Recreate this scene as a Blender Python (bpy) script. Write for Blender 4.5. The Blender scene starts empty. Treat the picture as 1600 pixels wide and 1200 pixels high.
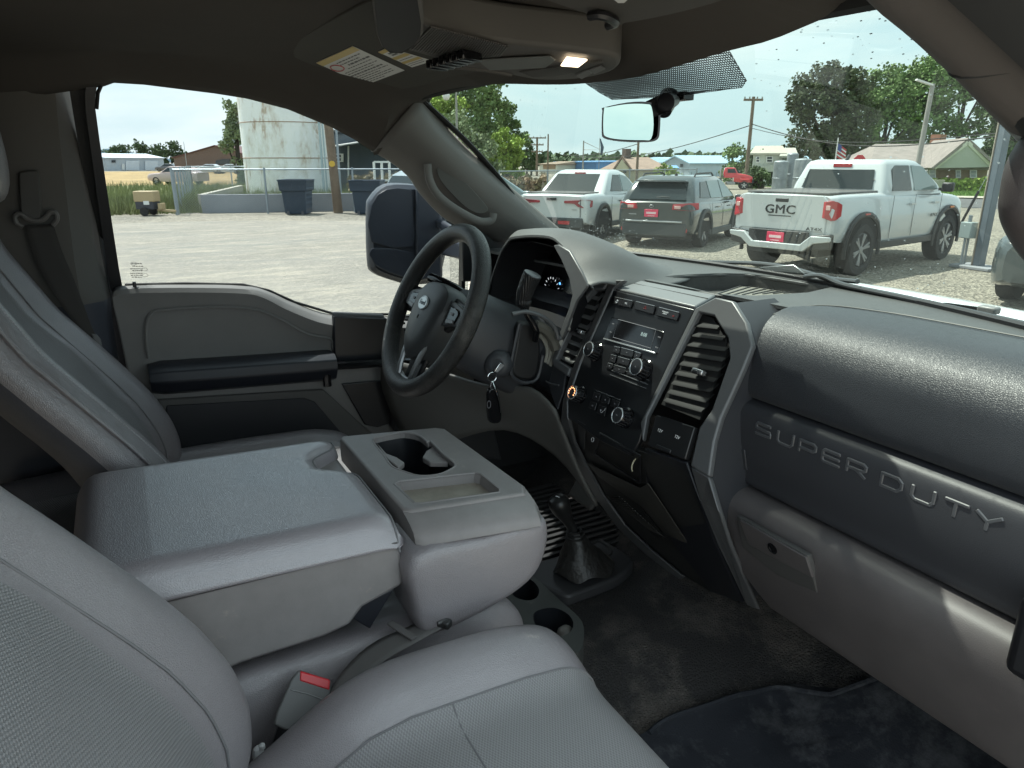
import bpy, bmesh, math, random
from mathutils import Vector as V, Matrix, noise
from math import sin, cos, pi, radians as R
random.seed(7)
sc = bpy.context.scene
# ------------------------------------------------------------------ camera
F, HZ = 1110.0, 347.0
PITCH, YAW = math.atan(HZ/F), R(61.5)
CAM = V((1.05, 0, 0))            # the ground lies at z = -1.70
GZ = -1.70
fw = V((-sin(YAW)*cos(PITCH), cos(YAW)*cos(PITCH), -sin(PITCH)))
rt = V((cos(YAW), sin(YAW), 0)); up = rt.cross(fw)
cd = bpy.data.cameras.new('camera'); cam = bpy.data.objects.new('camera', cd); sc.collection.objects.link(cam)
cd.sensor_width = 36; cd.lens = 36*F/1600; cd.clip_start = .02; cd.clip_end = 6000
cam.matrix_world = Matrix(((rt.x, up.x, -fw.x, CAM.x), (rt.y, up.y, -fw.y, CAM.y), (rt.z, up.z, -fw.z, CAM.z), (0, 0, 0, 1)))
sc.camera = cam
# ------------------------------------------------------------------ light
SUN_EL, SUN_AZ = R(62), R(199)    # the sun stands over the driver's side; azimuth counted from +X
w = bpy.data.worlds.new('World'); sc.world = w; w.use_nodes = True
nt = w.node_tree; N, L = nt.nodes, nt.links; N.clear()
sky = N.new('ShaderNodeTexSky'); sky.sky_type = 'NISHITA'; sky.sun_disc = False
sky.sun_elevation = SUN_EL; sky.sun_rotation = R(90) - SUN_AZ; sky.air_density = 1.3; sky.dust_density = 3.2; sky.ozone_density = 1.2
tc = N.new('ShaderNodeTexCoord'); mp = N.new('ShaderNodeMapping'); mp.inputs['Scale'].default_value = (1.2, 1.2, 4.5)
ns = N.new('ShaderNodeTexNoise'); ns.inputs['Scale'].default_value = 2.1; ns.inputs['Detail'].default_value = 9; ns.inputs['Roughness'].default_value = .55; ns.inputs['Distortion'].default_value = .5
cr_ = N.new('ShaderNodeValToRGB'); cr_.color_ramp.elements[0].position = .40; cr_.color_ramp.elements[1].position = .70
cr_.color_ramp.elements[0].color = (.0, .0, .0, 1); cr_.color_ramp.elements[1].color = (1, 1, 1, 1)
mx = N.new('ShaderNodeMix'); mx.data_type = 'RGBA'; mx.inputs[7].default_value = (6.2, 6.5, 6.4, 1)
mz = N.new('ShaderNodeMix'); mz.data_type = 'RGBA'; mz.inputs[0].default_value = .82; mz.inputs[7].default_value = (4.3, 5.6, 6.1, 1); L.new(sky.outputs[0], mz.inputs[6])
bg = N.new('ShaderNodeBackground'); bg.inputs[1].default_value = .10; ow = N.new('ShaderNodeOutputWorld')
L.new(tc.outputs['Generated'], mp.inputs[0]); L.new(mp.outputs[0], ns.inputs['Vector']); L.new(ns.outputs[0], cr_.inputs[0])
L.new(cr_.outputs[0], mx.inputs[0]); L.new(mz.outputs[2], mx.inputs[6]); L.new(mx.outputs[2], bg.inputs[0]); L.new(bg.outputs[0], ow.inputs[0])
sd = bpy.data.lights.new('sun', 'SUN'); sd.energy = 4.0; sd.angle = R(.6); sd.color = (1, .95, .87)
so = bpy.data.objects.new('sun', sd); sc.collection.objects.link(so)
sdir = V((cos(SUN_AZ)*cos(SUN_EL), sin(SUN_AZ)*cos(SUN_EL), sin(SUN_EL)))
so.rotation_euler = sdir.to_track_quat('Z', 'Y').to_euler(); so.location = (0, 0, 50)
sc.view_settings.view_transform = 'Standard'; sc.view_settings.look = 'None'; sc.view_settings.exposure = 1.82; sc.view_settings.gamma = 1
sc.cycles.use_denoising = True; sc.cycles.max_bounces = 8; sc.cycles.transparent_max_bounces = 24; sc.cycles.diffuse_bounces = 5
sc.cycles.sample_clamp_indirect = 6
# ------------------------------------------------------------------ pixel rays onto real planes
def ray(u, v): return fw + rt*((u-800)/F) + up*((600-v)/F)
def PL(p, n): return (V(p), V(n).normalized())
def on(u, v, pl, off=0):
    p, n = pl; r = ray(u, v); t = ((p + n*off) - CAM).dot(n)/r.dot(n); return CAM + r*t
def ax(u, v, x): return on(u, v, (V((x, 0, 0)), V((1, 0, 0))))
def ay(u, v, y): return on(u, v, (V((0, y, 0)), V((0, 1, 0))))
def az(u, v, z): return on(u, v, (V((0, 0, z)), V((0, 0, 1))))
def pts(pl, s, off=0): return [on(u, v, pl, off) for u, v in s]
def cr(P, n=4, closed=False):
    """Catmull-Rom through points"""
    P = [V(p) for p in P]; m = len(P); out = []
    for i in range(m if closed else m-1):
        a, b, c, d = (P[(i-1) % m], P[i], P[(i+1) % m], P[(i+2) % m]) if closed else (P[max(i-1, 0)], P[i], P[i+1], P[min(i+2, m-1)])
        for k in range(n):
            t = k/n; out.append(.5*((2*b)+(c-a)*t+(2*a-5*b+4*c-d)*t*t+(3*b-a-3*c+d)*t**3))
    if not closed: out.append(P[-1].copy())
    return out
def resample(P, n):
    P = [V(p) for p in P]; d = [0]
    for i in range(1, len(P)): d.append(d[-1] + (P[i]-P[i-1]).length)
    out = []; j = 0
    for k in range(n):
        s = d[-1]*k/(n-1)
        while j < len(P)-2 and d[j+1] < s: j += 1
        t = (s-d[j])/max(d[j+1]-d[j], 1e-9); out.append(P[j].lerp(P[j+1], min(max(t, 0), 1)))
    return out
# ------------------------------------------------------------------ materials
MATS = {}
def mat(name, col, rough=.5, metal=0, bump=None, var=0, vscale=8, spec=.5, coat=0, col2=None, emit=None, uv=False):
    """procedural principled material; bump = (kind, scale, distance)"""
    m = bpy.data.materials.new(name); m.use_nodes = True; MATS[name] = m
    n, l = m.node_tree.nodes, m.node_tree.links; b = n['Principled BSDF']
    b.inputs['Base Color'].default_value = (*col, 1); b.inputs['Roughness'].default_value = rough; b.inputs['Metallic'].default_value = metal
    b.inputs['Specular IOR Level'].default_value = spec; b.inputs['Coat Weight'].default_value = coat
    t = n.new('ShaderNodeTexCoord'); co = t.outputs['UV' if uv else 'Object']
    if var or col2:
        q = n.new('ShaderNodeTexNoise'); q.inputs['Scale'].default_value = vscale; q.inputs['Detail'].default_value = 7; q.inputs['Roughness'].default_value = .62
        l.new(co, q.inputs['Vector']); r = n.new('ShaderNodeValToRGB'); r.color_ramp.elements[0].position = .33; r.color_ramp.elements[1].position = .68
        c2 = col2 or tuple(c*(1+var) for c in col); c1 = col if col2 else tuple(c*(1-var) for c in col)
        r.color_ramp.elements[0].color = (*c1, 1); r.color_ramp.elements[1].color = (*c2, 1)
        l.new(q.outputs[0], r.inputs[0]); l.new(r.outputs[0], b.inputs['Base Color'])
        rr = n.new('ShaderNodeMapRange'); rr.inputs[3].default_value = max(rough-.02, .02); rr.inputs[4].default_value = min(rough+.04, 1)
        l.new(q.outputs[0], rr.inputs[0]); l.new(rr.outputs[0], b.inputs['Roughness'])
    if bump:
        kind, s, dist = bump; h = None
        if kind == 'leather':
            x = n.new('ShaderNodeTexVoronoi'); x.feature = 'DISTANCE_TO_EDGE'; x.inputs['Scale'].default_value = s; x.inputs['Randomness'].default_value = 1
            dn = n.new('ShaderNodeTexNoise'); dn.inputs['Scale'].default_value = s*.6; mxv = n.new('ShaderNodeVectorMath'); mxv.operation = 'MULTIPLY_ADD'
            mxv.inputs[1].default_value = (.8/s,)*3; l.new(co, dn.inputs['Vector']); l.new(dn.outputs['Color'], mxv.inputs[0]); l.new(co, mxv.inputs[2]); l.new(mxv.outputs[0], x.inputs['Vector'])
            cl = n.new('ShaderNodeMapRange'); cl.inputs[2].default_value = .22; l.new(x.outputs['Distance'], cl.inputs[0]); h = cl.outputs[0]
        elif kind == 'noise':
            x = n.new('ShaderNodeTexNoise'); x.inputs['Scale'].default_value = s; x.inputs['Detail'].default_value = 5; l.new(co, x.inputs['Vector']); h = x.outputs[0]
        elif kind == 'weave':
            sx = n.new('ShaderNodeSeparateXYZ'); l.new(co, sx.inputs[0]); ops = []
            def mth(op, a, b_=None):
                q = n.new('ShaderNodeMath'); q.operation = op
                for i, vv in enumerate((a, b_)):
                    if vv is None: continue
                    if isinstance(vv, (int, float)): q.inputs[i].default_value = vv
                    else: l.new(vv, q.inputs[i])
                return q.outputs[0]
            X, Y = sx.outputs[0], sx.outputs[1]
            a_ = mth('SINE', mth('MULTIPLY', X, s)); b_ = mth('SINE', mth('MULTIPLY', Y, s*1.7)); h0 = mth('MULTIPLY', a_, b_); h = mth('MULTIPLY', mth('ADD', mth('MULTIPLY', h0, 1.6), .5), 1)
            cl = n.new('ShaderNodeClamp'); l.new(h, cl.inputs[0]); h = cl.outputs[0]; wm = n.new('ShaderNodeMix'); wm.data_type = 'RGBA'; wm.inputs[6].default_value = (*[c*.80 for c in col], 1); wm.inputs[7].default_value = (*[c*1.12 for c in col], 1); l.new(h, wm.inputs[0]); l.new(wm.outputs[2], b.inputs['Base Color'])
        elif kind == 'bands':
            x = n.new('ShaderNodeTexWave'); x.inputs['Scale'].default_value = s; x.bands_direction = 'Y'; l.new(co, x.inputs['Vector']); h = x.outputs[0]
        elif kind == 'bandsx':
            x = n.new('ShaderNodeTexWave'); x.inputs['Scale'].default_value = s; x.bands_direction = 'X'; l.new(co, x.inputs['Vector']); h = x.outputs[0]
        u = n.new('ShaderNodeBump'); u.inputs['Strength'].default_value = 1; u.inputs['Distance'].default_value = dist
        l.new(h, u.inputs['Height']); l.new(u.outputs[0], b.inputs['Normal'])
    if emit:
        b.inputs['Emission Color'].default_value = (*emit[0], 1); b.inputs['Emission Strength'].default_value = emit[1]
    return m
def scuffs(m, col=(.45, .43, .4), thr=.64, scale=9, amt=.5, stretch=(1, 1, 1)):
    """wear marks mixed over the base colour of a material"""
    n, l = m.node_tree.nodes, m.node_tree.links; b = n['Principled BSDF']
    t = n.new('ShaderNodeTexCoord'); mp = n.new('ShaderNodeMapping'); mp.inputs['Scale'].default_value = stretch
    q = n.new('ShaderNodeTexNoise'); q.inputs['Scale'].default_value = scale; q.inputs['Detail'].default_value = 12; q.inputs['Roughness'].default_value = .75
    l.new(t.outputs['Object'], mp.inputs[0]); l.new(mp.outputs[0], q.inputs['Vector'])
    r = n.new('ShaderNodeMapRange'); r.inputs[1].default_value = thr; r.inputs[2].default_value = thr+.12; r.inputs[4].default_value = amt; l.new(q.outputs[0], r.inputs[0])
    x = n.new('ShaderNodeMix'); x.data_type = 'RGBA'; x.inputs[7].default_value = (*col, 1); l.new(r.outputs[0], x.inputs[0])
    i = b.inputs['Base Color']
    if i.is_linked: l.new(i.links[0].from_socket, x.inputs[6])
    else: x.inputs[6].default_value = i.default_value
    l.new(x.outputs[2], i); return m
def glass(name, tint, refl=.06, dirt=0.0):
    m = bpy.data.materials.new(name); m.use_nodes = True; n, l = m.node_tree.nodes, m.node_tree.links; n.clear()
    o = n.new('ShaderNodeOutputMaterial'); t = n.new('ShaderNodeBsdfTransparent'); t.inputs[0].default_value = (*tint, 1)
    g = n.new('ShaderNodeBsdfGlossy'); g.inputs['Roughness'].default_value = .01; x = n.new('ShaderNodeMixShader')
    f = n.new('ShaderNodeLayerWeight'); f.inputs[0].default_value = .25; p = n.new('ShaderNodeMath'); p.operation = 'MULTIPLY_ADD'; p.inputs[1].default_value = .13; p.inputs[2].default_value = refl
    l.new(f.outputs['Fresnel'], p.inputs[0]); l.new(p.outputs[0], x.inputs[0]); l.new(t.outputs[0], x.inputs[1]); l.new(g.outputs[0], x.inputs[2]); last = x.outputs[0]
    if dirt:
        d = n.new('ShaderNodeBsdfDiffuse'); d.inputs[0].default_value = (.75, .75, .7, 1); y = n.new('ShaderNodeMixShader')
        tc_ = n.new('ShaderNodeTexCoord'); q = n.new('ShaderNodeTexNoise'); q.inputs['Scale'].default_value = 5; q.inputs['Detail'].default_value = 8; l.new(tc_.outputs['Object'], q.inputs['Vector'])
        r = n.new('ShaderNodeMapRange'); r.inputs[1].default_value = .35; r.inputs[2].default_value = .8; r.inputs[3].default_value = dirt*.4; r.inputs[4].default_value = dirt; l.new(q.outputs[0], r.inputs[0])
        l.new(r.outputs[0], y.inputs[0]); l.new(last, y.inputs[1]); l.new(d.outputs[0], y.inputs[2]); last = y.outputs[0]
    l.new(last, o.inputs[0]); MATS[name] = m; return m
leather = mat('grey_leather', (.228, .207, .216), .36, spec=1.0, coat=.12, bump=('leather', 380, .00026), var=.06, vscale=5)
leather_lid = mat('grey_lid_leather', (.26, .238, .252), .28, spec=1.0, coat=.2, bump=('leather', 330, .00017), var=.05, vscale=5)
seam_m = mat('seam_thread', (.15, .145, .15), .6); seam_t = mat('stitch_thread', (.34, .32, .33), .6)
leather_shaded = mat('driver_leather_shaded', (.15, .137, .145), .32, spec=1.0, coat=.15, bump=('leather', 380, .00026), var=.06, vscale=5); insert_shaded = mat('driver_vinyl_shaded', (.17, .165, .168), .42, bump=('weave', 950, .0008), uv=True)  # leather and vinyl copies darkened for the dimmer light on the driver's seat
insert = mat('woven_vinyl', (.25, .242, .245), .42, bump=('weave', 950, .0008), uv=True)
sidecloth = mat('dark_seat_side', (.035, .036, .045), .75, bump=('noise', 300, .0004))
gplastic = mat('grey_plastic', (.078, .07, .071), .5, bump=('noise', 900, .0002), var=.1, vscale=12); scuffs(gplastic, (.30, .28, .26), .66, 14, .4, (.5, 1, 2.5)); scuffs(gplastic, (.5, .47, .42), .74, 30, .6, (.35, 1, 1.4))
gplastic2 = mat('grey_tray_plastic', (.225, .207, .203), .5, bump=('noise', 900, .0002), var=.1, vscale=14); scuffs(gplastic2, (.42, .36, .3), .6, 22, .5)
silver = mat('satin_grey_trim', (.10, .102, .106), .4, metal=.15, bump=('noise', 1500, .0001))
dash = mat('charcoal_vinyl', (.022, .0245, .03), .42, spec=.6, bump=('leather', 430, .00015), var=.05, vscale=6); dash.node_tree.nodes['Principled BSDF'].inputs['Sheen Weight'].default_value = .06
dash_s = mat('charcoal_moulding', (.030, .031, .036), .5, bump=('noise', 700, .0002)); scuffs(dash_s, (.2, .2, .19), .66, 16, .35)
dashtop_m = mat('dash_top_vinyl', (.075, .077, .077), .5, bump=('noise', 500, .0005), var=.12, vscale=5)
bplastic = mat('black_plastic', (.012, .012, .014), .38, bump=('noise', 900, .0001))
gloss = mat('gloss_black', (.006, .006, .007), .12)
rubber = mat('black_rubber', (.012, .012, .012), .65)
headl = mat('headliner_cloth', (.07, .064, .058), .95, bump=('noise', 900, .0004), var=.08, vscale=3, spec=.1)
pillar_m = mat('pillar_trim_grey', (.125, .12, .113), .7, bump=('noise', 800, .0002))
doorg = mat('door_grey', (.16, .155, .15), .62, bump=('noise', 700, .0003), var=.08, vscale=6)
chrome = mat('chrome', (.8, .8, .8), .12, 1)
carpet = mat('rubber_floor_cover', (.026, .024, .024), .8, bump=('leather', 170, .0022), var=.1, vscale=5); scuffs(carpet, (.13, .112, .098), .48, 5, .65)
matm = mat('black_floor_mat', (.014, .016, .022), .7, bump=('noise', 300, .0008)); scuffs(matm, (.11, .11, .115), .50, 7, .55); scuffs(matm, (.4, .38, .35), .72, 34, .7)
belt_m = mat('belt_webbing', (.06, .055, .052), .75, bump=('bands', 320, .0006))
belt_g = mat('grey_belt_webbing', (.19, .18, .175), .75, bump=('bands', 300, .0006))
white_p = mat('white_paint', (.78, .8, .82), .25, coat=.6)
wind = glass('windshield_glass', (.49, .55, .52), .012, .045)
sideg = glass('side_glass', (.665, .695, .705), .01, .015)
# ------------------------------------------------------------------ objects
COL = sc.collection
def link(o, parent=None):
    COL.objects.link(o)
    if parent: o.parent = parent
    return o
def tag(o, label=None, cat=None, group=None, kind=None):
    if label: o['label'] = label
    if cat: o['category'] = cat
    if group: o['group'] = group
    if kind: o['kind'] = kind
    return o
def thing(name, label, cat, loc=(0, 0, 0), rz=0, group=None, parent=None):
    e = bpy.data.objects.new(name, None); e.empty_display_size = .1; link(e, parent); e.location = loc; e.rotation_euler = (0, 0, rz)
    return tag(e, label, cat, group)
class MB:
    """collects faces of one mesh object"""
    def __init__(s): s.v = []; s.f = []; s.m = []; s.uv = {}
    def add(s, vs, fs, mi=0):
        k = len(s.v); s.v += [V(a) for a in vs]; s.f += [[i+k for i in f] for f in fs]; s.m += [mi]*len(fs); return s
    def box(s, c, d, rot=None, mi=0):
        c = V(c); h = [x/2 for x in d]; P = [V((x*h[0], y*h[1], z*h[2])) for x in (-1, 1) for y in (-1, 1) for z in (-1, 1)]
        if rot is not None: P = [rot @ p for p in P]
        return s.add([p+c for p in P], [(0, 1, 3, 2), (4, 6, 7, 5), (0, 4, 5, 1), (2, 3, 7, 6), (0, 2, 6, 4), (1, 5, 7, 3)], mi)
    def bar(s, a, b, w, h=None, mi=0, upv=(0, 0, 1)):
        a, b = V(a), V(b); d = (b-a); x = d.normalized(); y = V(upv).cross(x)
        if y.length < 1e-4: y = V((1, 0, 0)).cross(x)
        y.normalize(); z = x.cross(y); return s.box((a+b)/2, (d.length, w, h or w), Matrix((x, y, z)).transposed(), mi)
    def prism(s, P, ext, mi=0, cap=True):
        P = [V(p) for p in P]; n = len(P); e = V(ext); s.add(P+[p+e for p in P], [(i, (i+1) % n, (i+1) % n+n, i+n) for i in range(n)]+([tuple(range(n-1, -1, -1)), tuple(range(n, 2*n))] if cap else []), mi); return s
    def tube(s, P, r, n=8, closed=False, mi=0, cap=True, flat=1, upv=None):
        P = [V(p) for p in P]; m = len(P); rs = r if isinstance(r, (list, tuple)) else [r]*m; vs = []; prev = None
        for i in range(m):
            t = (P[(i+1) % m]-P[i-1]) if closed else (P[min(i+1, m-1)]-P[max(i-1, 0)]); t.normalize()
            if prev is None:
                a = V(upv) if upv else (V((0, 0, 1)) if abs(t.z) < .9 else V((1, 0, 0))); x = (a - t*a.dot(t)).normalized()
            else: x = (prev - t*prev.dot(t)).normalized()
            prev = x; y = t.cross(x)
            vs += [P[i] + (x*cos(2*pi*k/n)*flat + y*sin(2*pi*k/n))*rs[i] for k in range(n)]
        fs = [(i*n+k, i*n+(k+1) % n, ((i+1) % m)*n+(k+1) % n, ((i+1) % m)*n+k) for i in range(m if closed else m-1) for k in range(n)]
        if cap and not closed: fs += [tuple(range(n-1, -1, -1)), tuple((m-1)*n+k for k in range(n))]
        return s.add(vs, fs, mi)
    def cyl(s, a, b, r, r2=None, n=24, mi=0): return s.tube([a, b], [r, r if r2 is None else r2], n, mi=mi)
    def lathe(s, c, axis, prof, n=32, mi=0):
        """prof = [(distance along axis, radius)]"""
        c = V(c); a = V(axis).normalized(); x = a.orthogonal().normalized(); y = a.cross(x); vs = []
        for d, r in prof: vs += [c+a*d+(x*cos(2*pi*k/n)+y*sin(2*pi*k/n))*r for k in range(n)]
        m = len(prof); fs = [(i*n+k, i*n+(k+1) % n, (i+1)*n+(k+1) % n, (i+1)*n+k) for i in range(m-1) for k in range(n)]
        fs += [tuple(range(n-1, -1, -1)), tuple((m-1)*n+k for k in range(n))]
        return s.add(vs, fs, mi)
    def ball(s, c, r, n=12, mi=0, sc_=(1, 1, 1)):
        c = V(c); vs = []; fs = []; m = n//2
        for i in range(1, m):
            for k in range(n): a = pi*i/m; b = 2*pi*k/n; vs.append(c+V((sin(a)*cos(b)*sc_[0], sin(a)*sin(b)*sc_[1], cos(a)*sc_[2]))*r)
        vs += [c+V((0, 0, r*sc_[2])), c-V((0, 0, r*sc_[2]))]; T = len(vs)-2
        for i in range(m-2):
            for k in range(n): fs.append((i*n+k, (i+1)*n+k, (i+1)*n+(k+1) % n, i*n+(k+1) % n))
        for k in range(n): fs.append((T, k, (k+1) % n)); fs.append((T+1, (m-2)*n+(k+1) % n, (m-2)*n+k))
        return s.add(vs, fs, mi)
    def grid(s, rows, cu=False, cv=False, mi=0, uv=True):
        """rows of equal point counts; cu closes each row, cv closes over rows"""
        m, n = len(rows), len(rows[0]); k0 = len(s.v); s.v += [V(p) for r in rows for p in r]
        U = [[0]*n for _ in range(m)]; W = [[0]*n for _ in range(m)]
        mid, mrow = n//2, m//2
        for i in range(m):
            for j in range(1, n): U[i][j] = U[i][j-1]+(V(rows[mrow][j])-V(rows[mrow][j-1])).length
        for j in range(n):
            for i in range(1, m): W[i][j] = W[i-1][j]+(V(rows[i][mid])-V(rows[i-1][mid])).length
        for i in range(m if cv else m-1):
            for j in range(n if cu else n-1):
                i2, j2 = (i+1) % m, (j+1) % n; f = [k0+i*n+j, k0+i*n+j2, k0+i2*n+j2, k0+i2*n+j]
                s.uv[len(s.f)] = [(U[i][j], W[i][j]), (U[i][j2] if j2 else U[i][j]+.01, W[i][j]), (U[i][j2] if j2 else U[i][j]+.01, W[i2][j] if i2 else W[i][j]+.01), (U[i][j], W[i2][j] if i2 else W[i][j]+.01)]
                s.f.append(f); s.m.append(mi(i, j) if callable(mi) else mi)
        return s
    def build(s, name, mats, parent=None, smooth=True, bevel=0, seg=2, sub=0, solid=0, auto=True, wn=False):
        me = bpy.data.meshes.new(name); me.from_pydata([tuple(p) for p in s.v], [], s.f); me.update()
        mats = mats if isinstance(mats, (list, tuple)) else [mats]
        for m_ in mats: me.materials.append(m_)
        for i, p in enumerate(me.polygons): p.material_index = s.m[i]
        if s.uv:
            ul = me.uv_layers.new(name='UVMap')
            for fi, q in s.uv.items():
                p = me.polygons[fi]
                for k, li in enumerate(p.loop_indices): ul.data[li].uv = q[k] if k < len(q) else (0, 0)
        bm = bmesh.new(); bm.from_mesh(me)
        if not solid: bmesh.ops.recalc_face_normals(bm, faces=bm.faces)
        bm.to_mesh(me); bm.free()
        o = bpy.data.objects.new(name, me); link(o, parent)
        if smooth: me.shade_smooth() if not auto else me.set_sharp_from_angle(angle=R(38)) or [setattr(p, 'use_smooth', True) for p in me.polygons]
        if solid: q = o.modifiers.new('s', 'SOLIDIFY'); q.thickness = solid; q.offset = 0
        if sub: q = o.modifiers.new('u', 'SUBSURF'); q.levels = q.render_levels = sub
        if bevel: q = o.modifiers.new('b', 'BEVEL'); q.width = bevel; q.segments = seg; q.limit_method = 'ANGLE'; q.angle_limit = R(35); q.harden_normals = False
        return o
def smoothrows(rows, nu=3, nv=3, n=None):
    """interpolate a coarse net of points into a fine one"""
    if n: rows = [resample(cr(r, 6), n) for r in rows]; nu = 1
    a = [cr(r, nu) if nu > 1 else [V(p) for p in r] for r in rows]
    cols = [cr([r[j] for r in a], nv) for j in range(len(a[0]))]
    return [[c[i] for c in cols] for i in range(len(cols[0]))]
def plate(name, P, ext, m, parent=None, bevel=.002, seg=2, smooth=True):
    return MB().prism(P, ext).build(name, m, parent, smooth, bevel, seg)
def stitches(P, parent, r=.0007, gap=.0052, off=V((0, 0, 0)), m=None):
    P = [V(p)+off for p in P]; L_t = sum((a-b).length for a, b in zip(P, P[1:])); Q = resample(P, max(4, int(L_t/gap)*2)); b = MB()
    for i in range(0, len(Q)-1, 2): b.tube([Q[i], Q[i].lerp(Q[i+1], 1.25)], r, 5)
    return b.build('stitching', m or seam_t, parent)
def txt(name, s, loc, xd, yd, size, m, parent=None, ext=.0008, track=1.0, align='CENTER', bev=0, sx=1.0):
    """raised lettering as a mesh; xd/yd are the reading and up directions"""
    c = bpy.data.curves.new(name, 'FONT'); c.body = s; c.size = size; c.extrude = ext; c.align_x = align; c.align_y = 'CENTER'; c.space_character = track; c.bevel_depth = bev
    c.resolution_u = 3
    o = bpy.data.objects.new(name, c); COL.objects.link(o); bpy.context.view_layer.update()
    me = bpy.data.meshes.new_from_object(o.evaluated_get(bpy.context.evaluated_depsgraph_get())); bpy.data.objects.remove(o)
    x = V(xd).normalized(); y = V(yd); y = (y - x*y.dot(x)).normalized(); z = x.cross(y)
    for v_ in me.vertices: q = v_.co.copy(); v_.co = V(loc)+x*q.x*sx+y*q.y+z*q.z
    me.materials.clear(); me.materials.append(m)
    q = bpy.data.objects.new(name, me); link(q, parent); return q
def dup(root, loc, rz, label, group=None):
    r = root.copy(); link(r); r.location = loc; r.rotation_euler = (0, 0, rz); r['label'] = label
    if group: r['group'] = group
    for ch in root.children:
        c = ch.copy(); link(c, r)
        for g in ch.children: d = g.copy(); link(d, c)
    return r
# ================================================================== cab shell
cab = thing('truck_cab', 'dark cloth lined pickup cab shell with windshield, grey pillars and white hood around the seats', 'truck cab')
DG = PL((-.78, 0, -.27), (.958, 0, -.287))          # driver's door glass leans inward
WT = [(151, 170), (153, 145), (160, 129), (176, 123), (225, 126), (280, 133), (335, 140), (385, 148), (450, 165), (520, 194), (555, 213), (585, 233)]
wt = pts(DG, WT)
rows = []
for y in (-1.2, -.7, -.25): rows.append([(-.70, y, .10), (-.66, y, .135), (-.58, y, .178), (-.45, y, .2), (-.1, y, .212), (.2, y, .212), (.5, y, .2), (.6, y, .178), (.67, y, .145), (.69, y, .11)])
for p in wt[2:]:
    q = p.copy(); zc = .205 - max(0, p.y-.35)*.17; z1 = max(p.z, -.02)
    rows.append([q + V((-.004, 0, -.002)), q+V((.014, 0, .004)), q+V((.035, 0, .022)), (p.x+.09, q.y, min(q.z+.05, zc-.005)), (p.x+.2, q.y, zc-.006), (-.12, q.y, zc), (.2, q.y, zc), (.48, q.y, zc-.01), (.59, q.y, zc-.025), (.635, q.y, .168), (.655, q.y, .145)])
sl = [on(585, 240, DG)+V((.004, 0, 0)), on(612, 212, DG, .05), ax(640, 178, -.63), ay(655, 152, .64)]
hdr = sl + [ay(u, v, .64) for u, v in ((700, 135), (770, 126), (850, 126), (910, 124), (1000, 112), (1134, 72), (1200, 55), (1260, 30), (1300, 8), (1328, -12))] + [ay(1350, -35, .62), V((.62, .58, .16)), V((.655, .56, .145))]
rows.append(hdr); rows.append([p + V((0, .035, .012)) for p in hdr]); rows.append([p + V((0, .04, .06)) for p in hdr])
MB().grid([resample(cr(r, 4), 60) for r in rows]).build('headliner', headl, cab, auto=True).modifiers.new('s', 'SOLIDIFY').thickness = .006
# outer roof skin keeps the daylight out
MB().box((0, -.28, .262), (1.42, 1.9, .03)).build('roof_panel', white_p, cab, bevel=.01)
b = MB(); b.box((0, -1.25, -.4), (1.5, .05, 1.3)); b.box((-.83, -.75, -.4), (.05, 1.0, 1.3)); b.box((.76, -.85, -.4), (.05, .8, 1.3)); b.build('rear_cab_wall', headl, cab)
# ---- windshield
def wrow(t):
    r = []
    for k in range(15):
        s = k/7-1; hw = .60+.10*t; y0 = .665-.03*s*s; y1 = 1.23-.15*s*s; z0 = .165-.01*s*s; z1 = -.245
        r.append((s*hw, y0+(y1-y0)*t, z0+(z1-z0)*t+.035*sin(pi*t)*(1)))
    return r
WS = [wrow(t/10) for t in range(11)]
MB().grid(WS).build('windshield', wind, cab)
def wsp(s, t, off=0):
    """a point on the windshield, s across -1..1, t down 0..1"""
    i = min(int(t*10), 9); f = t*10-i; j = min(int((s+1)*7), 13); g = (s+1)*7-j
    a = V(WS[i][j]).lerp(V(WS[i][j+1]), g); c = V(WS[i+1][j]).lerp(V(WS[i+1][j+1]), g); return a.lerp(c, f)+V((0, -.6, .8)).normalized()*(-off)
def ws_hit(u, v):
    """where a sight line meets the windshield"""
    best = None; r = ray(u, v); s, t = 0.0, .3
    for _ in range(40):
        p = wsp(max(-1, min(1, s)), max(0, min(1, t))); d = (p-CAM); k = d.dot(r)/r.dot(r); e = CAM+r*k-p
        px = wsp(max(-1, min(1, s))*.999+.0005, max(0, min(1, t))); dsx = .65; s += e.x/dsx; t += (e.y*.82-e.z*.55)/.72
        s = max(-1, min(1, s)); t = max(0, min(1, t))
    return s, t
# dotted shade band behind the mirror
band = []
for u, v in ((905, 122), (935, 142), (955, 153), (1050, 148), (1158, 133), (1164, 124), (1150, 100), (1135, 74), (1140, 50), (905, 90)):
    s, t = ws_hit(u, v); band.append(wsp(s, t, .004))
bm_ = bpy.data.materials.new('dotted_ceramic'); bm_.use_nodes = True; n_, l_ = bm_.node_tree.nodes, bm_.node_tree.links; n_.clear()
o_ = n_.new('ShaderNodeOutputMaterial'); t_ = n_.new('ShaderNodeBsdfTransparent'); d_ = n_.new('ShaderNodeBsdfPrincipled'); d_.inputs['Base Color'].default_value = (.03, .035, .045, 1); d_.inputs['Roughness'].default_value = .5
sx_ = n_.new('ShaderNodeSeparateXYZ')
def mm_(op, a, b=None):
    q = n_.new('ShaderNodeMath'); q.operation = op
    for i, x in enumerate((a, b)):
        if x is None: continue
        if isinstance(x, (int, float)): q.inputs[i].default_value = x
        else: l_.new(x, q.inputs[i])
    return q.outputs[0]
tcn = n_.new('ShaderNodeTexCoord'); lt = n_.new('ShaderNodeMath'); lt.operation = 'LESS_THAN'; lt.inputs[1].default_value = .29
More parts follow.
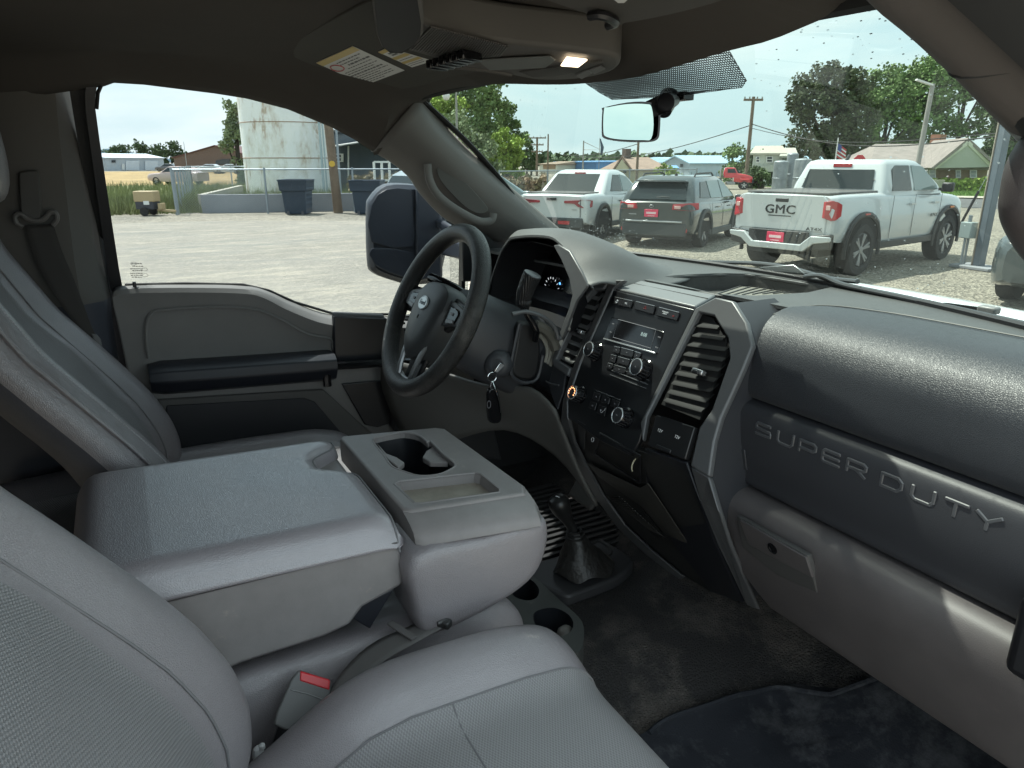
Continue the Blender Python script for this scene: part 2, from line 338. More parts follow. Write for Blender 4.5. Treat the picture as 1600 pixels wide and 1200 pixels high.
x_ = n_.new('ShaderNodeMixShader'); l_.new(tcn.outputs['Object'], sx_.inputs[0]); fx = mm_('ABSOLUTE', mm_('SUBTRACT', mm_('FRACT', mm_('MULTIPLY', sx_.outputs[0], 230)), .5)); fy = mm_('ABSOLUTE', mm_('SUBTRACT', mm_('FRACT', mm_('MULTIPLY', sx_.outputs[1], 260)), .5)); l_.new(mm_('MAXIMUM', fx, fy), lt.inputs[0]); l_.new(lt.outputs[0], x_.inputs[0]); l_.new(d_.outputs[0], x_.inputs[1]); l_.new(t_.outputs[0], x_.inputs[2]); l_.new(x_.outputs[0], o_.inputs[0])
MB().prism(band, (0, .0015, .002)).build('dotted_shade_band', bm_, cab)
# black frit / seal round the glass
for side in (-1, 1):
    P = [wsp(side, t/10, .006) for t in range(11)]
    MB().tube(P, .011, 8, flat=.5).build('windshield_seal', rubber, cab)
MB().tube([wsp(s/7-1, .005, .01) for s in range(15)], .012, 8).build('windshield_seal', rubber, cab)
# rain drops on the outside
drop_m = bpy.data.materials.new('water_drop'); drop_m.use_nodes = True; pb = drop_m.node_tree.nodes['Principled BSDF']; pb.inputs['Base Color'].default_value = (.9, .95, .97, 1); pb.inputs['Roughness'].default_value = .03; pb.inputs['Transmission Weight'].default_value = .75; pb.inputs['IOR'].default_value = 1.2
b = MB(); rnd = random.Random(3)
for k in range(520):
    z = rnd.random()
    if z < .42: u, v = rnd.gauss(925, 40), rnd.gauss(372, 14)
    elif z < .62: u, v = rnd.uniform(660, 860), rnd.uniform(140, 330)
    elif z < .8: u, v = rnd.uniform(1150, 1600), rnd.uniform(120, 420)
    elif z < .92: u, v = rnd.uniform(1180, 1500), rnd.uniform(0, 160)
    else: u, v = rnd.uniform(1300, 1480), rnd.uniform(405, 460)
    s, t = ws_hit(u, v)
    if abs(s) > .97 or t > .97 or t < .03: continue
    p = wsp(s, t, -.001); b.ball(p, rnd.choice((.0006, .0008, .0011, .0015)), 6, sc_=(1.1, 1, .6))
tag(b.build('rain_drops', drop_m, cab), kind='stuff')
# bug and dirt specks high on the glass
b = MB()
for u, v in ((1328, 5), (1352, 2), (1373, 15), (1345, 31), (1374, 28), (1383, 31), (1213, 76), (1245, 77), (1287, 66), (1216, 92), (1361, 51), (1363, 80), (1361, 90), (1411, 83), (1431, 86), (1424, 60), (1459, 112), (1441, 113), (1342, 138), (1392, 138), (1270, 100), (898, 138), (868, 138), (1340, 56)):
    s, t = ws_hit(u, v); p = wsp(s, t, .001); b.ball(p, .0009, 6, sc_=(1.6, 1, .7))
tag(b.build('dirt_specks', bplastic, cab), kind='stuff')
# ---- driver's A pillar
wl = [on(u, v, DG, .006) for u, v in ((585, 233), (615, 250), (643, 273), (658, 295), (672, 312), (697, 337), (722, 352), (742, 360), (752, 372))]
wr = [ax(u, v, x) for u, v, x in ((652, 152, -.6), (672, 185, -.61), (700, 217, -.62), (735, 250, -.635), (765, 276, -.645), (800, 306, -.655), (835, 336, -.665), (862, 358, -.672), (888, 382, -.68))]
rows = []
for a, c in zip(resample(cr(wl, 5), 22), resample(cr(wr, 5), 22)):
    m1 = a.lerp(c, .25)+V((.035, -.012, 0)); m2 = a.lerp(c, .55)+V((.05, -.012, .004)); m3 = a.lerp(c, .85)+V((.028, -.004, .003))
    rows.append(resample(cr([a+V((-.02, 0, 0)), a, m1, m2, m3, c, c+V((-.02, .03, 0))], 5), 22))
MB().grid(rows).build('a_pillar_trim', pillar_m, cab).modifiers.new('s', 'SOLIDIFY').thickness = .005
ap = [o for o in cab.children if o.name.startswith('a_pillar_trim')][0]
# grab handle on that pillar, with its hollow
def apt(u, v, off=.0): return ax(u, v, -.615+off)
hol = [apt(u, v, -.01) for u, v in ((683, 262), (690, 260), (705, 268), (730, 288), (752, 312), (762, 326), (758, 333), (745, 334), (728, 325), (706, 304), (692, 288), (684, 274))]
MB().prism(cr(hol, 3, True), (.004, -.002, .001)).build('handle_recess', mat('recess_grey', (.07, .067, .062), .8), ap, bevel=.002)
MB().tube(cr([apt(u, v, .0) for u, v in ((668, 256), (671, 280), (683, 303), (705, 322), (732, 338), (752, 346), (768, 344), (771, 333))], 5), .010, 10, flat=.7).build('grab_handle', pillar_m, ap)
# dark sail corner between pillar and dash
MB().prism([ax(u, v, -.72) for u, v in ((722, 352), (752, 360), (800, 374), (790, 420), (745, 440), (724, 440))], (-.02, 0, 0)).build('window_corner_trim', bplastic, cab, bevel=.003)
# ---- passenger's A pillar, close to the camera
wi = [ax(u, v, .605) for u, v in ((1335, -40), (1370, 0), (1425, 45), (1485, 102), (1540, 160), (1600, 222), (1680, 300), (1760, 380))]
wo = [ax(u, v, .665) for u, v in ((1400, -95), (1470, -12), (1535, 45), (1600, 106), (1660, 165), (1730, 235), (1820, 330), (1900, 420))]
rows = []
for a, c in zip(resample(wi, 24), resample(wo, 24)):
    rows.append(resample(cr([a+V((.0, .03, .0)), a, a.lerp(c, .5)+V((-.006, -.02, -.006)), c, c+V((.02, .02, 0))], 5), 16))
pp = MB().grid(rows).build('a_pillar_trim', mat('near_pillar_brown', (.075, .066, .062), .75, bump=('noise', 800, .0002)), cab); pp.modifiers.new('s', 'SOLIDIFY').thickness = .004
sm_ = [wi[3].lerp(wo[3], k/8)+V((0, -.001, -.001))+V((-.008, -.02, -.008))*sin(pi*k/8) for k in range(9)]
MB().tube(sm_, .0022, 6).build('trim_joint', rubber, pp)
rows = [[c, c+V((.012, -.02, -.005)), c+V((.05, -.02, .01)), c+V((.09, .03, .02))] for c in resample(wo, 14)]
MB().grid(rows).build('door_opening_seal', rubber, cab).modifiers.new('s', 'SOLIDIFY').thickness = .006
hp = [ax(u, v, .64) for u, v in ((1760, 150), (1680, 190), (1622, 240), (1603, 300), (1606, 345), (1650, 410), (1740, 480))]
MB().tube(cr(hp, 6), [.016]*3+[.022]*4+[.03]*12+[.036]*12+[.03]*5+[.03]*1, 14).build('grab_handle', mat('handle_brown_grey', (.065, .055, .055), .55, bump=('noise', 600, .0003)), pp) if 0 else MB().tube(cr(hp, 6), .024, 14, flat=.8).build('grab_handle', mat('handle_brown_grey', (.065, .055, .055), .55, bump=('noise', 600, .0003)), pp)
# ---- B pillar beside the driver's seat
P0 = [(-.70, -1.2), (-.70, -.75), (-.70, -.25), (-.705, -.14), (-.715, -.06), (-.735, -.035)]
front = [ax(u, v, -.74) for u, v in ((113, 132), (118, 160), (126, 230), (138, 310), (152, 400), (166, 468), (172, 520), (190, 640), (205, 760))]
rows = []
for f in front:
    lean = max(0, (f.z+.3))*.26; rows.append([(-.72+lean*.0-.02, -1.2, f.z), (-.72+.3*(0)+lean*.2, -.6, f.z), (-.70+lean*.25, f.y-.16, f.z), (-.695+lean*.25, f.y-.05, f.z), (f.x+.01, f.y-.006, f.z), (f.x-.03, f.y+.004, f.z)])
MB().grid(smoothrows(rows, n=26, nv=2), mi=lambda i, j: 1 if i > 9 else 0).build('b_pillar_trim', [mat('b_pillar_grey', (.085, .08, .074), .75, bump=('noise', 800, .0002)), mat('b_pillar_lower', (.03, .033, .045), .6)], cab).modifiers.new('s', 'SOLIDIFY').thickness = .004
bp = [o for o in cab.children if o.name.startswith('b_pillar_trim')][0]
BP = PL((-.685, 0, 0), (1, 0, 0)); BPm = mat('airbag_mould', (.07, .066, .062), .7)
q = pts(BP, ((1, 184), (50, 185), (54, 189), (54, 199), (2, 197)))
MB().tube(q, .0014, 5, closed=True).build('airbag_badge', BPm, bp)
c0 = on(28, 191, BP); txt('airbag_lettering', 'AIRBAG', c0, (0, 1, 0), (0, 0, 1), .016, BPm, bp, .0006, 1.15, sx=1.3)
MB().prism(cr(pts(BP, ((12, 210), (20, 206), (48, 206), (55, 214), (66, 300), (60, 306), (16, 300), (10, 250))), 2, True), (.003, 0, 0)).build('belt_slot_panel', mat('slot_panel', (.05, .048, .045), .7), bp, bevel=.001)
MB().prism([on(u, v, DG, -.03) for u, v in ((104, 112), (160, 112), (151, 132), (148, 170), (165, 300), (190, 470), (172, 480), (150, 400), (110, 150))], (-.01, 0, 0)).build('door_surround', rubber, cab)
MB().box((-.812, -.10, -.66), (.02, .5, .74)).box((-.812, .85, -.74), (.02, 1.0, .66)).build('side_sill_wall', mat('inner_wall', (.03, .03, .032), .8), cab)
# body colour door shut and black seals
fr = lambda du: [ax(u+du, v, -.775) for u, v in ((120, 150), (126, 210), (137, 290), (150, 370), (163, 440), (171, 480))]
for du, r_, m_ in ((1, .006, rubber), (6, .007, silver), (11, .006, white_p), (17, .008, rubber)): MB().tube([p+V((-.006*du/4, 0, 0)) for p in fr(du)], r_, 8).build('door_seal' if m_ is rubber else 'door_jamb_strip', m_, cab)
# ================================================================== overhead parts
def oh(u, v, z=.165): return az(u, v, z)
VP = PL((-.4, .45, .172), (.0, -.18, -1))
vis = cr(pts(VP, ((443, 78), (455, 70), (500, 42), (578, 2), (600, 12), (650, 60), (742, 108), (700, 121), (650, 136), (607, 141), (585, 138), (510, 110), (460, 90))), 4, True)
vo_ = MB().prism(vis, (0, 0, .02)).build('sun_visor', mat('visor_vinyl', (.055, .052, .045), .8, bump=('noise', 600, .0002), spec=.2), cab, bevel=.004)
lbl = mat('label_paper', (.62, .62, .6), .5); lyel = mat('label_yellow', (.5, .36, .08), .5); lblk = mat('label_ink', (.07, .07, .07), .6); lred = mat('label_red', (.45, .12, .12), .6)
def quadpt(q, s, t): return q[0].lerp(q[1], s).lerp(q[3].lerp(q[2], s), t)
def label(q, parent, heads, lines, seed):
    """sticker: q = 4 corners, s runs along the reading line, t down"""
    nn = (q[1]-q[0]).cross(q[3]-q[0]).normalized()
    if nn.dot(CAM-q[0]) < 0: nn = -nn
    lb = MB().prism([p+nn*.0008 for p in q], nn*.0006).build('warning_label', lbl, parent, bevel=0)
    rn = random.Random(seed); b = MB(); y = MB()
    for s0, s1, t0, t1 in heads: y.prism([quadpt(q, s, t)+nn*.0016 for s, t in ((s0, t0), (s1, t0), (s1, t1), (s0, t1))], nn*.0002)
    y.build('label_heading', lyel, lb, bevel=0)
    for s0, s1, t, h in lines:
        s = s0
        while s < s1:
            e = min(s+rn.uniform(.03, .09), s1); b.prism([quadpt(q, a, c)+nn*.0017 for a, c in ((s, t-h), (e, t-h), (e, t+h), (s, t+h))], nn*.0001); s = e+.018
    b.build('label_text', lblk, lb, bevel=0); return lb, nn
q = [on(u, v, VP) for u, v in ((494, 97), (551, 71), (632, 109), (571, 132))]
lb, nn = label(q, vo_, [(0, 1, 0, .13)], [(.3, .9, .2+.0, .012), (.3, .8, .27, .012), (.42, .95, .34, .02), (.3, .9, .42, .01), (.1, .93, .5, .01), (.1, .8, .56, .01), (.08, .9, .63, .018), (.08, .95, .70, .01), (.08, .7, .76, .01), (.08, .9, .82, .01), (.08, .9, .88, .01), (.08, .6, .94, .01)], 1)
rc = quadpt(q, .16, .3); MB().tube([rc+(q[1]-q[0])*.13*cos(a/12*pi)*1+(q[3]-q[0])*.1*sin(a/12*pi)+nn*.0018 for a in range(24)], .0016, 4, closed=True).build('warning_ring', lred, lb)
q = [on(u, v, VP) for u, v in ((591, 80), (606, 73), (676, 94), (644, 104))]
label(q, vo_, [(0, 1, 0, .12), (.0, 1, .38, .5), (0, 1, .66, .76)], [(.3, .8, .2, .03), (.3, .7, .29, .03), (.1, .9, .58, .012), (.1, .9, .82, .012), (.1, .8, .9, .012)], 2)
# passenger visor above the camera, seen at the very top
VP2 = PL((.3, .4, .16), (0, -.15, -1))
v2 = MB().prism(cr(pts(VP2, ((800, -30), (960, 35), (975, 36), (1050, 22), (1140, -4), (1180, -40))), 3, True), (0, 0, .02)).build('sun_visor', mat('visor_vinyl_grey', (.06, .056, .052), .8, bump=('noise', 600, .0002)), cab, bevel=.004)
MB().tube(cr([on(u, v, VP2, .006) for u, v in ((922, 25), (935, 23), (950, 27), (962, 35), (950, 40))], 3), .005, 8).build('visor_clip', bplastic, v2)
MB().prism([on(u, v, VP2, .001) for u, v in ((958, -3), (982, -3), (975, 3), (966, 3))], (0, 0, -.001)).build('visor_label', lbl, v2, bevel=0)
# overhead console: pod, ribbed panel, rocker row, map lamp
OP = PL((0, .55, .121), (0, -.13, -1))
oc = MB().prism(cr(pts(OP, ((600, 62), (612, 72), (640, 80), (680, 92), (712, 106), (770, 112), (840, 125), (905, 124), (955, 113), (970, 98), (955, 88), (880, 78), (780, 66), (700, 50), (650, 30), (610, 20))), 4, True), (0, 0, .045)).build('overhead_console', mat('console_grey', (.075, .07, .064), .7, bump=('noise', 700, .0002)), cab, bevel=.006, seg=3)
ribm = mat('ribbed_panel', (.07, .066, .062), .5)
b = MB()
for k in range(34):
    t = k/33; a = on(675+t*118, 42+t*30, OP, .002); c = on(640+t*140, 76+t*12+6*sin(t*pi), OP, .002); b.bar(a, c, .0018, .002)
b.build('rib_panel', ribm, oc, bevel=0)
b = MB()
for k in range(40):
    t = k/39; a = on(812+t*128, 112-t*17, OP, .002); c = on(835+t*108, 121-t*24+6*sin(t*pi), OP, .002); b.bar(a, c, .0013, .0016)
b.build('rib_panel', ribm, oc, bevel=0)
for k in range(6):
    a = on(683+k*10.2, 95-k*3.1, OP, .003); MB().box(a+V((0, 0, -.006)), (.011, .035, .012), Matrix.Rotation(.35, 3, 'Z')).build('rocker_switch', gloss, oc, bevel=.002)
MB().prism(pts(OP, ((745, 92), (860, 86), (868, 92), (852, 104), (765, 108)), .002), (0, 0, -.002)).build('storage_lid', mat('lid_grey', (.12, .125, .12), .6), oc, bevel=.002)
ml = MB().prism(pts(OP, ((885, 88), (918, 92), (904, 103), (876, 101)), .003), (0, 0, -.002)).build('map_lamp', mat('lamp_lens', (.9, .8, .65), .3, emit=((1, .80, .55), 1.1)), oc, bevel=.001)
for u0, v0, u1, v1 in ((905, 116, 925, 110), (925, 108, 946, 103)): MB().prism(pts(OP, ((u0-6, v0), (u1-8, v1-3), (u1, v1+3), (u0+4, v0+6)), .002), (0, 0, -.002)).build('lamp_button', gplastic, oc, bevel=.001)
MB().tube(pts(OP, cr([(u, v, 0) for u, v in ((600, 62), (640, 84), (712, 108))], 6) and ((700, 104), (760, 110), (800, 117)), .001), .003, 6).build('console_edge', ribm, oc)
# the deep pod of the console hanging nearest the camera
pod = [on(u, v, OP, .0) for u, v in ((578, -30), (583, 10), (588, 45), (596, 64), (608, 74), (628, 75), (648, 62), (660, 44), (662, 20), (655, -30))]
pod2 = [on(u, v, OP, -.045) for u, v in ((575, -30), (590, 10), (596, 30), (605, 50), (618, 58), (632, 58), (646, 48), (655, 36), (658, 10), (655, -30))]
MB().grid([[p+V((0, 0, .03)) for p in pod], pod, [p+V((0, 0, -.006)) for p in pod], [p.lerp(sum(pod, V())/10, .1)+V((0, 0, -.009)) for p in pod]], cu=True).prism([p.lerp(sum(pod, V())/10, .1)+V((0, 0, -.0085)) for p in pod], (0, 0, .004), 1).build('sunglasses_holder', [mat('pod_grey', (.08, .075, .07), .8), mat('pod_face', (.008, .008, .009), .7)], oc, bevel=0)
# rear view mirror on its stalk
MP = PL((.28, .55, .05), (.80, -.6, -.01))
mo = cr(pts(MP, ((941, 173), (943, 168), (980, 160), (1010, 159), (1028, 165), (1032, 175), (1031, 205), (1027, 218), (1010, 222), (970, 221), (944, 216), (940, 205))), 3, True)
mir = thing('rear_view_mirror', 'black framed rear view mirror hanging from the windshield below the dotted band', 'mirror', tuple(sum(mo, V())/len(mo)))
def tolocal(o, e): o.location = -e.location; return o
mc = sum(mo, V())/len(mo); nb = V((-.8, .6, 0)).normalized()
rws = [[mc+(p-mc)*.93 for p in mo], mo, [p+nb*.012 for p in mo], [mc+(p-mc)*.92+nb*.026 for p in mo], [mc+(p-mc)*.6+nb*.036 for p in mo], [mc+(p-mc)*.05+nb*.038 for p in mo]]
tolocal(MB().grid([[q for q in r] for r in rws], cu=True).build('mirror_housing', gloss, mir), mir)
mg_ = cr(pts(MP, ((944, 171), (950, 168), (980, 163), (1010, 163), (1018, 168), (1021, 195), (1017, 217), (1005, 219), (970, 218), (948, 214), (943, 205))), 3, True)
tolocal(MB().prism([p-nb*.0035 for p in mg_], nb*.003).build('mirror_glass', mat('mirror_silver', (.38, .48, .44), .01, 1), mir, bevel=0), mir) if 1 else 0
s_, t_2 = ws_hit(1068, 146); ab = wsp(s_, t_2, .006); j = ay(1040, 160, .60)
tolocal(MB().tube([mc+nb*.03+V((.015, 0, .01)), j, ab+V((0, -.02, -.006))], [.011, .011, .008], 12).build('mirror_stalk', bplastic, mir), mir)
tolocal(MB().cyl(ab+V((.0, -.03, .0)), ab+V((.016, -.055, -.022)), .015, .013).box(ab+V((0, -.01, 0)), (.04, .02, .012)).build('mirror_mount', gloss, mir, bevel=.001), mir)
# ================================================================== dashboard
db = thing('dashboard', 'charcoal and grey pickup dashboard spelling SUPER DUTY with radio stack, vents and glovebox', 'dashboard', (0, 0, 0))
SP = PL((0, .855, -.246), (0, -.918, .395))
SP2 = PL((0, .747, -.498), (0, -.84, -.54))
def stk(u, v, off=0):
    p = on(u, v, SP, off)
    return p if p.z > -.498 else on(u, v, SP2, off)
SN = V((0, -.918, .395)); SU = V((0, .395, .918)); SX = V((1, 0, 0))
def sweep(prof, x0, x1, name, m, parent=db, n=40, sub=5, x0f=None):
    pr_ = cr([(0, y, z) for y, z in prof], sub); rows = []
    for p in pr_:
        a = x0f(p) if x0f else x0; rows.append([V((a+(x1-a)*k/n, p.y, p.z)) for k in range(n+1)])
    b = MB().grid(rows); b.add([r[0] for r in rows], [tuple(range(len(rows)))]); b.add([r[-1] for r in rows], [tuple(range(len(rows)))])
    return b.build(name, m, parent)
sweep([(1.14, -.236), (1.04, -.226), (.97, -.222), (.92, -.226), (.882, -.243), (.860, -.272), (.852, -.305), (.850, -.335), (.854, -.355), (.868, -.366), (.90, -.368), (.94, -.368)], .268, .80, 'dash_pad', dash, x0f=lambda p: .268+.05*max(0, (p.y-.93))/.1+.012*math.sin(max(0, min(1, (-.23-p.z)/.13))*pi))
sweep([(.94, -.364), (.875, -.3665), (.856, -.370), (.845, -.379), (.840, -.40), (.839, -.44), (.846, -.485), (.856, -.510), (.92, -.512)], .243, .80, 'lettering_panel', dash_s, sub=4)
gb = sweep([(.94, -.512), (.865, -.513), (.838, -.516), (.822, -.528), (.816, -.55), (.820, -.585), (.836, -.63), (.858, -.68), (.876, -.715), (.89, -.726), (.94, -.73)], 0, .80, 'glovebox', gplastic, x0f=lambda p: .238+max(0, (-.585-p.z))*.80)
# lettering, standing on the panel
lp = V((0, .8412, -.4)); ln = V((0, -1, .02)).normalized(); lu = V((0, .02, 1))
letm = mat('letter_bevel', (.072, .074, .08), .3)
def glyph(ch):
    """wide squared letters as strokes on a 1 x 1 cell"""
    return {'S': [[(1, .95), (.06, .95), (0, .8), (0, .55), (.95, .45), (1, .3), (1, .08), (0, .05)]], 'U': [[(0, 1), (0, .25), (.15, .04), (.85, .04), (1, .25), (1, 1)]],
            'P': [[(0, 0), (0, .95), (.85, .95), (1, .8), (1, .5), (.85, .38), (0, .38)]], 'E': [[(1, .95), (.1, .95), (0, .8), (0, .2), (.1, .05), (1, .05)], [(0, .5), (.95, .5)]],
            'R': [[(0, 0), (0, .95), (.85, .95), (1, .8), (1, .55), (.85, .42), (0, .42)], [(.5, .42), (1, 0)]], 'D': [[(0, .05), (0, .95), (.8, .95), (1, .7), (1, .3), (.8, .05), (0, .05)]],
            'T': [[(0, .95), (1, .95)], [(.5, .95), (.5, 0)]], 'Y': [[(0, 1), (.5, .5), (1, 1)], [(.5, .5), (.5, 0)]]}[ch]
x0 = .312
for ch, xw in (('S', .0), ('U', .0425), ('P', .083), ('E', .1235), ('R', .164), ('D', .216), ('U', .2585), ('T', .299), ('Y', .3365)):
    b = MB()
    for st in glyph(ch):
        P = [lp+V((x0+xw+.028*a*1.0, 0, 0))+lu*((c-.5)*.019)+ln*.001 for a, c in st]; [b.bar(p_, q_+(q_-p_).normalized()*.0018, .0046, .0030, upv=ln) for p_, q_ in zip(P, P[1:])]
    b.build('letter', letm, db, smooth=False, bevel=.0009, seg=1)
# glovebox latch
GB = PL((0, .832, -.615), (0, -.93, -.36))
def gbp(u, v, o=0): return on(u, v, GB, o)
MB().prism([gbp(u, v, .003) for u, v in ((1150, 806), (1262, 868), (1277, 927), (1215, 900), (1160, 855))], V((0, .01, 0))).build('latch_recess', mat('recess_shadow_grey', (.06, .058, .057), .6), gb, bevel=.002)
MB().prism([gbp(u, v, .006) for u, v in ((1155, 812), (1259, 871), (1269, 903), (1215, 876), (1168, 850))], V((0, .006, 0))).build('latch', gplastic, gb, bevel=.0015)
c = gbp(1207, 857, .007); MB().lathe(c, (0, -.965, -.26), [(0, .009), (.001, .009), (.001, .0065), (-.003, .006)], 20).build('lock', gloss, gb)
MB().prism([on(u, v, PL((0, .842, -.47), (0, -1, -.1)), .002) for u, v in ((1133, 697), (1163, 703), (1166, 735), (1136, 722))], V((0, .004, 0))).build('sensor_cover', mat('cover_dark', (.03, .031, .035), .45), db, bevel=.001)
# black end cap at the passenger edge
MB().box((.755, .865, -.49), (.05, .15, .10)).build('end_cap', bplastic, db, bevel=.012, seg=3)
# dash top sheet with the storage well
zt = -.234
well = [(u, v) for u, v in ((1008, 439), (1040, 436), (1077, 433), (1126, 431), (1170, 432), (1207, 437), (1250, 444), (1300, 453), (1262, 462), (1180, 467), (1120, 464), (1060, 450))]
wl_ = [az(u, v, zt) for u, v in well]
outer = [V((-.74, .86, zt)), V((-.74, 1.02, zt))] + [V(wrow(1)[k])+V((0, .0, .02)) for k in range(15)]
outer = [V((p.x, min(p.y, 1.225), zt)) for p in outer] + [V((.76, 1.05, zt)), V((.76, .95, zt)), V((.30, .95, zt)), az(1150, 469, zt), az(1118, 463.5, zt), az(985, 437.5, zt), az(960, 434, zt), V((-.22, .88, zt)), V((-.3, .90, zt))]
bm = bmesh.new()
def loop_(P): vs = [bm.verts.new(p) for p in P]; return [bm.edges.new((vs[i], vs[(i+1) % len(vs)])) for i in range(len(vs))]
e1 = loop_(outer)+loop_(wl_); bmesh.ops.triangle_fill(bm, use_beauty=True, edges=e1)
for f in list(bm.faces):
    c = f.calc_center_median(); ins = False; n_w = len(wl_)
    for i in range(n_w):
        a, d = wl_[i], wl_[(i+1) % n_w]
        if (a.y > c.y) != (d.y > c.y) and c.x < (d.x-a.x)*(c.y-a.y)/(d.y-a.y)+a.x: ins = not ins
    if ins: bm.faces.remove(f)
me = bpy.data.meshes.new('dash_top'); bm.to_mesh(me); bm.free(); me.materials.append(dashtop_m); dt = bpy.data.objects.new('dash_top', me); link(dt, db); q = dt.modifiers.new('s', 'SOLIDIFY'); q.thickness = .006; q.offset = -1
wb = MB().grid([wl_, [p+V((0, 0, -.03)) for p in wl_]], cu=True); wb.add([p+V((0, 0, -.03)) for p in wl_], [tuple(range(len(wl_)))])
wb.build('storage_well', [mat('well_mat', (.07, .07, .068), .85, bump=('noise', 60, .002))], db)
MB().tube([p+V((0, 0, .002)) for p in cr(wl_, 3, True)], .0035, 6, closed=True).build('well_rim', dashtop_m, db)
ctr = sum(wl_, V())/len(wl_)
b = MB()
for k in range(9):
    a = az(1112+k*16, 462-k*.6, zt-.02); c = az(1160+k*14, 446+k*1.3, zt-.02); b.bar(a, c, .0035, .002)
b.build('well_ribs', dashtop_m, db, bevel=.0005); MB().prism([az(u, v, zt-.021) for u, v in ((1095, 464), (1175, 443), (1250, 452), (1290, 460), (1180, 470))], (0, 0, -.006)).build('well_floor', mat('dusty_floor', (.19, .185, .16), .7), db, bevel=.001)
# defroster strip and cowl line along the glass
b = MB(); P = [V(wrow(.985)[k]) + V((0, -.02, .012)) for k in range(15)]; b.tube(cr(P, 3), .006, 6); b.build('defroster_edge', bplastic, db)
b = MB(); P = [V((.268, .90, -.232)), V((.285, .98, -.2225)), V((.36, 1.03, -.2235)), V((.5, 1.045, -.2245)), V((.8, 1.045, -.2245))]; b.tube(cr(P, 5), .0012, 5); b.build('stitch_line', mat('pale_line', (.16, .16, .15), .6), db)
# low shoulder of the dash left of the well, rising to the instrument hood
CL = PL((0, .80, -.25), (0, 1, -.12))
ho = pts(CL, ((757, 486), (762, 455), (770, 425), (782, 392), (792, 376), (800, 370), (830, 367), (858, 369), (872, 377), (885, 391), (896, 412), (908, 432), (924, 447)))
hb = [V((-.70, .98, -.36)), V((-.71, .99, -.31)), V((-.71, 1.0, -.27)), V((-.70, 1.01, -.245)), V((-.68, 1.05, -.235)), V((-.64, 1.09, -.235)), V((-.55, 1.13, -.235)), V((-.44, 1.14, -.235)), V((-.33, 1.14, -.235)), V((-.20, 1.12, -.235)), V((-.10, 1.06, -.236)), V((-.06, .97, -.236)), V((-.08, .885, -.240))]
rows = []
for t in range(9):
    s = t/8; rows.append([a.lerp(c, s)+V((0, 0, .045*sin(pi*min(s*1.25, 1))*(1 if 3 < k < 11 else .3)*(1-s))) for k, (a, c) in enumerate(zip(ho, hb))])
rows.insert(0, [p+V((0, .004, -.008)) for p in ho])
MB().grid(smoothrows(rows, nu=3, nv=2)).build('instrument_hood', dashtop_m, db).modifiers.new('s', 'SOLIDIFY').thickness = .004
# the dark mouth of the hood with its cluster
mo_ = pts(CL, ((765, 468), (772, 430), (785, 395), (797, 379), (830, 377), (866, 386), (872, 390), (885, 420), (897, 450), (900, 470), (890, 520), (862, 505), (830, 492), (790, 480)))
deep = [p+V((.0+(-.365-p.x)*.25, .115, (-.27-p.z)*.2)) for p in mo_]
MB().grid([mo_, deep], cu=True).build('cluster_shroud', bplastic, db)
cl_ = MB().add(deep, [tuple(range(len(deep)))]).build('instrument_cluster', gloss, db)
cc = sum(deep, V())/len(deep); wht = mat('gauge_marks', (.5, .5, .5), .5, emit=((.8, .85, .9), .25)); blu = mat('gauge_blue', (.05, .15, .4), .5, emit=((.1, .35, .9), .8)); org = mat('gauge_orange', (.6, .2, .05), .5, emit=((1, .35, .1), .8))
DP = PL(deep[0]+V((0, -.003, 0)), (0, -1, .1))
for u, v, r_ in ((862, 455, .030), (812, 445, .030)):
    c = on(u, v, DP); b = MB()
    for k in range(14):
        a = R(-40+k*20); d = V((cos(a), 0, sin(a))); b.bar(c+d*r_, c+d*(r_+.005), .0012, .0008)
    b.build('gauge_marks', wht, cl_, bevel=0)
MB().box(on(841, 474, DP), (.016, .001, .003)).build('display_bar', blu, cl_); MB().box(on(842, 465, DP), (.006, .001, .003)).build('warning_light', org, cl_)
MB().box(on(886, 442, DP)+V((0, -.02, 0)), (.006, .001, .005)).build('warning_light', blu, cl_)
# grey strip right of the mouth
st = pts(CL, ((868, 383), (876, 382), (893, 392), (912, 425), (922, 447), (905, 470), (890, 510), (882, 530), (878, 520), (893, 480), (898, 460), (893, 435), (880, 405)), .002)
MB().prism(st, (0, -.006, 0)).build('hood_strip', silver, db, bevel=.002)
# dash face behind / under the wheel and the knee panel
sweep([(1.0, -.27), (.9, -.30), (.865, -.36), (.86, -.45), (.865, -.52), (.90, -.56)], -.80, -.17, 'dash_face', dash_s)
knee = [[ax(u, v, x) for u, v, x in r] for r in (((600, 560, -.70), (690, 580, -.5), (760, 600, -.34), (830, 605, -.2), (870, 640, -.13)), ((600, 610, -.70), (700, 620, -.5), (780, 640, -.34), (850, 665, -.2), (905, 730, -.1)), ((640, 700, -.66), (700, 690, -.5), (790, 670, -.34), (870, 710, -.2), (935, 790, -.08)))]
MB().grid(smoothrows(knee, nu=4, nv=4)).build('knee_panel', mat('knee_grey', (.09, .088, .082), .6, bump=('noise', 700, .0002)), db).modifiers.new('s', 'SOLIDIFY').thickness = .006
# ---- centre stack
body = [stk(u, v, -.006) for u, v in ((925, 449), (955, 454), (1086, 486), (1112, 480), (1144, 474), (1170, 505), (1176, 540), (1150, 600), (1128, 650), (1106, 745), (1130, 830), (1172, 935), (1150, 940), (1065, 900), (960, 812), (905, 720), (868, 630), (866, 570), (890, 500))]
bk = [V((p.x, p.y+.16 if p.z < -.5 else .97, p.z)) for p in body]
MB().grid([body, [p+V((0, .012, 0)) for p in body], bk], cu=True).build('stack_housing', dash_s, db)
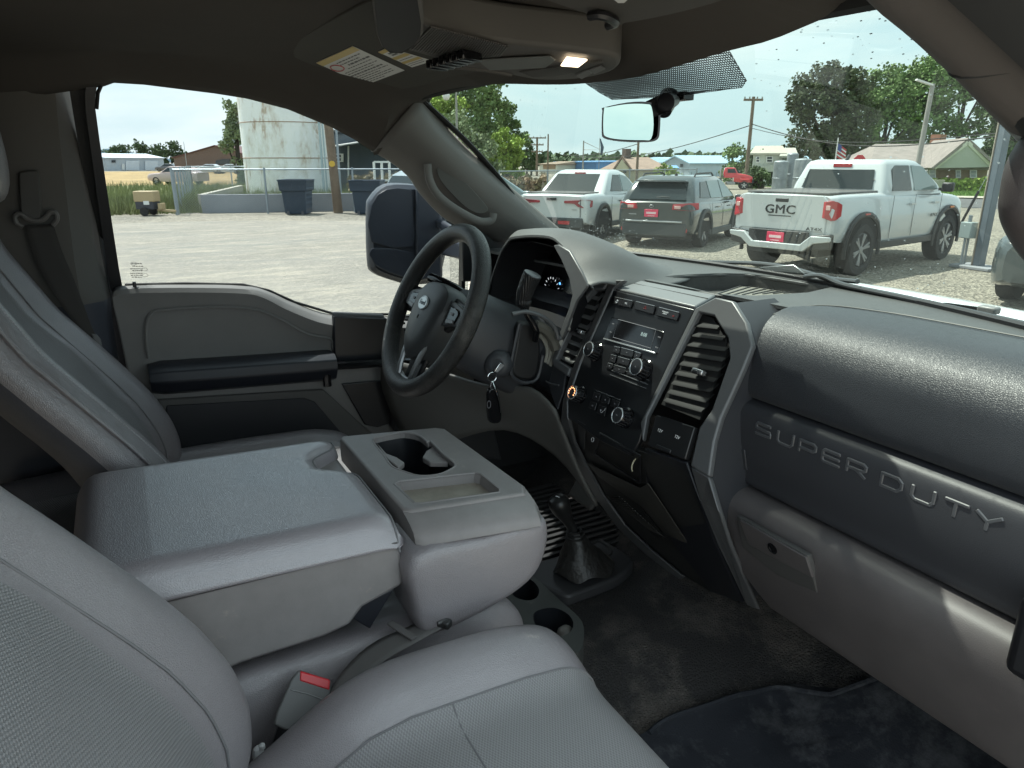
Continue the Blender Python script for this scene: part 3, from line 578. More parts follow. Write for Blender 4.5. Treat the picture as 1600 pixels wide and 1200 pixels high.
# top cap
tcap = [stk(955, 451), stk(1086, 481), az(1118, 463, -.232), az(985, 437, -.232)]
MB().prism([p+V((0, 0, .003)) for p in tcap], (0, .004, -.012)).build('stack_top_cap', mat('cap_sky_grey', (.15, .155, .16), .4), db, bevel=.003)  # cap colour is lightened to carry the sky's reflection
a, c = tcap[1].lerp(tcap[2], .62), tcap[0].lerp(tcap[3], .62); MB().bar(a+V((0, 0, .0035)), c+V((0, 0, .0035)), .0012, .0012).build('cap_seam', rubber, db, bevel=0)
# black fascia
fas = [stk(u, v, .003) for u, v in ((955, 452), (1085, 483), (1048, 560), (1010, 650), (998, 690), (985, 712), (940, 690), (905, 665), (882, 650), (884, 625), (905, 565), (930, 510))]
MB().prism(fas, SN*-.01).build('stack_fascia', gloss if 0 else mat('fascia_black', (.010, .0105, .012), .3), db, bevel=.002)
# grey frames
def strip(name, P, m=silver, t=.012, off=.006, bev=.003, parent=db): return MB().prism([stk(u, v, off) for u, v in P], SN*-t).build(name, m, parent, bevel=bev)
strip('side_frame', ((1086, 481), (1118, 464), (1145, 470), (1166, 503), (1175, 540), (1160, 578), (1140, 622), (1126, 652), (1115, 690), (1107, 745), (1078, 728), (1092, 668), (1112, 640), (1140, 560), (1137, 528), (1115, 493), (1092, 488), (1080, 512), (1010, 650), (1003, 690), (1000, 660), (1048, 560)))
strip('side_frame', ((1107, 745), (1122, 800), (1140, 850), (1183, 952), (1166, 945), (1120, 850), (1096, 785), (1078, 728)), off=.005)
strip('side_frame', ((976, 437), (958, 451), (932, 510), (907, 566), (886, 626), (886, 655), (896, 690), (912, 722), (940, 772), (975, 820), (1020, 862), (1066, 900), (1060, 905), (1010, 868), (966, 826), (930, 778), (903, 730), (886, 692), (877, 655), (878, 625), (897, 566), (922, 510), (942, 462), (952, 436)))
strip('vent_frame', ((952, 434), (942, 452), (928, 452), (909, 472), (897, 497), (868, 561), (890, 574), (886, 588), (862, 570), (862, 558), (893, 490), (905, 465), (924, 446)), off=.010, t=.016)
vb = mat('vent_black', (.006, .006, .006), .6); vs_ = mat('vent_slat', (.012, .012, .0125), .6, spec=.25)
def vent(poly, slats, tab, nm, sm=None):
    v_ = MB().prism([stk(u, v, -.004) for u, v in poly], SN*-.004).build('air_vent', vb, db, bevel=0)
    for (u0, v0), (u1, v1) in slats:
        a, c = stk(u0, v0, .0), stk(u1, v1, .0); d = (c-a).normalized(); o = V((0, -.75, -.66)); MB().prism([a, c, c+SN*-.004+V((0, .014, .012)), a+SN*-.004+V((0, .014, .012))], V((0, -.002, -.003))).build('slat', sm or vs_, v_, bevel=.0008)
    if tab:
        a = stk(*tab, .006); MB().box(a, (.024, .012, .009), Matrix.Rotation(R(-23), 3, 'X')).build('vent_tab', mat('tab_bright', (.5, .5, .5), .25, .8) if 'tab_bright' not in MATS else MATS['tab_bright'], v_, bevel=.002)
        MB().box(a+V((0, -.004, -.0005)), (.014, .012, .007), Matrix.Rotation(R(-23), 3, 'X')).build('vent_tab', bplastic, v_, bevel=.002)
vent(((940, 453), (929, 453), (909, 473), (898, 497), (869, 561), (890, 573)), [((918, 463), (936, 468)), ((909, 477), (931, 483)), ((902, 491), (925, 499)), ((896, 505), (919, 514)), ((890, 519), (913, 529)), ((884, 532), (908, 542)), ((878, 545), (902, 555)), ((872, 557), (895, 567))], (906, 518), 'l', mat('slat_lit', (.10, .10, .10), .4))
vent(((1093, 491), (1114, 497), (1133, 529), (1136, 550), (1093, 656), (1033, 632)), [((1086, 508), (1122, 512)), ((1080, 523), (1130, 530)), ((1074, 538), (1134, 547)), ((1068, 553), (1130, 563)), ((1062, 568), (1124, 579)), ((1055, 583), (1117, 595)), ((1049, 598), (1111, 611)), ((1043, 612), (1104, 627)), ((1037, 625), (1097, 642))], (1092, 581), 'r')
# push buttons, display, keys, knobs
bt = mat('button_black', (.016, .016, .018), .3); edge = mat('button_edge', (.42, .43, .44), .25, .7); ink = mat('legend_white', (.55, .57, .6), .5); dimk = mat('legend_dim', (.22, .22, .24), .5); inkr = mat('legend_red', (.35, .03, .03), .5)
def button(c4, name='button', m=bt, h=.004, par=db, line=True):
    o = MB().prism([stk(u, v, .003+h) for u, v in c4], SN*-h).build(name, m, par, bevel=.0012)
    if line: a, c = stk(*c4[0], .0034+h), stk(*c4[1], .0034+h); MB().bar(a, c, .0011, .0011, upv=SN).build('button_edge', edge, o, bevel=0)
    return o
B1 = button(((961, 464), (974, 467), (970, 478), (957, 474))); B2 = button(((974, 467), (988, 470), (984, 481), (970, 478)))
B3 = button(((994, 471), (1023, 478), (1019, 491), (990, 483))); B4 = button(((1030, 480), (1061, 488), (1056, 501), (1025, 493)))
def ring_(c, r, m, par, n=14, t=.0006): MB().tube([c+SX*r*cos(2*pi*k/n)+SU*r*sin(2*pi*k/n) for k in range(n)], t, 4, closed=True).build('legend', m, par)
ring_(stk(964, 471, .0078), .0028, ink, B1); MB().box(stk(978, 474, .0078), (.006, .0006, .003)).build('legend', ink, B2, bevel=0)
tc_ = stk(1008, 481, .0078); MB().tube([tc_+SU*.0035, tc_-SU*.002+SX*.0035, tc_-SU*.002-SX*.0035], .0005, 4, closed=True).build('legend', inkr, B3)
txt('legend', 'PASSENGER\nAIRBAG', stk(1039, 489, .0078), SX, SU, .0032, ink, B4, .0002); txt('legend', 'OFF', stk(1052, 494, .0078), SX, SU, .003, inkr, B4, .0002)
scr = MB().prism([stk(u, v, .004) for u, v in ((955, 495), (1038, 518), (1028, 553), (942, 530))], SN*-.003).build('radio_display', gloss, db, bevel=.0015)
a, c = stk(943, 529, .006), stk(1024, 552, .006); MB().bar(a, c, .0032, .003, upv=SN).build('display_edge', edge, scr, bevel=.0008)
MB().tube([stk(u, v, .0045) for u, v in ((966, 499), (1025, 515), (1017, 544), (958, 527))], .0005, 4, closed=True).build('display_frame', dimk, scr)
txt('display_text', '8:08', stk(1006, 523, .0048), SX, SU, .010, mat('display_glow', (.2, .25, .25), .5, emit=((.45, .6, .6), .12)), scr, .0002)
for u, v in ((958, 506), (954, 519), (1030, 527), (1026, 543)): MB().box(stk(u, v, .0045), (.007, .0008, .002)).build('legend', dimk, scr, bevel=0)
for r0 in (((960, 541), (969, 543), (966, 553), (957, 550)), ((971, 543), (990, 548), (987, 559), (968, 554)), ((992, 549), (1001, 552), (997, 562), (989, 559)), ((955, 554), (963, 556), (959, 567), (951, 564)), ((966, 557), (984, 562), (981, 572), (963, 567)), ((987, 562), (996, 565), (992, 575), (984, 572)), ((950, 567), (958, 569), (954, 577), (946, 574)), ((960, 570), (978, 575), (974, 584), (957, 579)), ((982, 575), (990, 578), (986, 587), (978, 584))):
    k_ = button(r0, 'radio_key', bt, .003); cx = sum(a for a, _ in r0)/4; cy = sum(b_ for _, b_ in r0)/4; MB().box(stk(cx, cy, .0068), (.003, .0006, .0015)).build('legend', dimk, k_, bevel=0)
def knob(u, v, r, name, face=None):
    c = stk(u, v, .003); o = MB().lathe(c, SN, [(-.002, r*1.18), (.002, r*1.18), (.004, r*1.02), (.020, r*.93), (.022, r*.86)], 28).build(name, gloss, db)
    MB().tube([c+SN*.0222+(SX*cos(2*pi*k/28)+SU*sin(2*pi*k/28))*r*.86 for k in range(28)], .0011, 6, closed=True).build('knob_ring', edge, o)
    MB().lathe(c, SN, [(.021, r*.80), (.0225, r*.74)], 24).build('knob_face', bt, o); b = MB()
    for k in range(16): a = 2*pi*k/16; b.bar(c+SN*.004+(SX*cos(a)+SU*sin(a))*r*1.01, c+SN*.019+(SX*cos(a)+SU*sin(a))*r*.945, .0016, .001, upv=(1, 0, 0))
    b.build('knob_grip', bt, o, bevel=0)
    if face == 'dial':
        b = MB()
        for k in range(9): a = R(-25+k*29); b.box(c+SN*.0232+(SX*cos(a)+SU*sin(a))*r*.60, (.0018, .0006, .0018))
        b.build('dial_lights', mat('dial_glow', (.5, .2, .1), .5, emit=((1, .38, .16), 1.6)), o, bevel=0)
    else: MB().box(c+SN*.0232, (.004, .0005, .002)).build('legend', dimk, o, bevel=0)
    return o
knob(932, 550, .0165, 'volume_knob'); knob(1007, 578, .0175, 'tuning_knob'); knob(907, 617, .0155, 'fan_knob', 'dial'); knob(978, 653, .0165, 'temperature_knob')
b = MB()
for k in range(3): b.bar(stk(955-k*3+4, 572+k*6.5, .004), stk(1014-k*2, 594+k*6.5-.0, .004), .0011, .0011, upv=SN)
for i_ in range(0): pass
b.build('trim_lines', edge, db, bevel=0)
b = MB(); b.bar(stk(930, 609, .005), stk(970, 625, .005), .0011, .0011, upv=SN); b.build('trim_lines', edge, db, bevel=0)
for r0 in (((928, 612), (938, 616), (935, 627), (925, 623)), ((941, 617), (953, 622), (950, 632), (938, 628)), ((956, 623), (968, 628), (964, 638), (953, 634)), ((923, 627), (932, 630), (929, 641), (919, 637)), ((936, 632), (947, 636), (944, 651), (932, 645))):
    k_ = button(r0, 'climate_key', bt, .002, line=False); cx = sum(a for a, _ in r0)/4; cy = sum(b_ for _, b_ in r0)/4; MB().box(stk(cx, cy, .0058), (.003, .0006, .002)).build('legend', dimk, k_, bevel=0)
c = stk(941, 641, .0062); MB().tube([c+SX*a+SU*d for a, d in ((-.006, .0), (-.004, -.004), (.001, -.005), (.003, -.001), (.006, .001), (.006, .006))], .0005, 4).build('legend', ink, db)
# sockets cover
so_ = strip('socket_cover', ((1025, 648), (1085, 667), (1070, 718), (1011, 696)), mat('socket_black', (.014, .014, .015), .33), off=.010, bev=.002)
for u, v in ((1031, 673), (1058, 683)): txt('legend', '12V', stk(u, v, .0107), SX, SU, .0075, mat('legend_bright', (.75, .75, .75), .5) if 'legend_bright' not in MATS else MATS['legend_bright'], so_, .0002)
MB().bar(stk(1033, 651, .0115), stk(1066, 662, .0115), .003, .002, upv=SN).build('cover_hinge', bplastic, so_, bevel=0); MB().bar(stk(1026, 697, .012), stk(1048, 706, .012), .006, .003, upv=SN).build('cover_lip', bplastic, so_, bevel=.001)
# lower pockets and shelf
MB().prism([stk(u, v, -.003) for u, v in ((884, 650), (898, 690), (912, 720), (942, 775), (978, 818), (1022, 860), (1066, 898), (1110, 925), (1168, 944), (1140, 880), (1118, 830), (1098, 780), (1078, 726), (1040, 716), (990, 702), (930, 670))], (0, .02, 0)).build('stack_lower_body', mat('lower_body', (.022, .022, .022), .5), db, bevel=.002)
pk = MB().prism([stk(u, v, .0005) for u, v in ((940, 678), (998, 712), (1000, 752), (932, 708))], SN*-.004).build('upper_pocket', vb, db, bevel=0)
P = [stk(u, v, .004) for u, v in ((938, 677), (1000, 712), (1000, 754), (930, 709))]; MB().tube(P, .0022, 6, closed=True).build('pocket_rim', bplastic, pk)
c = stk(994, 727, .006); MB().tube([c+SX*.010*cos(a/12*pi+1.2)+SU*.014*sin(a/12*pi+1.2) for a in range(13)], .0012, 6).build('pocket_wire', mat('pale_wire', (.45, .42, .3), .5), pk)
c = stk(926, 687, .005); ring_(c, .004, ink, db)
MB().prism([stk(u, v, .004) for u, v in ((902, 656), (915, 664), (912, 702), (906, 696))], SN*-.003).build('pocket_door', mat('pocket_grey', (.04, .042, .045), .4), db, bevel=.001)
sh = MB().prism([stk(u, v, .0015) for u, v in ((930, 741), (1000, 790), (1036, 838), (1030, 842), (950, 780))], SN*-.004).build('lower_shelf', vb, db, bevel=0)
b = MB()
for k in range(17): t = k/16; b.bar(stk(948+t*62, 776+t*48, .003), stk(968+t*66, 776+t*60, .003), .0022, .002)
b.build('shelf_ribs', mat('shelf_rib', (.045, .043, .04), .5), sh, bevel=0)
MB().prism([stk(u, v, .0035) for u, v in ((915, 722), (1000, 762), (1012, 755), (1042, 800), (1075, 850), (1040, 835), (1000, 790), (935, 745))], SN*-.004).build('stack_lower_face', mat('lower_face', (.04, .038, .034), .5), db, bevel=.002)
MB().prism([stk(u, v, .004) for u, v in ((1006, 700), (1072, 722), (1094, 785), (1118, 850), (1160, 942), (1110, 925), (1052, 850), (1010, 770))], SN2 if 0 else V((0, .01, 0))).build('stack_side_face', mat('side_face', (.013, .014, .018), .4), db, bevel=.003)
# the small key shelf left of the vent
MB().prism([stk(u, v, .002) for u, v in ((866, 570), (884, 580), (880, 612), (870, 640), (862, 620), (856, 600))], SN*-.006).build('brake_bezel', dash_s, db, bevel=.002)
MB().tube([stk(u, v, .006) for u, v in ((853, 596), (862, 600), (873, 602))], .002, 6).build('brake_ring', silver, db)
# ================================================================== steering column with wheel
col = thing('steering_column', 'dark steering column shroud behind the wheel with gear lever and ignition barrel', 'steering column', (0, 0, 0))
WC = ax(676, 484, -.30); WA = R(27); WN = V((0, -cos(WA), sin(WA))); WU = V((0, sin(WA), cos(WA)))
shm = mat('shroud_grey', (.035, .037, .042), .5, bump=('noise', 800, .0001))
c0 = WC - WN*.03; rws = []
for d, rx, rz_, dz in ((.035, .035, .04, 0), (.055, .06, .07, -.003), (.09, .07, .085, -.008), (.15, .072, .09, -.012), (.24, .075, .095, -.012)):
    rws.append([WC-WN*d+SX*(rx*(abs(cos(a))**.7)*(1 if cos(a) > 0 else -1))+WU*(rz_*(abs(sin(a))**.8)*(1 if sin(a) > 0 else -1)+dz) for a in [2*pi*k/28 for k in range(28)]])
MB().grid(rws, cu=True).build('column_shroud', shm, col)
# boot of the gear lever and the lever itself
ip = PL((-.215, 0, 0), (1, 0, 0))
MB().prism(cr(pts(ip, ((812, 508), (806, 540), (800, 575), (806, 590), (822, 594), (838, 588), (845, 555), (842, 520), (830, 505))), 3, True), (-.04, 0, 0)).build('lever_boot', mat('boot_black', (.012, .012, .013), .5), col, bevel=.006)
MB().tube(cr(pts(ip, ((812, 505), (804, 540), (798, 578), (806, 593), (822, 598), (840, 590), (848, 555)), .003), 4), .004, 6).build('boot_rim', shm, col)
for k in range(3): MB().tube(cr(pts(ip, ((841+k*4, 522+k*1), (850+k*5, 532+k*3), (855+k*5, 548+k*3), (852+k*4, 566+k*3))), 4), .0035, 6).build('gear_collar', mat('collar_pale', (.3, .29, .25), .4) if 'collar_pale' not in MATS else MATS['collar_pale'], col)
gl = MB().tube(cr([ax(u, v, x) for u, v, x in ((836, 532, -.20), (838, 518, -.19), (832, 505, -.19), (824, 492, -.19), (820, 478, -.19))], 5), .0068, 12).build('gear_lever', gloss, col)
hg = [ax(u, v, x) for u, v, x in ((820, 482, -.19), (818, 468, -.19), (822, 452, -.185), (827, 440, -.18), (832, 429, -.175))]
MB().tube(cr(hg, 5), [.0095, .0105, .0135, .016, .0165, .0150, .0155, .0165, .017, .0175, .0175, .0175, .0175, .0178, .018, .0183, .0185, .0187, .0188, .0188, .0188], 18).build('lever_grip', mat('grip_black', (.014, .014, .015), .45, bump=('bands', 90, .001)), gl)
ax_ = (hg[-1]-hg[-2]).normalized(); MB().lathe(hg[-1], ax_, [(0, .0188), (.0018, .0180), (.0026, .015)], 24).build('lever_button', mat('lever_cap', (.05, .052, .058), .35), gl)
# curved bezel ahead of the lever
MB().tube(cr([ax(u, v, -.17) for u, v in ((800, 491), (822, 487), (848, 495), (866, 511), (872, 528), (876, 528))], 5), .0045, 8).build('column_bezel', silver, col)
MB().tube(cr([ax(u, v, -.2) for u, v in ((836, 508), (850, 514), (862, 528), (868, 545))], 5), .012, 8).build('column_bezel', mat('bezel_shadow', (.1, .095, .08), .5), col)
# ignition barrel
ic = ax(776, 570, -.215); MB().lathe(ic, (.75, -.6, .15), [(-.05, .034), (-.008, .030), (0, .024), (.004, .018), (.004, .013), (0, .012)], 28).build('ignition_barrel', shm, col)
# stalk behind the wheel
MB().tube([ax(674, 434, -.42), ax(690, 441, -.38), ax(712, 450, -.34), ax(730, 462, -.31)], [.011, .011, .009, .008], 12).build('turn_signal_stalk', gloss, col)
# the wheel
whl = thing('steering_wheel', 'worn black four spoke steering wheel with silver lower spokes and oval emblem', 'steering wheel', tuple(WC))
def wp(x, y, d=0): return SX*x+WU*y+WN*d
rim_m = mat('worn_wheel_leather', (.016, .0155, .015), .3, bump=('leather', 380, .0005), var=.2, vscale=14); scuffs(rim_m, (.075, .07, .062), .52, 8, .7)
RR, rr = .171, .0190
MB().tube([wp(RR*cos(2*pi*k/72), RR*sin(2*pi*k/72)) for k in range(72)], rr, 16, closed=True).build('rim', rim_m, whl)
hubm = mat('airbag_vinyl', (.045, .048, .05), .48, bump=('noise', 900, .0001))
hub2 = [(-.052, .06), (-.03, .076), (0, .08), (.03, .076), (.052, .06), (.055, .02), (.05, -.02), (.035, -.062), (.015, -.082), (0, -.085), (-.015, -.082), (-.035, -.062), (-.05, -.02), (-.055, .02)]
H = cr([(x*1.28, y*1.02-.024, 0) for x, y in hub2], 3, True)
rws = [[wp(p.x*s, (p.y+.024)*s-.024, d) for p in H] for s, d in ((.86, -.045), (1.0, -.035), (1.02, -.005), (.98, .010), (.85, .018), (.55, .023), (.05, .025))]
MB().grid(rws, cu=True).build('airbag_cover', hubm, whl)
emb = MB().tube([wp(.021*cos(2*pi*k/28), .006+.0135*sin(2*pi*k/28), .0255) for k in range(28)], .0016, 6, closed=True)
emb.prism([wp(.02*cos(2*pi*k/28), .006+.0125*sin(2*pi*k/28), .025) for k in range(28)], WN*.002); eo = emb.build('oval_emblem', mat('emblem_silver', (.5, .52, .52), .3, .6), whl)
txt('emblem_script', 'Ford', wp(0, .006, .0275), SX, WU, .015, mat('emblem_dark', (.06, .09, .12), .4), eo, .0003, .95)
txt('airbag_text', 'SRS\nAIRBAG', wp(-.006, -.058, .0225), SX, WU, .007, bplastic, whl, .0002)
# upper spokes with switch pods
for s in (-1, 1):
    sp = MB().prism([wp(s*x, y-.014, -.006) for x, y in ((.05, .058), (.10, .050), (.160, .048), (.158, -.012), (.12, -.006), (.09, -.002), (.05, -.028))], WN*-.02).build('spoke', bplastic, whl, bevel=.006, seg=3)
    MB().prism([wp(s*x, y-.014, .002) for x, y in ((.062, .046), (.09, .046), (.135, .038), (.146, .028), (.144, .004), (.10, .0), (.062, -.010))], WN*-.01).build('switch_bezel', silver, sp, bevel=.002)
    MB().prism([wp(s*x, y-.014, .005) for x, y in ((.076, .038), (.12, .034), (.128, .026), (.124, .008), (.08, .004))], WN*-.006).build('switch_pod', gloss, sp, bevel=.003)
    MB().prism([wp(s*x, y-.014, .007) for x, y in ((.088, .010), (.118, .012), (.122, .005), (.090, .0))], WN*-.004).build('switch_key', mat('key_grey', (.16, .16, .165), .35) if 'key_grey' not in MATS else MATS['key_grey'], sp, bevel=.001)
    MB().box(wp(s*.102, .008, .0062), (.010, .0012, .006), Matrix.Rotation(-WA, 3, 'X')).build('legend', dimk, sp)
# lower V spokes: bright trim rails round a dark centre
MB().prism([wp(x, y, -.012) for x, y in ((-.045, -.05), (.045, -.05), (.035, -.10), (.030, -.150), (.018, -.165), (-.018, -.165), (-.030, -.150), (-.035, -.10))], WN*-.012).build('spoke', bplastic, whl, bevel=.004)
sl_m = mat('spoke_silver', (.26, .265, .27), .3, .5)
for s in (-1, 1): MB().tube(cr([wp(s*x, y, d) for x, y, d in ((.052, -.02, -.002), (.05, -.05, .002), (.043, -.09, .004), (.036, -.130, .003), (.030, -.152, .0))], 4), .0068, 8, flat=.8).build('spoke_trim', sl_m if s < 0 else sl_m, whl)
MB().prism([wp(x, y, .001) for x, y in ((-.034, -.142), (-.012, -.148), (.012, -.148), (.034, -.142), (.026, -.160), (0, -.166), (-.026, -.160))], WN*-.008).build('spoke_foot', sl_m, whl, bevel=.003)
# keys
kr = thing('key_ring', 'black key fob and silver keys hanging from the ignition', 'keys', tuple(ic))
K = lambda u, v, x=-.205: ax(u, v, x)-ic
MB().prism([K(780, 566), (K(788, 570)), K(776, 582), K(771, 580)], V((.004, 0, 0))).build('ignition_key', chrome, kr, bevel=.001)
rc = K(769, 589); MB().tube([rc+V((0, .010*cos(2*pi*k/20), .010*sin(2*pi*k/20))) for k in range(20)], .0009, 6, closed=True).build('split_ring', chrome, kr)
MB().tube([K(768, 596), K(766, 606)], .0012, 6).build('fob_link', chrome, kr)
fb = MB().prism(cr([K(u, v) for u, v in ((760, 608), (768, 605), (775, 610), (780, 640), (778, 657), (765, 659), (760, 650), (759, 625))], 3, True), V((.012, 0, 0))).build('key_fob', gloss, kr, bevel=.003)
MB().tube([K(764, 632, -.192)+V((.0, .004*cos(2*pi*k/16), .008*sin(2*pi*k/16))) for k in range(16)], .0006, 4, closed=True).build('fob_oval', dimk, fb)
MB().tube(cr([K(770, 596, -.2), K(776, 612, -.19), K(781, 632, -.19), K(782, 645, -.19)], 4), .0016, 6, flat=.5).build('house_key', chrome, kr)
# ================================================================== seats
def interp(T, z):
    if z <= T[0][0]: return T[0][1]
    for (a, b_), (c, d) in zip(T, T[1:]):
        if z <= c: t = (z-a)/(c-a); t = t; return b_+(d-b_)*t
    return T[-1][1]
ZB = [(-.80, .0), (-.72, .035), (-.65, .055), (-.60, .056), (-.55, .045), (-.49, .018), (-.44, -.014), (-.39, -.05), (-.335, -.09), (-.284, -.128), (-.21, -.166), (-.155, -.195), (-.08, -.215), (-.02, -.245), (.0, -.27), (.01, -.31)]
def seat(name, label, x0, x1, near, extra=None):
    """backrest lofted up its height; x0 / x1 are the sides, `near` adds to the right bolster"""
    t = thing(name, label, 'seat', ((x0+x1)/2, -.1, -1.0)); T = V(t.location)
    zs = [-.78+.79*k/40 for k in range(41)]; rows = []; wdt = x1-x0; cx = (x0+x1)/2; NB = 48
    for z in zs:
        yf = interp(ZB, z); top = max(0, (z+.06)/.07); hw = wdt/2*(1-.10*max(0, (z+.35)/.36)-.16*top**2); dep = .125-.03*max(0, (z+.4)/.4); row = []
        e = .052*(1-.35*max(0, (z+.35)/.35)); lum = .010*math.exp(-((z+.36)/.05)**2)
        for j in range(NB):
            a = j/NB
            if a < .58:      # front face left to right
                s = a/.58*2-1; bol = e*(max(0, (abs(s)-.42)/.34) if abs(s) < .76 else 1); bol = min(bol, e); bol = e*(.5-.5*cos(pi*min(1, max(0, (abs(s)-.44)/.34))))
                rnd_ = .05*max(0, (abs(s)-.80)/.2)**2
                nb = near*(max(0, s-.5)*2) if s > 0 else 0
                y = yf-e+bol-rnd_+nb + (lum if abs(s) < .5 else 0); x = cx+hw*s*(1 if abs(s) < .9 else 1)
                if abs(s) > .5 and abs(s) < .56: y -= .004
            else:
                q = (a-.58)/.42; ang = pi*q; k = 2.4
                cxs = abs(cos(ang))**(2/k)*(1 if cos(ang) > 0 else -1); sns = abs(sin(ang))**(2/k); x = cx+hw*cxs*1.0; y = yf-.05-(.0 if q < 1 else 0)-dep*sns
            row.append(V((x, y, z))-T)
        rows.append(row)
    last = rows[-1]; c = sum(last, V())/len(last); rows.append([c+(p-c)*.8+V((0, 0, .012)) for p in last]); rows.append([c+(p-c)*.1+V((0, 0, .016)) for p in last])
    def mi(i, j):
        a = (j+.5)/NB
        if a < .58:
            s = a/.58*2-1; return 1 if abs(s) < .53 and i < 39 else 0
        return 2 if (.60 < a < .98) else 0
    bo = MB().grid(rows, cu=True, mi=mi).build('backrest', [leather_shaded, insert_shaded, sidecloth] if near == 0 else [leather, insert, sidecloth], t, auto=False); bo.modifiers.new('u', 'SUBSURF').levels = 1; bo.modifiers['u'].render_levels = 1
    # seams
    for fr_, m_, r_ in ((.125, seam_m, .0016), (.455, seam_m, .0016)) + (((.58, leather_shaded, .0042),) if near == 0 else ()):
        j = int(fr_*NB); MB().tube([rows[i][j]+V((0, .002, 0)) for i in range(1, 40)], r_, 6).build('seam_piping', m_, bo)
    if near == 0: stitches([rows[i][int(.555*NB)]+V((0, .0035, 0)) for i in range(3, 38)], bo, .0008)
    return t, rows
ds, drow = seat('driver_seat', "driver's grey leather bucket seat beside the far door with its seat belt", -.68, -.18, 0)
ps, prow = seat('passenger_seat', 'grey leather passenger seat with woven insert filling the lower left corner', .25, .80, .085)
def headrest(t, cx):
    T = V(t.location); rows = []
    for k in range(17):
        a = -pi/2+pi*k/16; z = .045+.115*sin(a); s = max(.05, cos(a))**.45
        rows.append([V((cx+.135*s*(abs(cos(b_))**.7)*(1 if cos(b_) > 0 else -1), -.215+.065*s*sin(b_)-(z-.04)*.1, z))-T for b_ in [2*pi*j/28 for j in range(28)]])
    MB().grid(rows, cu=True).build('headrest', leather_shaded, t, auto=False)
headrest(ds, -.43)
def cushion(t, x0, x1, zt_, yf, name='cushion', lf=.05, m=None, yb=-.3, ins=True, drop=0):
    T = V(t.location); rows = []; n = 34; cx = (x0+x1)/2; hw = (x1-x0)/2
    prof = [(yb+(yf-.06-yb)*k/14, 0) for k in range(15)] + [(yf-.06+.06*sin(R(a)), -.06*(1-cos(R(a)))) for a in (15, 30, 45, 60, 75, 90)] + [(yf-.002, -.09), (yf-.008, -.12), (yf-.02, -.16), (yf-.03, -.19)]
    for y, dz in prof:
        r = []
        for k in range(n+1):
            s = k/n*2-1; bol = lf*(.5-.5*cos(pi*min(1, max(0, (abs(s)-.40)/.32)))); edge_ = max(0, (abs(s)-.78)/.22); dzb = -.12*edge_**2.4*(1.0) - (.05*edge_**8)
            fo = 1-min(1, max(0, (yf-y)/.10)); rise = .012*math.sin(max(0, min(1, (y-yb)/(yf-yb)))*pi)
            cor = .05*edge_**2
            r.append(V((cx+hw*s, y-(cor*fo if y > yf-.12 else 0), zt_-drop*max(0, min(1, (.20-y)/.17))**1.3*(1 if s < .2 else .4)+dz+bol*(1-.6*fo)+dzb-lf+rise))-T)
        rows.append(r)
    def mi(i, j): s = (j+.5)/n*2-1; return 1 if abs(s) < .52 and ins else 0
    o = MB().grid(rows, mi=mi).build(name, [m or leather, insert], t, auto=False); q = o.modifiers.new('u', 'SUBSURF'); q.levels = q.render_levels = 1
    if ins:
        for s in (-.55, .55):
            k = int(round((s+1)/2*n)); MB().tube([rows[i][k]+V((0, 0, .0005)) for i in range(2, 22)], .0014, 6).build('seam_piping', seam_m, o)
        i = 11; MB().tube([rows[i][k]+V((0, 0, -.0005)) for k in range(8, 27)], .0014, 6).build('seam_piping', seam_m, o)
    return o
cushion(ps, .258, .80, -.612, .495, drop=.10)
cushion(ds, -.70, -.20, -.640, .47, m=leather_shaded)
# ================================================================== folded centre seat = console
cc_ = thing('center_console', 'folded down centre seat with padded armrest lid and grey cup holder tray', 'center console', (0, .2, -1.0)); CT = V((0, .2, -1.0))
def L_(P): return [V(p)-CT for p in P]
zl = lambda y: -.458-(y+.1)*.035
lid = []
for i in range(23):     # lid lofted back to front, rounded cross-section
    t = i/22; y = -.115+.40*t; e = min(1, max(0, (t-0)/.06)); e = sin(e*pi/2); f = 1 if t < .93 else math.cos((t-.93)/.07*pi/2*.8)
    row = []
    for k in range(33):
        s = k/32; xx = -.170+.375*s; r0 = min(1, s/.07, (1-s)/.09); dz = -.040*(1-math.sin(min(1, max(r0, 0))*pi/2)) - .014*(1-f)
        yy = y
        if t > .5:      # notch toward the cup holder
            notch = .052*math.exp(-((s-.30)/.13)**4)*(t-.5)*2; yy = y-notch-.0*(t-.5)
        row.append(V((xx, yy, zl(y)+dz*1.0-.03*(1-e)))-CT)
    rows_ = row; lid.append([V((-.170, row[0].y+CT.y, -.50))-CT]+row+[V((.205, row[-1].y+CT.y, zl(y)-.042))-CT, V((.195, row[-1].y+CT.y, -.51))-CT])
lid.append([V((p.x, p.y+.003, .497)) for p in lid[-1]]); lid.insert(0, [V((p.x, p.y-.002, .497)) for p in lid[0]])
lo = MB().grid(lid).build('armrest_lid', leather_lid, cc_, auto=False); q = lo.modifiers.new('u', 'SUBSURF'); q.levels = q.render_levels = 1
MB().tube([p+V((0, -.004, .0008)) for p in lid[-2][2:-2]], .0016, 6).build('seam_piping', seam_m, lo); stitches([p+V((0, -.009, .0022)) for p in lid[-2][3:-3]], lo)
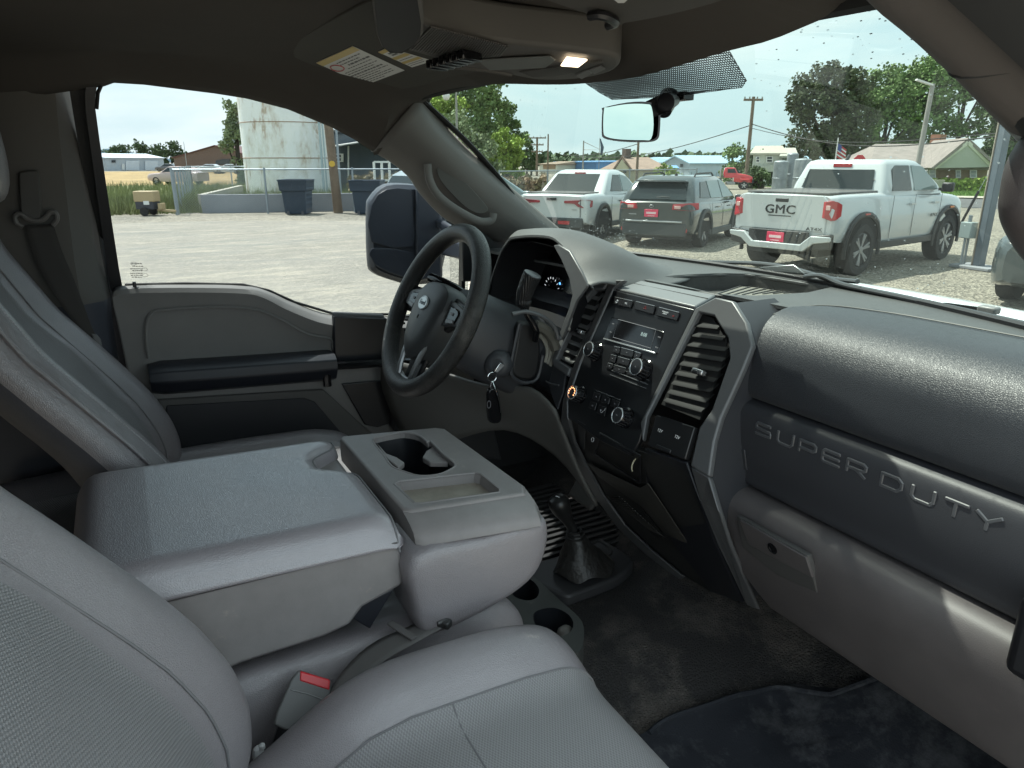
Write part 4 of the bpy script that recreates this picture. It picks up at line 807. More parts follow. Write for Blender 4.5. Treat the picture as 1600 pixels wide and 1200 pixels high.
# box under the lid
bx = [(.005-.12, -.492), (.284, -.502), (.286, -.578), (.225, -.596), (.205, -.618), (.17, -.625), (.06, -.627), (-.115, -.66)]
MB().prism(L_([(.198, y, z) for y, z in bx]), (-.36, 0, 0)).build('console_box', gplastic2, cc_, bevel=.006)
MB().prism(L_([(.2005, y, z) for y, z in ((-.115, -.496), (.280, -.506), (.281, -.513), (-.115, -.507))]), (-.002, 0, 0)).build('box_ledge', gplastic, cc_, bevel=.001)
MB().prism(L_([(.190, y, z) for y, z in ((.200, -.602), (.275, -.585), (.235, -.64))]), (-.30, 0, 0)).build('hinge_bracket', mat('bracket_black', (.012, .013, .018), .45), cc_, bevel=.002)
# tray block with two cup wells and a coin tray
zt0 = -.480
tb = cr([az(u, v, zt0) for u, v in ((541, 682), (546, 679), (685, 668), (694, 670), (760, 725), (828, 768), (838, 775), (838, 784), (825, 788), (645, 796), (638, 790), (600, 745))], 1, True)
tb = [V((-.168, .306, 0)), V((-.128, .475, 0)), V((-.115, .488, 0)), V((.176, .498, 0)), V((.197, .486, 0)), V((.168, .314, 0)), V((.158, .304, 0)), V((-.158, .300, 0))]
tb = [V((p.x, p.y, zt0)) for p in tb]; tbo = tb; tbc = sum(tb, V())/8; tb = [V((p.x-.0045*(1 if p.x > tbc.x else -1), p.y-.0045*(1 if p.y > tbc.y else -1), zt0)) for p in tbo]
cup_raw = 0
bm = bmesh.new()
def circ(cx, cy, rx, ry, n=28): return [V((cx+rx*cos(2*pi*k/n), cy+ry*sin(2*pi*k/n), zt0)) for k in range(n)]
cup = [az(u, v, zt0) for u, v in ((582, 688), (592, 682), (610, 678), (632, 675), (655, 680), (668, 690), (672, 688), (690, 706), (711, 724), (706, 732), (685, 741), (655, 743), (630, 736), (612, 728), (600, 712))]
cup = cr(cup, 3, True); tray = [az(u, v, zt0) for u, v in ((616, 756), (624, 751), (742, 738), (752, 740), (781, 764), (780, 769), (660, 786), (648, 786))]
E = []
for P in (tb, cup, tray): E += loop_(P)
bmesh.ops.triangle_fill(bm, use_beauty=True, edges=E)
def inside(c, P):
    k = False
    for i in range(len(P)):
        a, d = P[i], P[(i+1) % len(P)]
        if (a.y > c.y) != (d.y > c.y) and c.x < (d.x-a.x)*(c.y-a.y)/(d.y-a.y)+a.x: k = not k
    return k
for f in list(bm.faces):
    c = f.calc_center_median()
    if inside(c, cup) or inside(c, tray): bm.faces.remove(f)
bmesh.ops.translate(bm, verts=bm.verts, vec=-CT)
me = bpy.data.meshes.new('tray_top'); bm.to_mesh(me); bm.free(); me.materials.append(gplastic2); q = bpy.data.objects.new('tray_top', me); link(q, cc_)
sw = lambda p, dx, dz: V((p.x+(dx if p.x > 0 else -dx*.1), p.y, p.z+dz))
MB().grid([L_(tb), L_([a.lerp(c, .5)+V((0, 0, -.0007)) for a, c in zip(tb, tbo)]), L_([a.lerp(c, .87)+V((0, 0, -.0023)) for a, c in zip(tb, tbo)])] + [L_([sw(p, dx, dz) for p in tbo]) for dx, dz in ((0, -.0048), (.012, -.0075), (.028, -.0125), (.040, -.019), (.046, -.027), (.048, -.034), (.044, -.037), (.02, -.045))], cu=True).build('tray_side', gplastic2, cc_)
for lp_ in (cup, tray): MB().tube(L_([p+V((0, 0, -.0012)) for p in lp_]), .0024, 8, closed=True).build('tray_edge', gplastic2, cc_)
b = MB().grid([L_(tray), L_([p.lerp(sum(tray, V())/8, .06)+V((0, 0, -.017)) for p in tray])], cu=True); b.add(L_([p.lerp(sum(tray, V())/8, .06)+V((0, 0, -.017)) for p in tray]), [tuple(range(8))], 1); b.build('coin_tray', [gplastic2, mat('dusty_tray_floor', (.27, .24, .20), .6, var=.2, vscale=25)], cc_, smooth=False)
n_ = len(cup); b = MB().grid([L_(cup), L_([p+V((0, 0, -.012)) for p in cup])], cu=True).build('cup_well_rim', gplastic2, cc_, smooth=False)
cctr = sum(cup, V())/n_
b = MB().grid([L_([p+V((0, 0, -.012)) for p in cup]), L_([p.lerp(cctr, .1)+V((0, 0, -.085)) for p in cup])], cu=True); b.add(L_([p.lerp(cctr, .1)+V((0, 0, -.085)) for p in cup]), [tuple(range(n_))]); b.build('cup_well', mat('cup_black', (.012, .013, .016), .35), cc_)
for PP in (((700, 722), (676, 698), (666, 704), (660, 714), (672, 722), (690, 722)), ((588, 690), (600, 712), (622, 730), (632, 722), (620, 714), (604, 708))):
    MB().prism([V(az(u, v, zt0-.008))-CT for u, v in PP], (0, 0, -.01)).build('cup_grip', gplastic2, cc_, bevel=.002)
# padded front of the folded seat
fo_p = cr([(y, z, 0) for y, z in ((.290, -.518), (.40, -.516), (.495, -.512), (.512, -.53), (.508, -.57), (.490, -.605), (.45, -.628), (.39, -.645), (.33, -.655), (.300, -.65), (.289, -.60))], 3, True)
fcn = sum(fo_p, V())/len(fo_p); fp = []
for x, f in ((.13, 1), (.17, 1), (.205, 1), (.219, .985), (.227, .955), (.231, .90), (.2335, .75), (.2345, .4), (.2347, .05)): fp.append([V((x, fcn.x+(p.x-fcn.x)*f, fcn.y+(p.y-fcn.y)*f))-CT for p in fo_p])
o = MB().grid(fp, cu=True).add(fp[-1], [tuple(range(len(fo_p)))]).build('padded_front', leather, cc_, auto=False)
MB().tube([V((.222, y, z))-CT for y, z in ((.297, -.52), (.296, -.56), (.297, -.61), (.303, -.648), (.32, -.655))], .0020, 6).build('seam_piping', seam_m, o); stitches([V((.2268, y, z))-CT for y, z in ((.303, -.52), (.302, -.56), (.303, -.61), (.309, -.642), (.325, -.65))], o)
cushion(cc_, -.20, .215, -.672, .50, 'middle_cushion', .012, leather, -.25, False)
# ================================================================== belts and buckles
bk_ = thing('belt_buckle', 'grey seat belt buckle with red release button between cushion and console', 'belt buckle', tuple(ax(460, 1130, .25)))
BK = PL(ax(465, 1100, .245), (.80, -.05, .6)); bo_ = V(bk_.location)
bp_ = [on(u, v, BK)-bo_ for u, v in ((466, 1047), (517, 1064), (517, 1083), (500, 1112), (472, 1146), (450, 1143), (427, 1133), (432, 1112), (455, 1060))]
bko = MB().prism(bp_, V((-.018, .004, -.014))).build('buckle_body', mat('buckle_grey', (.12, .12, .118), .5, bump=('noise', 900, .0001)), bk_, bevel=.003, seg=3)
MB().prism([on(u, v, BK, .001)-bo_ for u, v in ((469, 1048), (516, 1062), (515, 1079), (468, 1064))], V((-.014, .002, -.011))).build('release_button', mat('release_red', (.62, .03, .04), .35), bk_, bevel=.002)
MB().tube([on(u, v, BK, .0012)-bo_ for u, v in ((455, 1078), (480, 1084), (510, 1095))], .0008, 5).build('buckle_seam', mat('seam_pale', (.2, .2, .2), .5), bk_)
MB().tube([on(u, v, BK, -.008)-bo_ for u, v in ((450, 1138), (436, 1180), (425, 1230))], .016, 8, flat=.5).build('buckle_stem', bplastic, bk_)
sb = thing('lap_belt', 'grey lap belt with slide adjuster lying across the cushion beside the console', 'seat belt', (.2, .2, -.66)); so2 = V(sb.location)
c1 = [az(u, v, z) for u, v, z in ((505, 1105, -.70), (522, 1068, -.672), (552, 1030, -.655), (590, 1000, -.648), (640, 978, -.645), (690, 955, -.642), (735, 935, -.64), (760, 925, -.645))]
c2 = [az(u, v, z) for u, v, z in ((520, 1118, -.70), (545, 1082, -.672), (580, 1048, -.652), (615, 1022, -.642), (650, 1003, -.64), (700, 975, -.638), (745, 952, -.636), (770, 940, -.642))]
MB().grid([[a.lerp(c, k/4)-so2 for a, c in zip(cr(c1, 4), cr(c2, 4))] for k in range(5)]).build('webbing', belt_g, sb).modifiers.new('s', 'SOLIDIFY').thickness = .0022
MB().box(az(628, 985, -.638)-so2, (.055, .010, .004), Matrix.Rotation(R(20), 3, 'Z')).build('web_stitch', belt_g, sb, bevel=.001)
MB().box(az(690, 972, -.634)-so2, (.030, .014, .012), Matrix.Rotation(R(35), 3, 'Z')).build('slide_adjuster', mat('adjuster_black', (.03, .03, .03), .4), sb, bevel=.003)
MB().cyl(az(684, 974, -.630)-so2, az(698, 969, -.630)-so2, .0028, n=10).build('adjuster_bar', mat('adjuster_grey2', (.07, .07, .07), .5), sb)
# driver's shoulder belt
db_ = thing('shoulder_belt', 'dark brown shoulder belt hanging through its ring on the far pillar', 'seat belt', tuple(ax(60, 345, -.67))); do = V(db_.location)
l1 = [ax(u, v, x) for u, v, x in ((39, 352, -.665), (52, 400, -.66), (78, 450, -.655), (105, 490, -.65), (134, 528, -.645), (165, 580, -.64))]; l2 = [ax(u, v, x) for u, v, x in ((83, 350, -.665), (98, 395, -.66), (117, 440, -.655), (132, 480, -.65), (148, 520, -.645), (175, 570, -.64))]
MB().grid([[a.lerp(c, k/4)-do for a, c in zip(cr(l1, 4), cr(l2, 4))] for k in range(5)]).build('webbing', belt_m, db_).modifiers.new('s', 'SOLIDIFY').thickness = .002
rg = [ax(u, v, -.662)-do for u, v in ((24, 336), (38, 341), (52, 345), (66, 344), (78, 336), (86, 330), (90, 340), (88, 350), (80, 352), (60, 348), (42, 350), (32, 354), (24, 348))]
MB().tube(cr([ax(u, v, -.66)-do for u, v in ((36, 355), (26, 348), (24, 338), (32, 334), (44, 342), (58, 345), (70, 341), (78, 332), (87, 333), (89, 343), (82, 352))], 4), .0048, 8).build('belt_ring', mat('ring_grey', (.11, .105, .1), .5), db_)
MB().prism(cr([ax(u, v, -.672)-do for u, v in ((34, 268), (56, 266), (62, 275), (66, 338), (56, 343), (40, 341), (33, 330), (30, 275))], 2, True), (.012, 0, 0)).build('height_adjuster', mat('adjuster_grey', (.05, .048, .045), .6), db_, bevel=.003)
MB().prism([ax(u, v, -.64)-do for u, v in ((143, 521), (151, 522), (158, 530), (160, 542), (154, 543), (147, 532))], (.003, 0, 0)).build('belt_tongue', silver, db_, bevel=.001)
MB().box(V((.0, .0, -.8)), (.02, .02, .02)).build('belt_anchor', bplastic, db_)
# ================================================================== driver's door
dd = thing('driver_door', 'grey driver door panel with black armrest, glass and folded out mirror', 'vehicle door', (-.78, .3, -.6)); DO = V(dd.location)
Dp = lambda u, v, x=-.755: ax(u, v, x)-DO
sill = [(178, 452), (195, 446), (290, 444), (380, 446), (420, 455), (460, 473), (520, 492), (606, 494), (700, 505), (740, 510)]
inn = [(175, 466), (197, 459), (290, 457), (382, 459), (415, 467), (455, 487), (518, 508), (606, 510), (700, 520), (740, 524)]
A_ = [on(u, v, DG, .004) for u, v in sill]; B_ = [ax(u, v, -.745) for u, v in inn]
low = [ax(u, v, -.752) for u, v in ((203, 600), (232, 600), (300, 596), (382, 590), (415, 588), (455, 584), (518, 580), (606, 575), (700, 575), (740, 575))]
bot = [V((p.x, p.y, -.98)) for p in low]
mid2 = [a.lerp(c, .35)+V((-.012, 0, 0)) for a, c in zip(B_, low)]; rows = [[p-DO for p in cr(r, 4)] for r in (A_, [a.lerp(c, .6)+V((.006, 0, .004)) for a, c in zip(A_, B_)], B_, [p+V((-.004, 0, -.02)) for p in B_], mid2, low, bot)]
MB().grid(rows).build('door_panel', doorg, dd).modifiers.new('s', 'SOLIDIFY').thickness = .004
# recessed upper panel tone break: shallow scoop edge
MB().tube(cr([Dp(u, v, -.749) for u, v in ((232, 560), (228, 520), (235, 492), (260, 484), (340, 480), (400, 484), (440, 500), (480, 522), (516, 530), (520, 545))], 4), .004, 6).build('panel_crease', doorg, dd)
ar = []
for k in range(15):
    t = k/14; u = 231+t*292; v = 573-t*20; ar.append([V((x, ax(u, v, -.70).y+(.0), z))-DO for x, z in ((-.755, ax(u, v, -.72).z+.004), (-.70, ax(u, v, -.70).z), (-.682, ax(u, v, -.70).z-.012), (-.68, ax(u, v, -.70).z-.035), (-.70, ax(u, v, -.70).z-.065), (-.755, ax(u, v, -.7).z-.085))])
ar[0] = [p.lerp(sum(ar[0], V())/6, .15) for p in ar[0]]
MB().grid(ar).add(ar[0], [tuple(range(6))]).add(ar[-1], [tuple(range(6))]).build('armrest', mat('armrest_black', (.014, .016, .022), .4, bump=('noise', 500, .0002)), dd, bevel=.003)
MB().prism([Dp(u, v, -.735) for u, v in ((521, 494), (605, 497), (612, 572), (530, 575), (522, 552))], (-.02, 0, 0)).build('door_front_panel', mat('door_black', (.010, .011, .015), .35), dd, bevel=.004)
MB().prism([Dp(u, v, -.74) for u, v in ((519, 487), (600, 491), (606, 512), (570, 520), (521, 515))], (-.01, 0, 0)).build('sill_cap', mat('cap_blue_grey', (.08, .086, .095), .5), dd, bevel=.006)
MB().tube(cr([Dp(u, v, -.70) for u, v in ((512, 603), (511, 580), (518, 573), (560, 570), (606, 567), (640, 566))], 4), .011, 8).build('pull_handle', gloss, dd)
MB().prism([Dp(u, v, -.745) for u, v in ((238, 625), (505, 608), (575, 672), (600, 690), (250, 716), (240, 660))], (-.01, 0, 0)).build('map_pocket', mat('pocket_panel', (.075, .073, .07), .6), dd, bevel=.004)
MB().prism([Dp(u, v, -.741) for u, v in ((260, 634), (475, 622), (492, 628), (545, 690), (530, 705), (262, 716))], (-.004, 0, 0)).build('pocket_recess', mat('pocket_dark', (.02, .021, .025), .6), dd, bevel=.003)
MB().prism([Dp(u, v, -.742) for u, v in ((534, 600), (618, 592), (618, 660), (590, 668), (570, 664))], (-.006, 0, 0)).build('speaker_panel', bplastic, dd, bevel=.004)
lk = on(211, 450, DG, .02)-DO; MB().cyl(lk, lk+V((0, 0, .014)), .0042, .0036, 12).lathe(lk, (0, 0, 1), [(-.003, .009), (.001, .009), (.002, .006)], 16).build('lock_pin', bplastic, dd)
for k_, (su, sv) in enumerate(((628, 505), (636, 515), (645, 505))): MB().box(ax(su, sv, -.742)-DO, (.012, .016, .006)).build('window_switch', gloss, dd, bevel=.002)
MB().prism([on(u, v, DG, .03)-DO for u, v in ((629, 497), (641, 497), (643, 528), (625, 530))], (-.004, 0, 0)).build('window_switch', silver, dd, bevel=.001)
wl4 = [(151, 170), (153, 145), (160, 129), (176, 123), (225, 126), (280, 133), (335, 140), (385, 148), (450, 165), (520, 194), (555, 213), (585, 233), (615, 250), (643, 273), (670, 300), (697, 330), (722, 350), (722, 505), (606, 491), (520, 490), (460, 472), (420, 454), (380, 445), (290, 443), (195, 445), (188, 420), (170, 300), (158, 220)]
g_ = [on(u, v, DG, -.012)-DO for u, v in wl4]; gc_ = sum(g_, V())/len(g_); g_ = [gc_+(p-gc_)*1.04 for p in g_]; MB().prism(g_, V((-.003, 0, 0))).build('window_glass', sideg, dd, bevel=0, smooth=False)
MB().tube([on(u, v, DG, .002)-DO for u, v in wl4[:17]], .004, 6).build('window_channel', rubber, dd); MB().tube([on(u, v, DG, .002)-DO for u, v in wl4[17:25]], .0035, 6).build('window_channel', rubber, dd)
fr2 = [on(u, v, DG, .0) for u, v in ((152, 130), (149, 150), (149, 170), (156, 222), (168, 302), (186, 420), (192, 452))]; fr3 = [on(u, v, DG, .0) for u, v in ((135, 128), (133, 150), (134, 172), (141, 226), (152, 306), (168, 424), (174, 460))]
MB().grid([[p-DO for p in fr3], [p-DO+V((.004, 0, 0)) for p in fr3], [p-DO+V((.003, 0, 0)) for p in fr2], [p-DO+V((-.02, 0, 0)) for p in fr2]]).build('window_frame', bplastic, dd)
MB().bar(on(724, 345, DG, 0)-DO, on(720, 510, DG, 0)-DO, .012, .02, upv=(1, 0, 0)).build('window_divider', bplastic, dd)
# etched maker's mark low on the glass
b = MB(); rn = random.Random(5)
for k, v in enumerate((412, 416, 420, 423, 427, 430, 433)):
    u = 203+rn.uniform(0, 4)
    while u < 222: e = u+rn.uniform(1, 4); b.prism([on(a_, c_, DG, -.009)-DO for a_, c_ in ((u, v-.6), (e, v-.6), (e, v+.6), (u, v+.6))], V((.0004, 0, 0))); u = e+.8
for cv in ((209, 412), (226, 421), (227, 430)): c = on(*cv, DG, -.009)-DO; b.tube([c+V((0, .006*cos(a), .0035*sin(a))) for a in [2*pi*k/14 for k in range(14)]], .0004, 4, closed=True)
b.build('etched_mark', mat('etch_dark', (.05, .05, .05), .5), dd, bevel=0)
# towing mirror
mk = mat('mirror_black', (.03, .035, .048), .4, bump=('noise', 200, .0003)); scuffs(mk, (.5, .52, .55), .78, 60, .7)
mp1 = [ax(u, v, -1.16)-DO for u, v in ((600, 289), (640, 288), (660, 292), (690, 296), (694, 330), (692, 400), (676, 438), (640, 444), (612, 438), (580, 425), (573, 405), (572, 330), (577, 310))]
mp1 = cr(mp1, 3, True); mc_ = sum(mp1, V())/len(mp1); rws = [[mc_+(p-mc_)*.90+V((.035, 0, 0)) for p in mp1], [mc_+(p-mc_)*.985+V((.022, 0, 0)) for p in mp1], mp1, [p+V((-.10, .03, 0)) for p in mp1], [mc_+(p-mc_)*.85+V((-.18, .06, 0)) for p in mp1]]
mo2 = MB().grid(rws, cu=True).prism([mc_+(p-mc_)*.90+V((.034, 0, 0)) for p in mp1], V((-.004, 0, 0)), 0).build('mirror_housing', mk, dd)
mpx = -1.122
MB().prism(cr([ax(u, v, mpx)-DO for u, v in ((603, 296), (636, 295), (644, 304), (646, 340), (646, 385), (580, 378), (580, 320))], 2, True), (.004, 0, 0)).build('mirror_panel', mk, mo2, bevel=.004)
MB().prism(cr([ax(u, v, mpx)-DO for u, v in ((580, 388), (646, 395), (648, 432), (620, 430), (592, 418), (582, 408))], 2, True), (.004, 0, 0)).build('mirror_panel', mk, mo2, bevel=.004)
MB().prism([ax(u, v, -1.10)-DO for u, v in ((650, 292), (690, 297), (692, 436), (650, 440))], (-.06, .02, 0)).build('mirror_back', mk, mo2, bevel=.01)
MB().bar(ax(690, 385, -1.12)-DO, ax(726, 392, -.80)-DO, .03, .05).build('mirror_arm', mk, mo2, bevel=.008); MB().bar(ax(680, 345, -1.14)-DO, ax(735, 378, -.82)-DO, .02, .03).build('mirror_arm', mk, mo2, bevel=.008)
# ================================================================== floor things
def floor_z(x, y):
    hump = .085*math.exp(-(x/.24)**4) if abs(x) < .6 else 0
    return -1.0+hump+max(0, y-.95)**1.4*1.1+.016*noise.noise(V((x*6, y*6, 0)))+.006*noise.noise(V((x*17, y*15, 3)))+.018*math.exp(-((x-.20)/.05)**2)*math.sin(y*16)*(1 if .5 < y < 1.1 else .3)
fl = MB(); fr_ = []
for i in range(31):
    y = -.3+1.75*i/30; r = []
    for k in range(41):
        x = -.78+1.56*k/40; z = floor_z(x, y); r.append(V((x, y, z)))
    fr_.append(r)
MB().grid(smoothrows(fr_, nu=2, nv=2)).build('floor_covering', carpet, cab)
b = MB(); b.box((0, 1.34, -.72), (1.6, .03, .75)); b.box((-.80, .6, -1.0), (.06, 1.7, .14)); b.box((.82, .4, -1.09), (.10, 1.5, .14)); b.box((0, .3, -1.16), (1.6, 2.2, .03)); b.build('floor_pan_and_firewall', mat('firewall_black', (.015, .015, .016), .8), cab)
MB().box((.76, 1.12, -.62), (.05, .46, .8)).build('kick_panel', bplastic, cab, bevel=.01)
MB().prism([ax(u, v, -.70) for u, v in ((617, 600), (690, 610), (735, 600), (770, 660), (785, 720), (640, 700), (617, 672))], (-.06, 0, 0)).build('kick_panel', mat('kick_grey', (.045, .045, .047), .6), cab, bevel=.006)
fm = thing('floor_mat', 'scuffed black rubber floor mat under the glovebox', 'floor mat', (.5, .9, -.98)); fo = V(fm.location)
def on_floor(u, v):
    z = -.98
    for _ in range(6): p = az(u, v, z+.012); z = floor_z(p.x, p.y)
    return p
P = [on_floor(u, v) for u, v in ((1025, 1142), (1040, 1128), (1080, 1110), (1150, 1085), (1215, 1058), (1260, 1047), (1320, 1045))]; P = cr(P, 3)
P += [V((P[-1].x+(.74-P[-1].x)*k/10, P[-1].y+.20*min(1, k/3), 0)) for k in range(1, 11)]; rows = []
for k in range(25): rows.append([V((p.x, .42+(p.y-.42)*k/24, 0)) for p in P])
rows = [[V((p.x, p.y, floor_z(p.x, p.y)+.012*(1 if k < 24 else 0)+.003*noise.noise(V((p.x*9, p.y*9, 5)))))-fo for p in r] for k, r in enumerate(rows)]
MB().grid(rows).build('mat_sheet', matm, fm)
MB().tube([p+V((0, -.003, .002)) for p in rows[-2]], .005, 6).build('mat_lip', matm, fm)
# ribbed mat before the driver
dm = thing('ribbed_floor_mat', 'ribbed black rubber mat in the driver footwell lit by a patch of sun', 'floor mat', (-.42, .85, -.93)); do2 = V(dm.location)
b = MB().box((0, 0, -.02), (.46, .62, .012))
for k in range(16): b.box((-.2+k*.026, 0, -.011), (.008, .56, .008))
b.build('mat_sheet', mat('rib_mat', (.02, .02, .021), .6, var=.3, vscale=9), dm, bevel=.002)
# low range shifter
ts = thing('transfer_shifter', 'short black floor shifter with round knob, leather boot and flat base', 'gear shifter', (-.12, .86, -.9)); to = V(ts.location)
bs = [az(u, v, -.885)-to for u, v in ((822, 893), (838, 878), (870, 868), (935, 842), (944, 843), (984, 868), (989, 880), (962, 903), (900, 926), (888, 930), (870, 926), (835, 908))]
MB().prism(cr(bs, 2, True), (0, 0, -.03)).build('shifter_base', mat('base_black', (.03, .03, .032), .5), ts, bevel=.008, seg=3)
kb = ax(875, 790, -.12)-to; nk = ax(897, 828, -.12)-to; bt0 = az(912, 885, -.875)-to
MB().tube(cr([ax(u, v, -.12)-to for u, v in ((870, 776), (873, 785), (880, 800), (888, 814), (896, 828))], 3), [.006, .017, .021, .0235, .0225, .0215, .019, .016, .014, .012, .0115, .011, .011], 18).build('knob', mat('knob_black', (.015, .015, .015), .35), ts)
MB().tube([ax(868, 777, -.115)-to+V((0, 0, .003)), ax(874, 779, -.112)-to+V((0, 0, .003))], .001, 4).build('shift_pattern', ink, ts); rows = []
for t in range(9):
    s = t/8; c = nk.lerp(bt0, s); r_ = .013+.050*s**1.3; rows.append([c+V((cos(a)*r_*(1+.10*sin(3*a+s*5)), sin(a)*r_*1.1*(1+.09*cos(4*a+s*7)), .006*sin(5*a+s*9)*s)) for a in [2*pi*k/36 for k in range(36)]])
MB().grid(rows, cu=True).build('leather_boot', mat('boot_leather', (.018, .017, .016), .45, bump=('noise', 60, .004)), ts)
for s in (.02, .09, .17):
    c = nk.lerp(bt0, s); r_ = .0145+.035*s; MB().tube([c+V((cos(a)*r_, sin(a)*r_, 0)) for a in [2*pi*k/20 for k in range(20)]], .0028, 6, closed=True).build('boot_collar', rubber, ts)
MB().tube(cr([az(u, v, -.873)-to for u, v in ((925, 850), (938, 846), (956, 862), (945, 872))], 3), .003, 6).build('boot_frame', rubber, ts)
# floor cup holder
cu_ = thing('floor_cup_holder', 'dusty black double cup holder on the floor before the middle seat', 'cup holder', (.05, .64, -.88)); co = V(cu_.location); zc_ = -.80
oh_ = [az(u, v, zc_) for u, v in ((795, 900), (818, 896), (838, 904), (860, 924), (882, 944), (904, 964), (912, 980), (910, 1010), (895, 1020), (850, 1000), (800, 960))]
bm = bmesh.new(); h1 = [az(u, v, zc_) for u, v in ((800, 910), (815, 902), (830, 906), (842, 920), (838, 934), (822, 938), (802, 930))]; h2 = [az(u, v, zc_) for u, v in ((833, 962), (845, 952), (868, 950), (888, 960), (896, 975), (888, 990), (866, 994), (842, 984))]
oh_, h1, h2 = cr(oh_, 3, True), cr(h1, 4, True), cr(h2, 4, True); E = []
for P in (oh_, h1, h2): E += loop_(P)
bmesh.ops.triangle_fill(bm, use_beauty=True, edges=E)
for f in list(bm.faces):
    c = f.calc_center_median()
    if inside(c, h1) or inside(c, h2): bm.faces.remove(f)
bmesh.ops.translate(bm, verts=bm.verts, vec=-co); cm = mat('cup_holder_plastic', (.045, .047, .045), .45); scuffs(cm, (.2, .19, .17), .6, 25, .5)
me = bpy.data.meshes.new('holder_top'); bm.to_mesh(me); bm.free(); me.materials.append(cm); link(bpy.data.objects.new('holder_top', me), cu_)
MB().grid([[p-co for p in oh_], [p-co+V((0, 0, -.11)) for p in oh_]], cu=True).build('holder_side', cm, cu_)
for h_ in (h1, h2): b = MB().grid([[p-co for p in h_], [p-co+V((0, 0, -.08)) for p in h_]], cu=True); b.add([p-co+V((0, 0, -.08)) for p in h_], [tuple(range(len(h_)))]); b.build('cup_well', MATS['cup_black'], cu_)
c = sum(h2, V())/len(h2)-co; MB().ball(c+V((.01, .02, -.03)), .018, 12).build('bottle_cap', mat('cap_grey_brown', (.12, .11, .1), .5), cu_)
# pedals
for nm, u, v, x, lab in (('brake_pedal', 915, 770, -.28, 'black rubber brake pedal seen under the centre stack'),):
    pd = thing(nm, lab, 'pedal', tuple(ax(u, v, x))); MB().box((0, 0, 0), (.10, .012, .06), Matrix.Rotation(R(-35), 3, 'X')).build('pedal_pad', mat('pedal_rubber', (.04, .038, .035), .6), pd, bevel=.006); MB().bar((0, .01, 0), (0, .12, .2), .012, .02).build('pedal_arm', bplastic, pd)
# crumpled litter by the buckle
MB_ = MB(); c = ax(404, 1180, .26)
MB_.ball((0, 0, 0), .010, 8, sc_=(.7, .8, 1.6)).ball((.003, .005, .014), .005, 6); pt = MB_.build('crumpled_paper', mat('paper_white', (.7, .7, .7), .7), smooth=False); pt.location = c; tag(pt, 'scrap of crumpled white paper down beside the buckle', 'litter')
# ================================================================== outside of our own truck
fp2 = [(1.02, -.30), (1.30, -.37), (2.0, -.42), (2.62, -.55), (2.72, -.75), (2.72, -1.05), (2.45, -1.08), (2.36, -.86), (2.15, -.74), (1.9, -.74), (1.68, -.86), (1.58, -1.12), (1.02, -1.15)]
MB().prism([(.84, y, z) for y, z in fp2], (.10, 0, 0)).build('front_fender', white_p, cab, bevel=.03, seg=3)
MB().prism([(.775, y, z) for y, z in ((.93, -.24), (1.10, -.27), (1.12, -1.12), (.86, -1.12), (.90, -.6))], (.06, 0, 0)).build('hinge_pillar', white_p, cab, bevel=.012)
hd = []
for k in range(13):
    x = -.85+1.7*k/12; s = x/.85; hd.append([V((x, y, z-.045*s*s-.0*abs(s))) for y, z in ((1.44, -.335), (1.47, -.31), (1.515, -.293), (1.60, -.287), (1.9, -.345), (2.3, -.44), (2.7, -.56), (2.75, -.7))])
MB().grid(smoothrows(hd, nu=3, nv=2)).build('hood', white_p, cab)
cw = [[V((x, y, z-.03*(x/.8)**2)) for y, z in ((1.10, -.272), (1.22, -.272), (1.30, -.284), (1.42, -.296), (1.55, -.2915), (1.56, -.30))] for x in [-.8+1.6*k/16 for k in range(17)]]
MB().grid(cw).build('cowl_panel', mat('cowl_black', (.02, .021, .022), .6, bump=('bandsx', 40, .004)), cab)
def wiper(P, name='wiper'):
    o = MB().tube(cr([ay(u, v, y) for u, v, y in P], 5), .0065, 8, flat=.7).build('wiper_arm', mat('wiper_metal', (.05, .055, .06), .4) if 'wiper_metal' not in MATS else MATS['wiper_metal'], cab)
    return o
wA = wiper(((1088, 409, 1.24), (1130, 410, 1.235), (1190, 412, 1.23), (1240, 420, 1.22), (1290, 434, 1.20), (1340, 440, 1.19)))
MB().tube(cr([ay(u, v, y)+V((0, 0, -.004)) for u, v, y in ((1095, 412, 1.235), (1150, 416, 1.23), (1210, 424, 1.21), (1260, 431, 1.20))], 4), .005, 6).build('wiper_blade', rubber, wA)
MB().prism([ay(u, v, 1.20) for u, v in ((1185, 417), (1240, 413), (1258, 428), (1200, 424))], (0, .02, -.01)).build('wiper_bracket', mat('bracket_wet', (.3, .31, .32), .25, .5), wA, bevel=.002)
wiper(((1258, 432, 1.19), (1285, 431, 1.185), (1320, 445, 1.18), (1420, 466, 1.17), (1600, 506, 1.15), (1660, 520, 1.14)))
b = MB()
for k in range(26): b.cyl(ay(1477+k*1.9, 473+k*.25, 1.28), ay(1478+k*1.9, 473+k*.25, 1.28)+V((0, 0, -.012)), .004, n=8)
b.build('washer_hose', bplastic, cab)
MB().box(ay(1545, 484, 1.27), (.03, .02, .012)).build('washer_nozzle', mat('nozzle_grey', (.2, .2, .2), .4), cab, bevel=.003)
# ================================================================== outdoors
HN = V((fw.x, fw.y, 0)).normalized(); HF = math.hypot(F, HZ)
def far(u, d, v=None, z=None):
    """a point at horizontal distance d in the direction of image column u (taken at the horizon)"""
    k = (u-800)/HF; dr = (HN+rt*k).normalized(); p = CAM+dr*d
    p.z = z if z is not None else (GZ if v is None else -(v-253)/HF*d*math.cos(math.atan(k))); return p
def gd(u, v): return az(u, v, GZ)
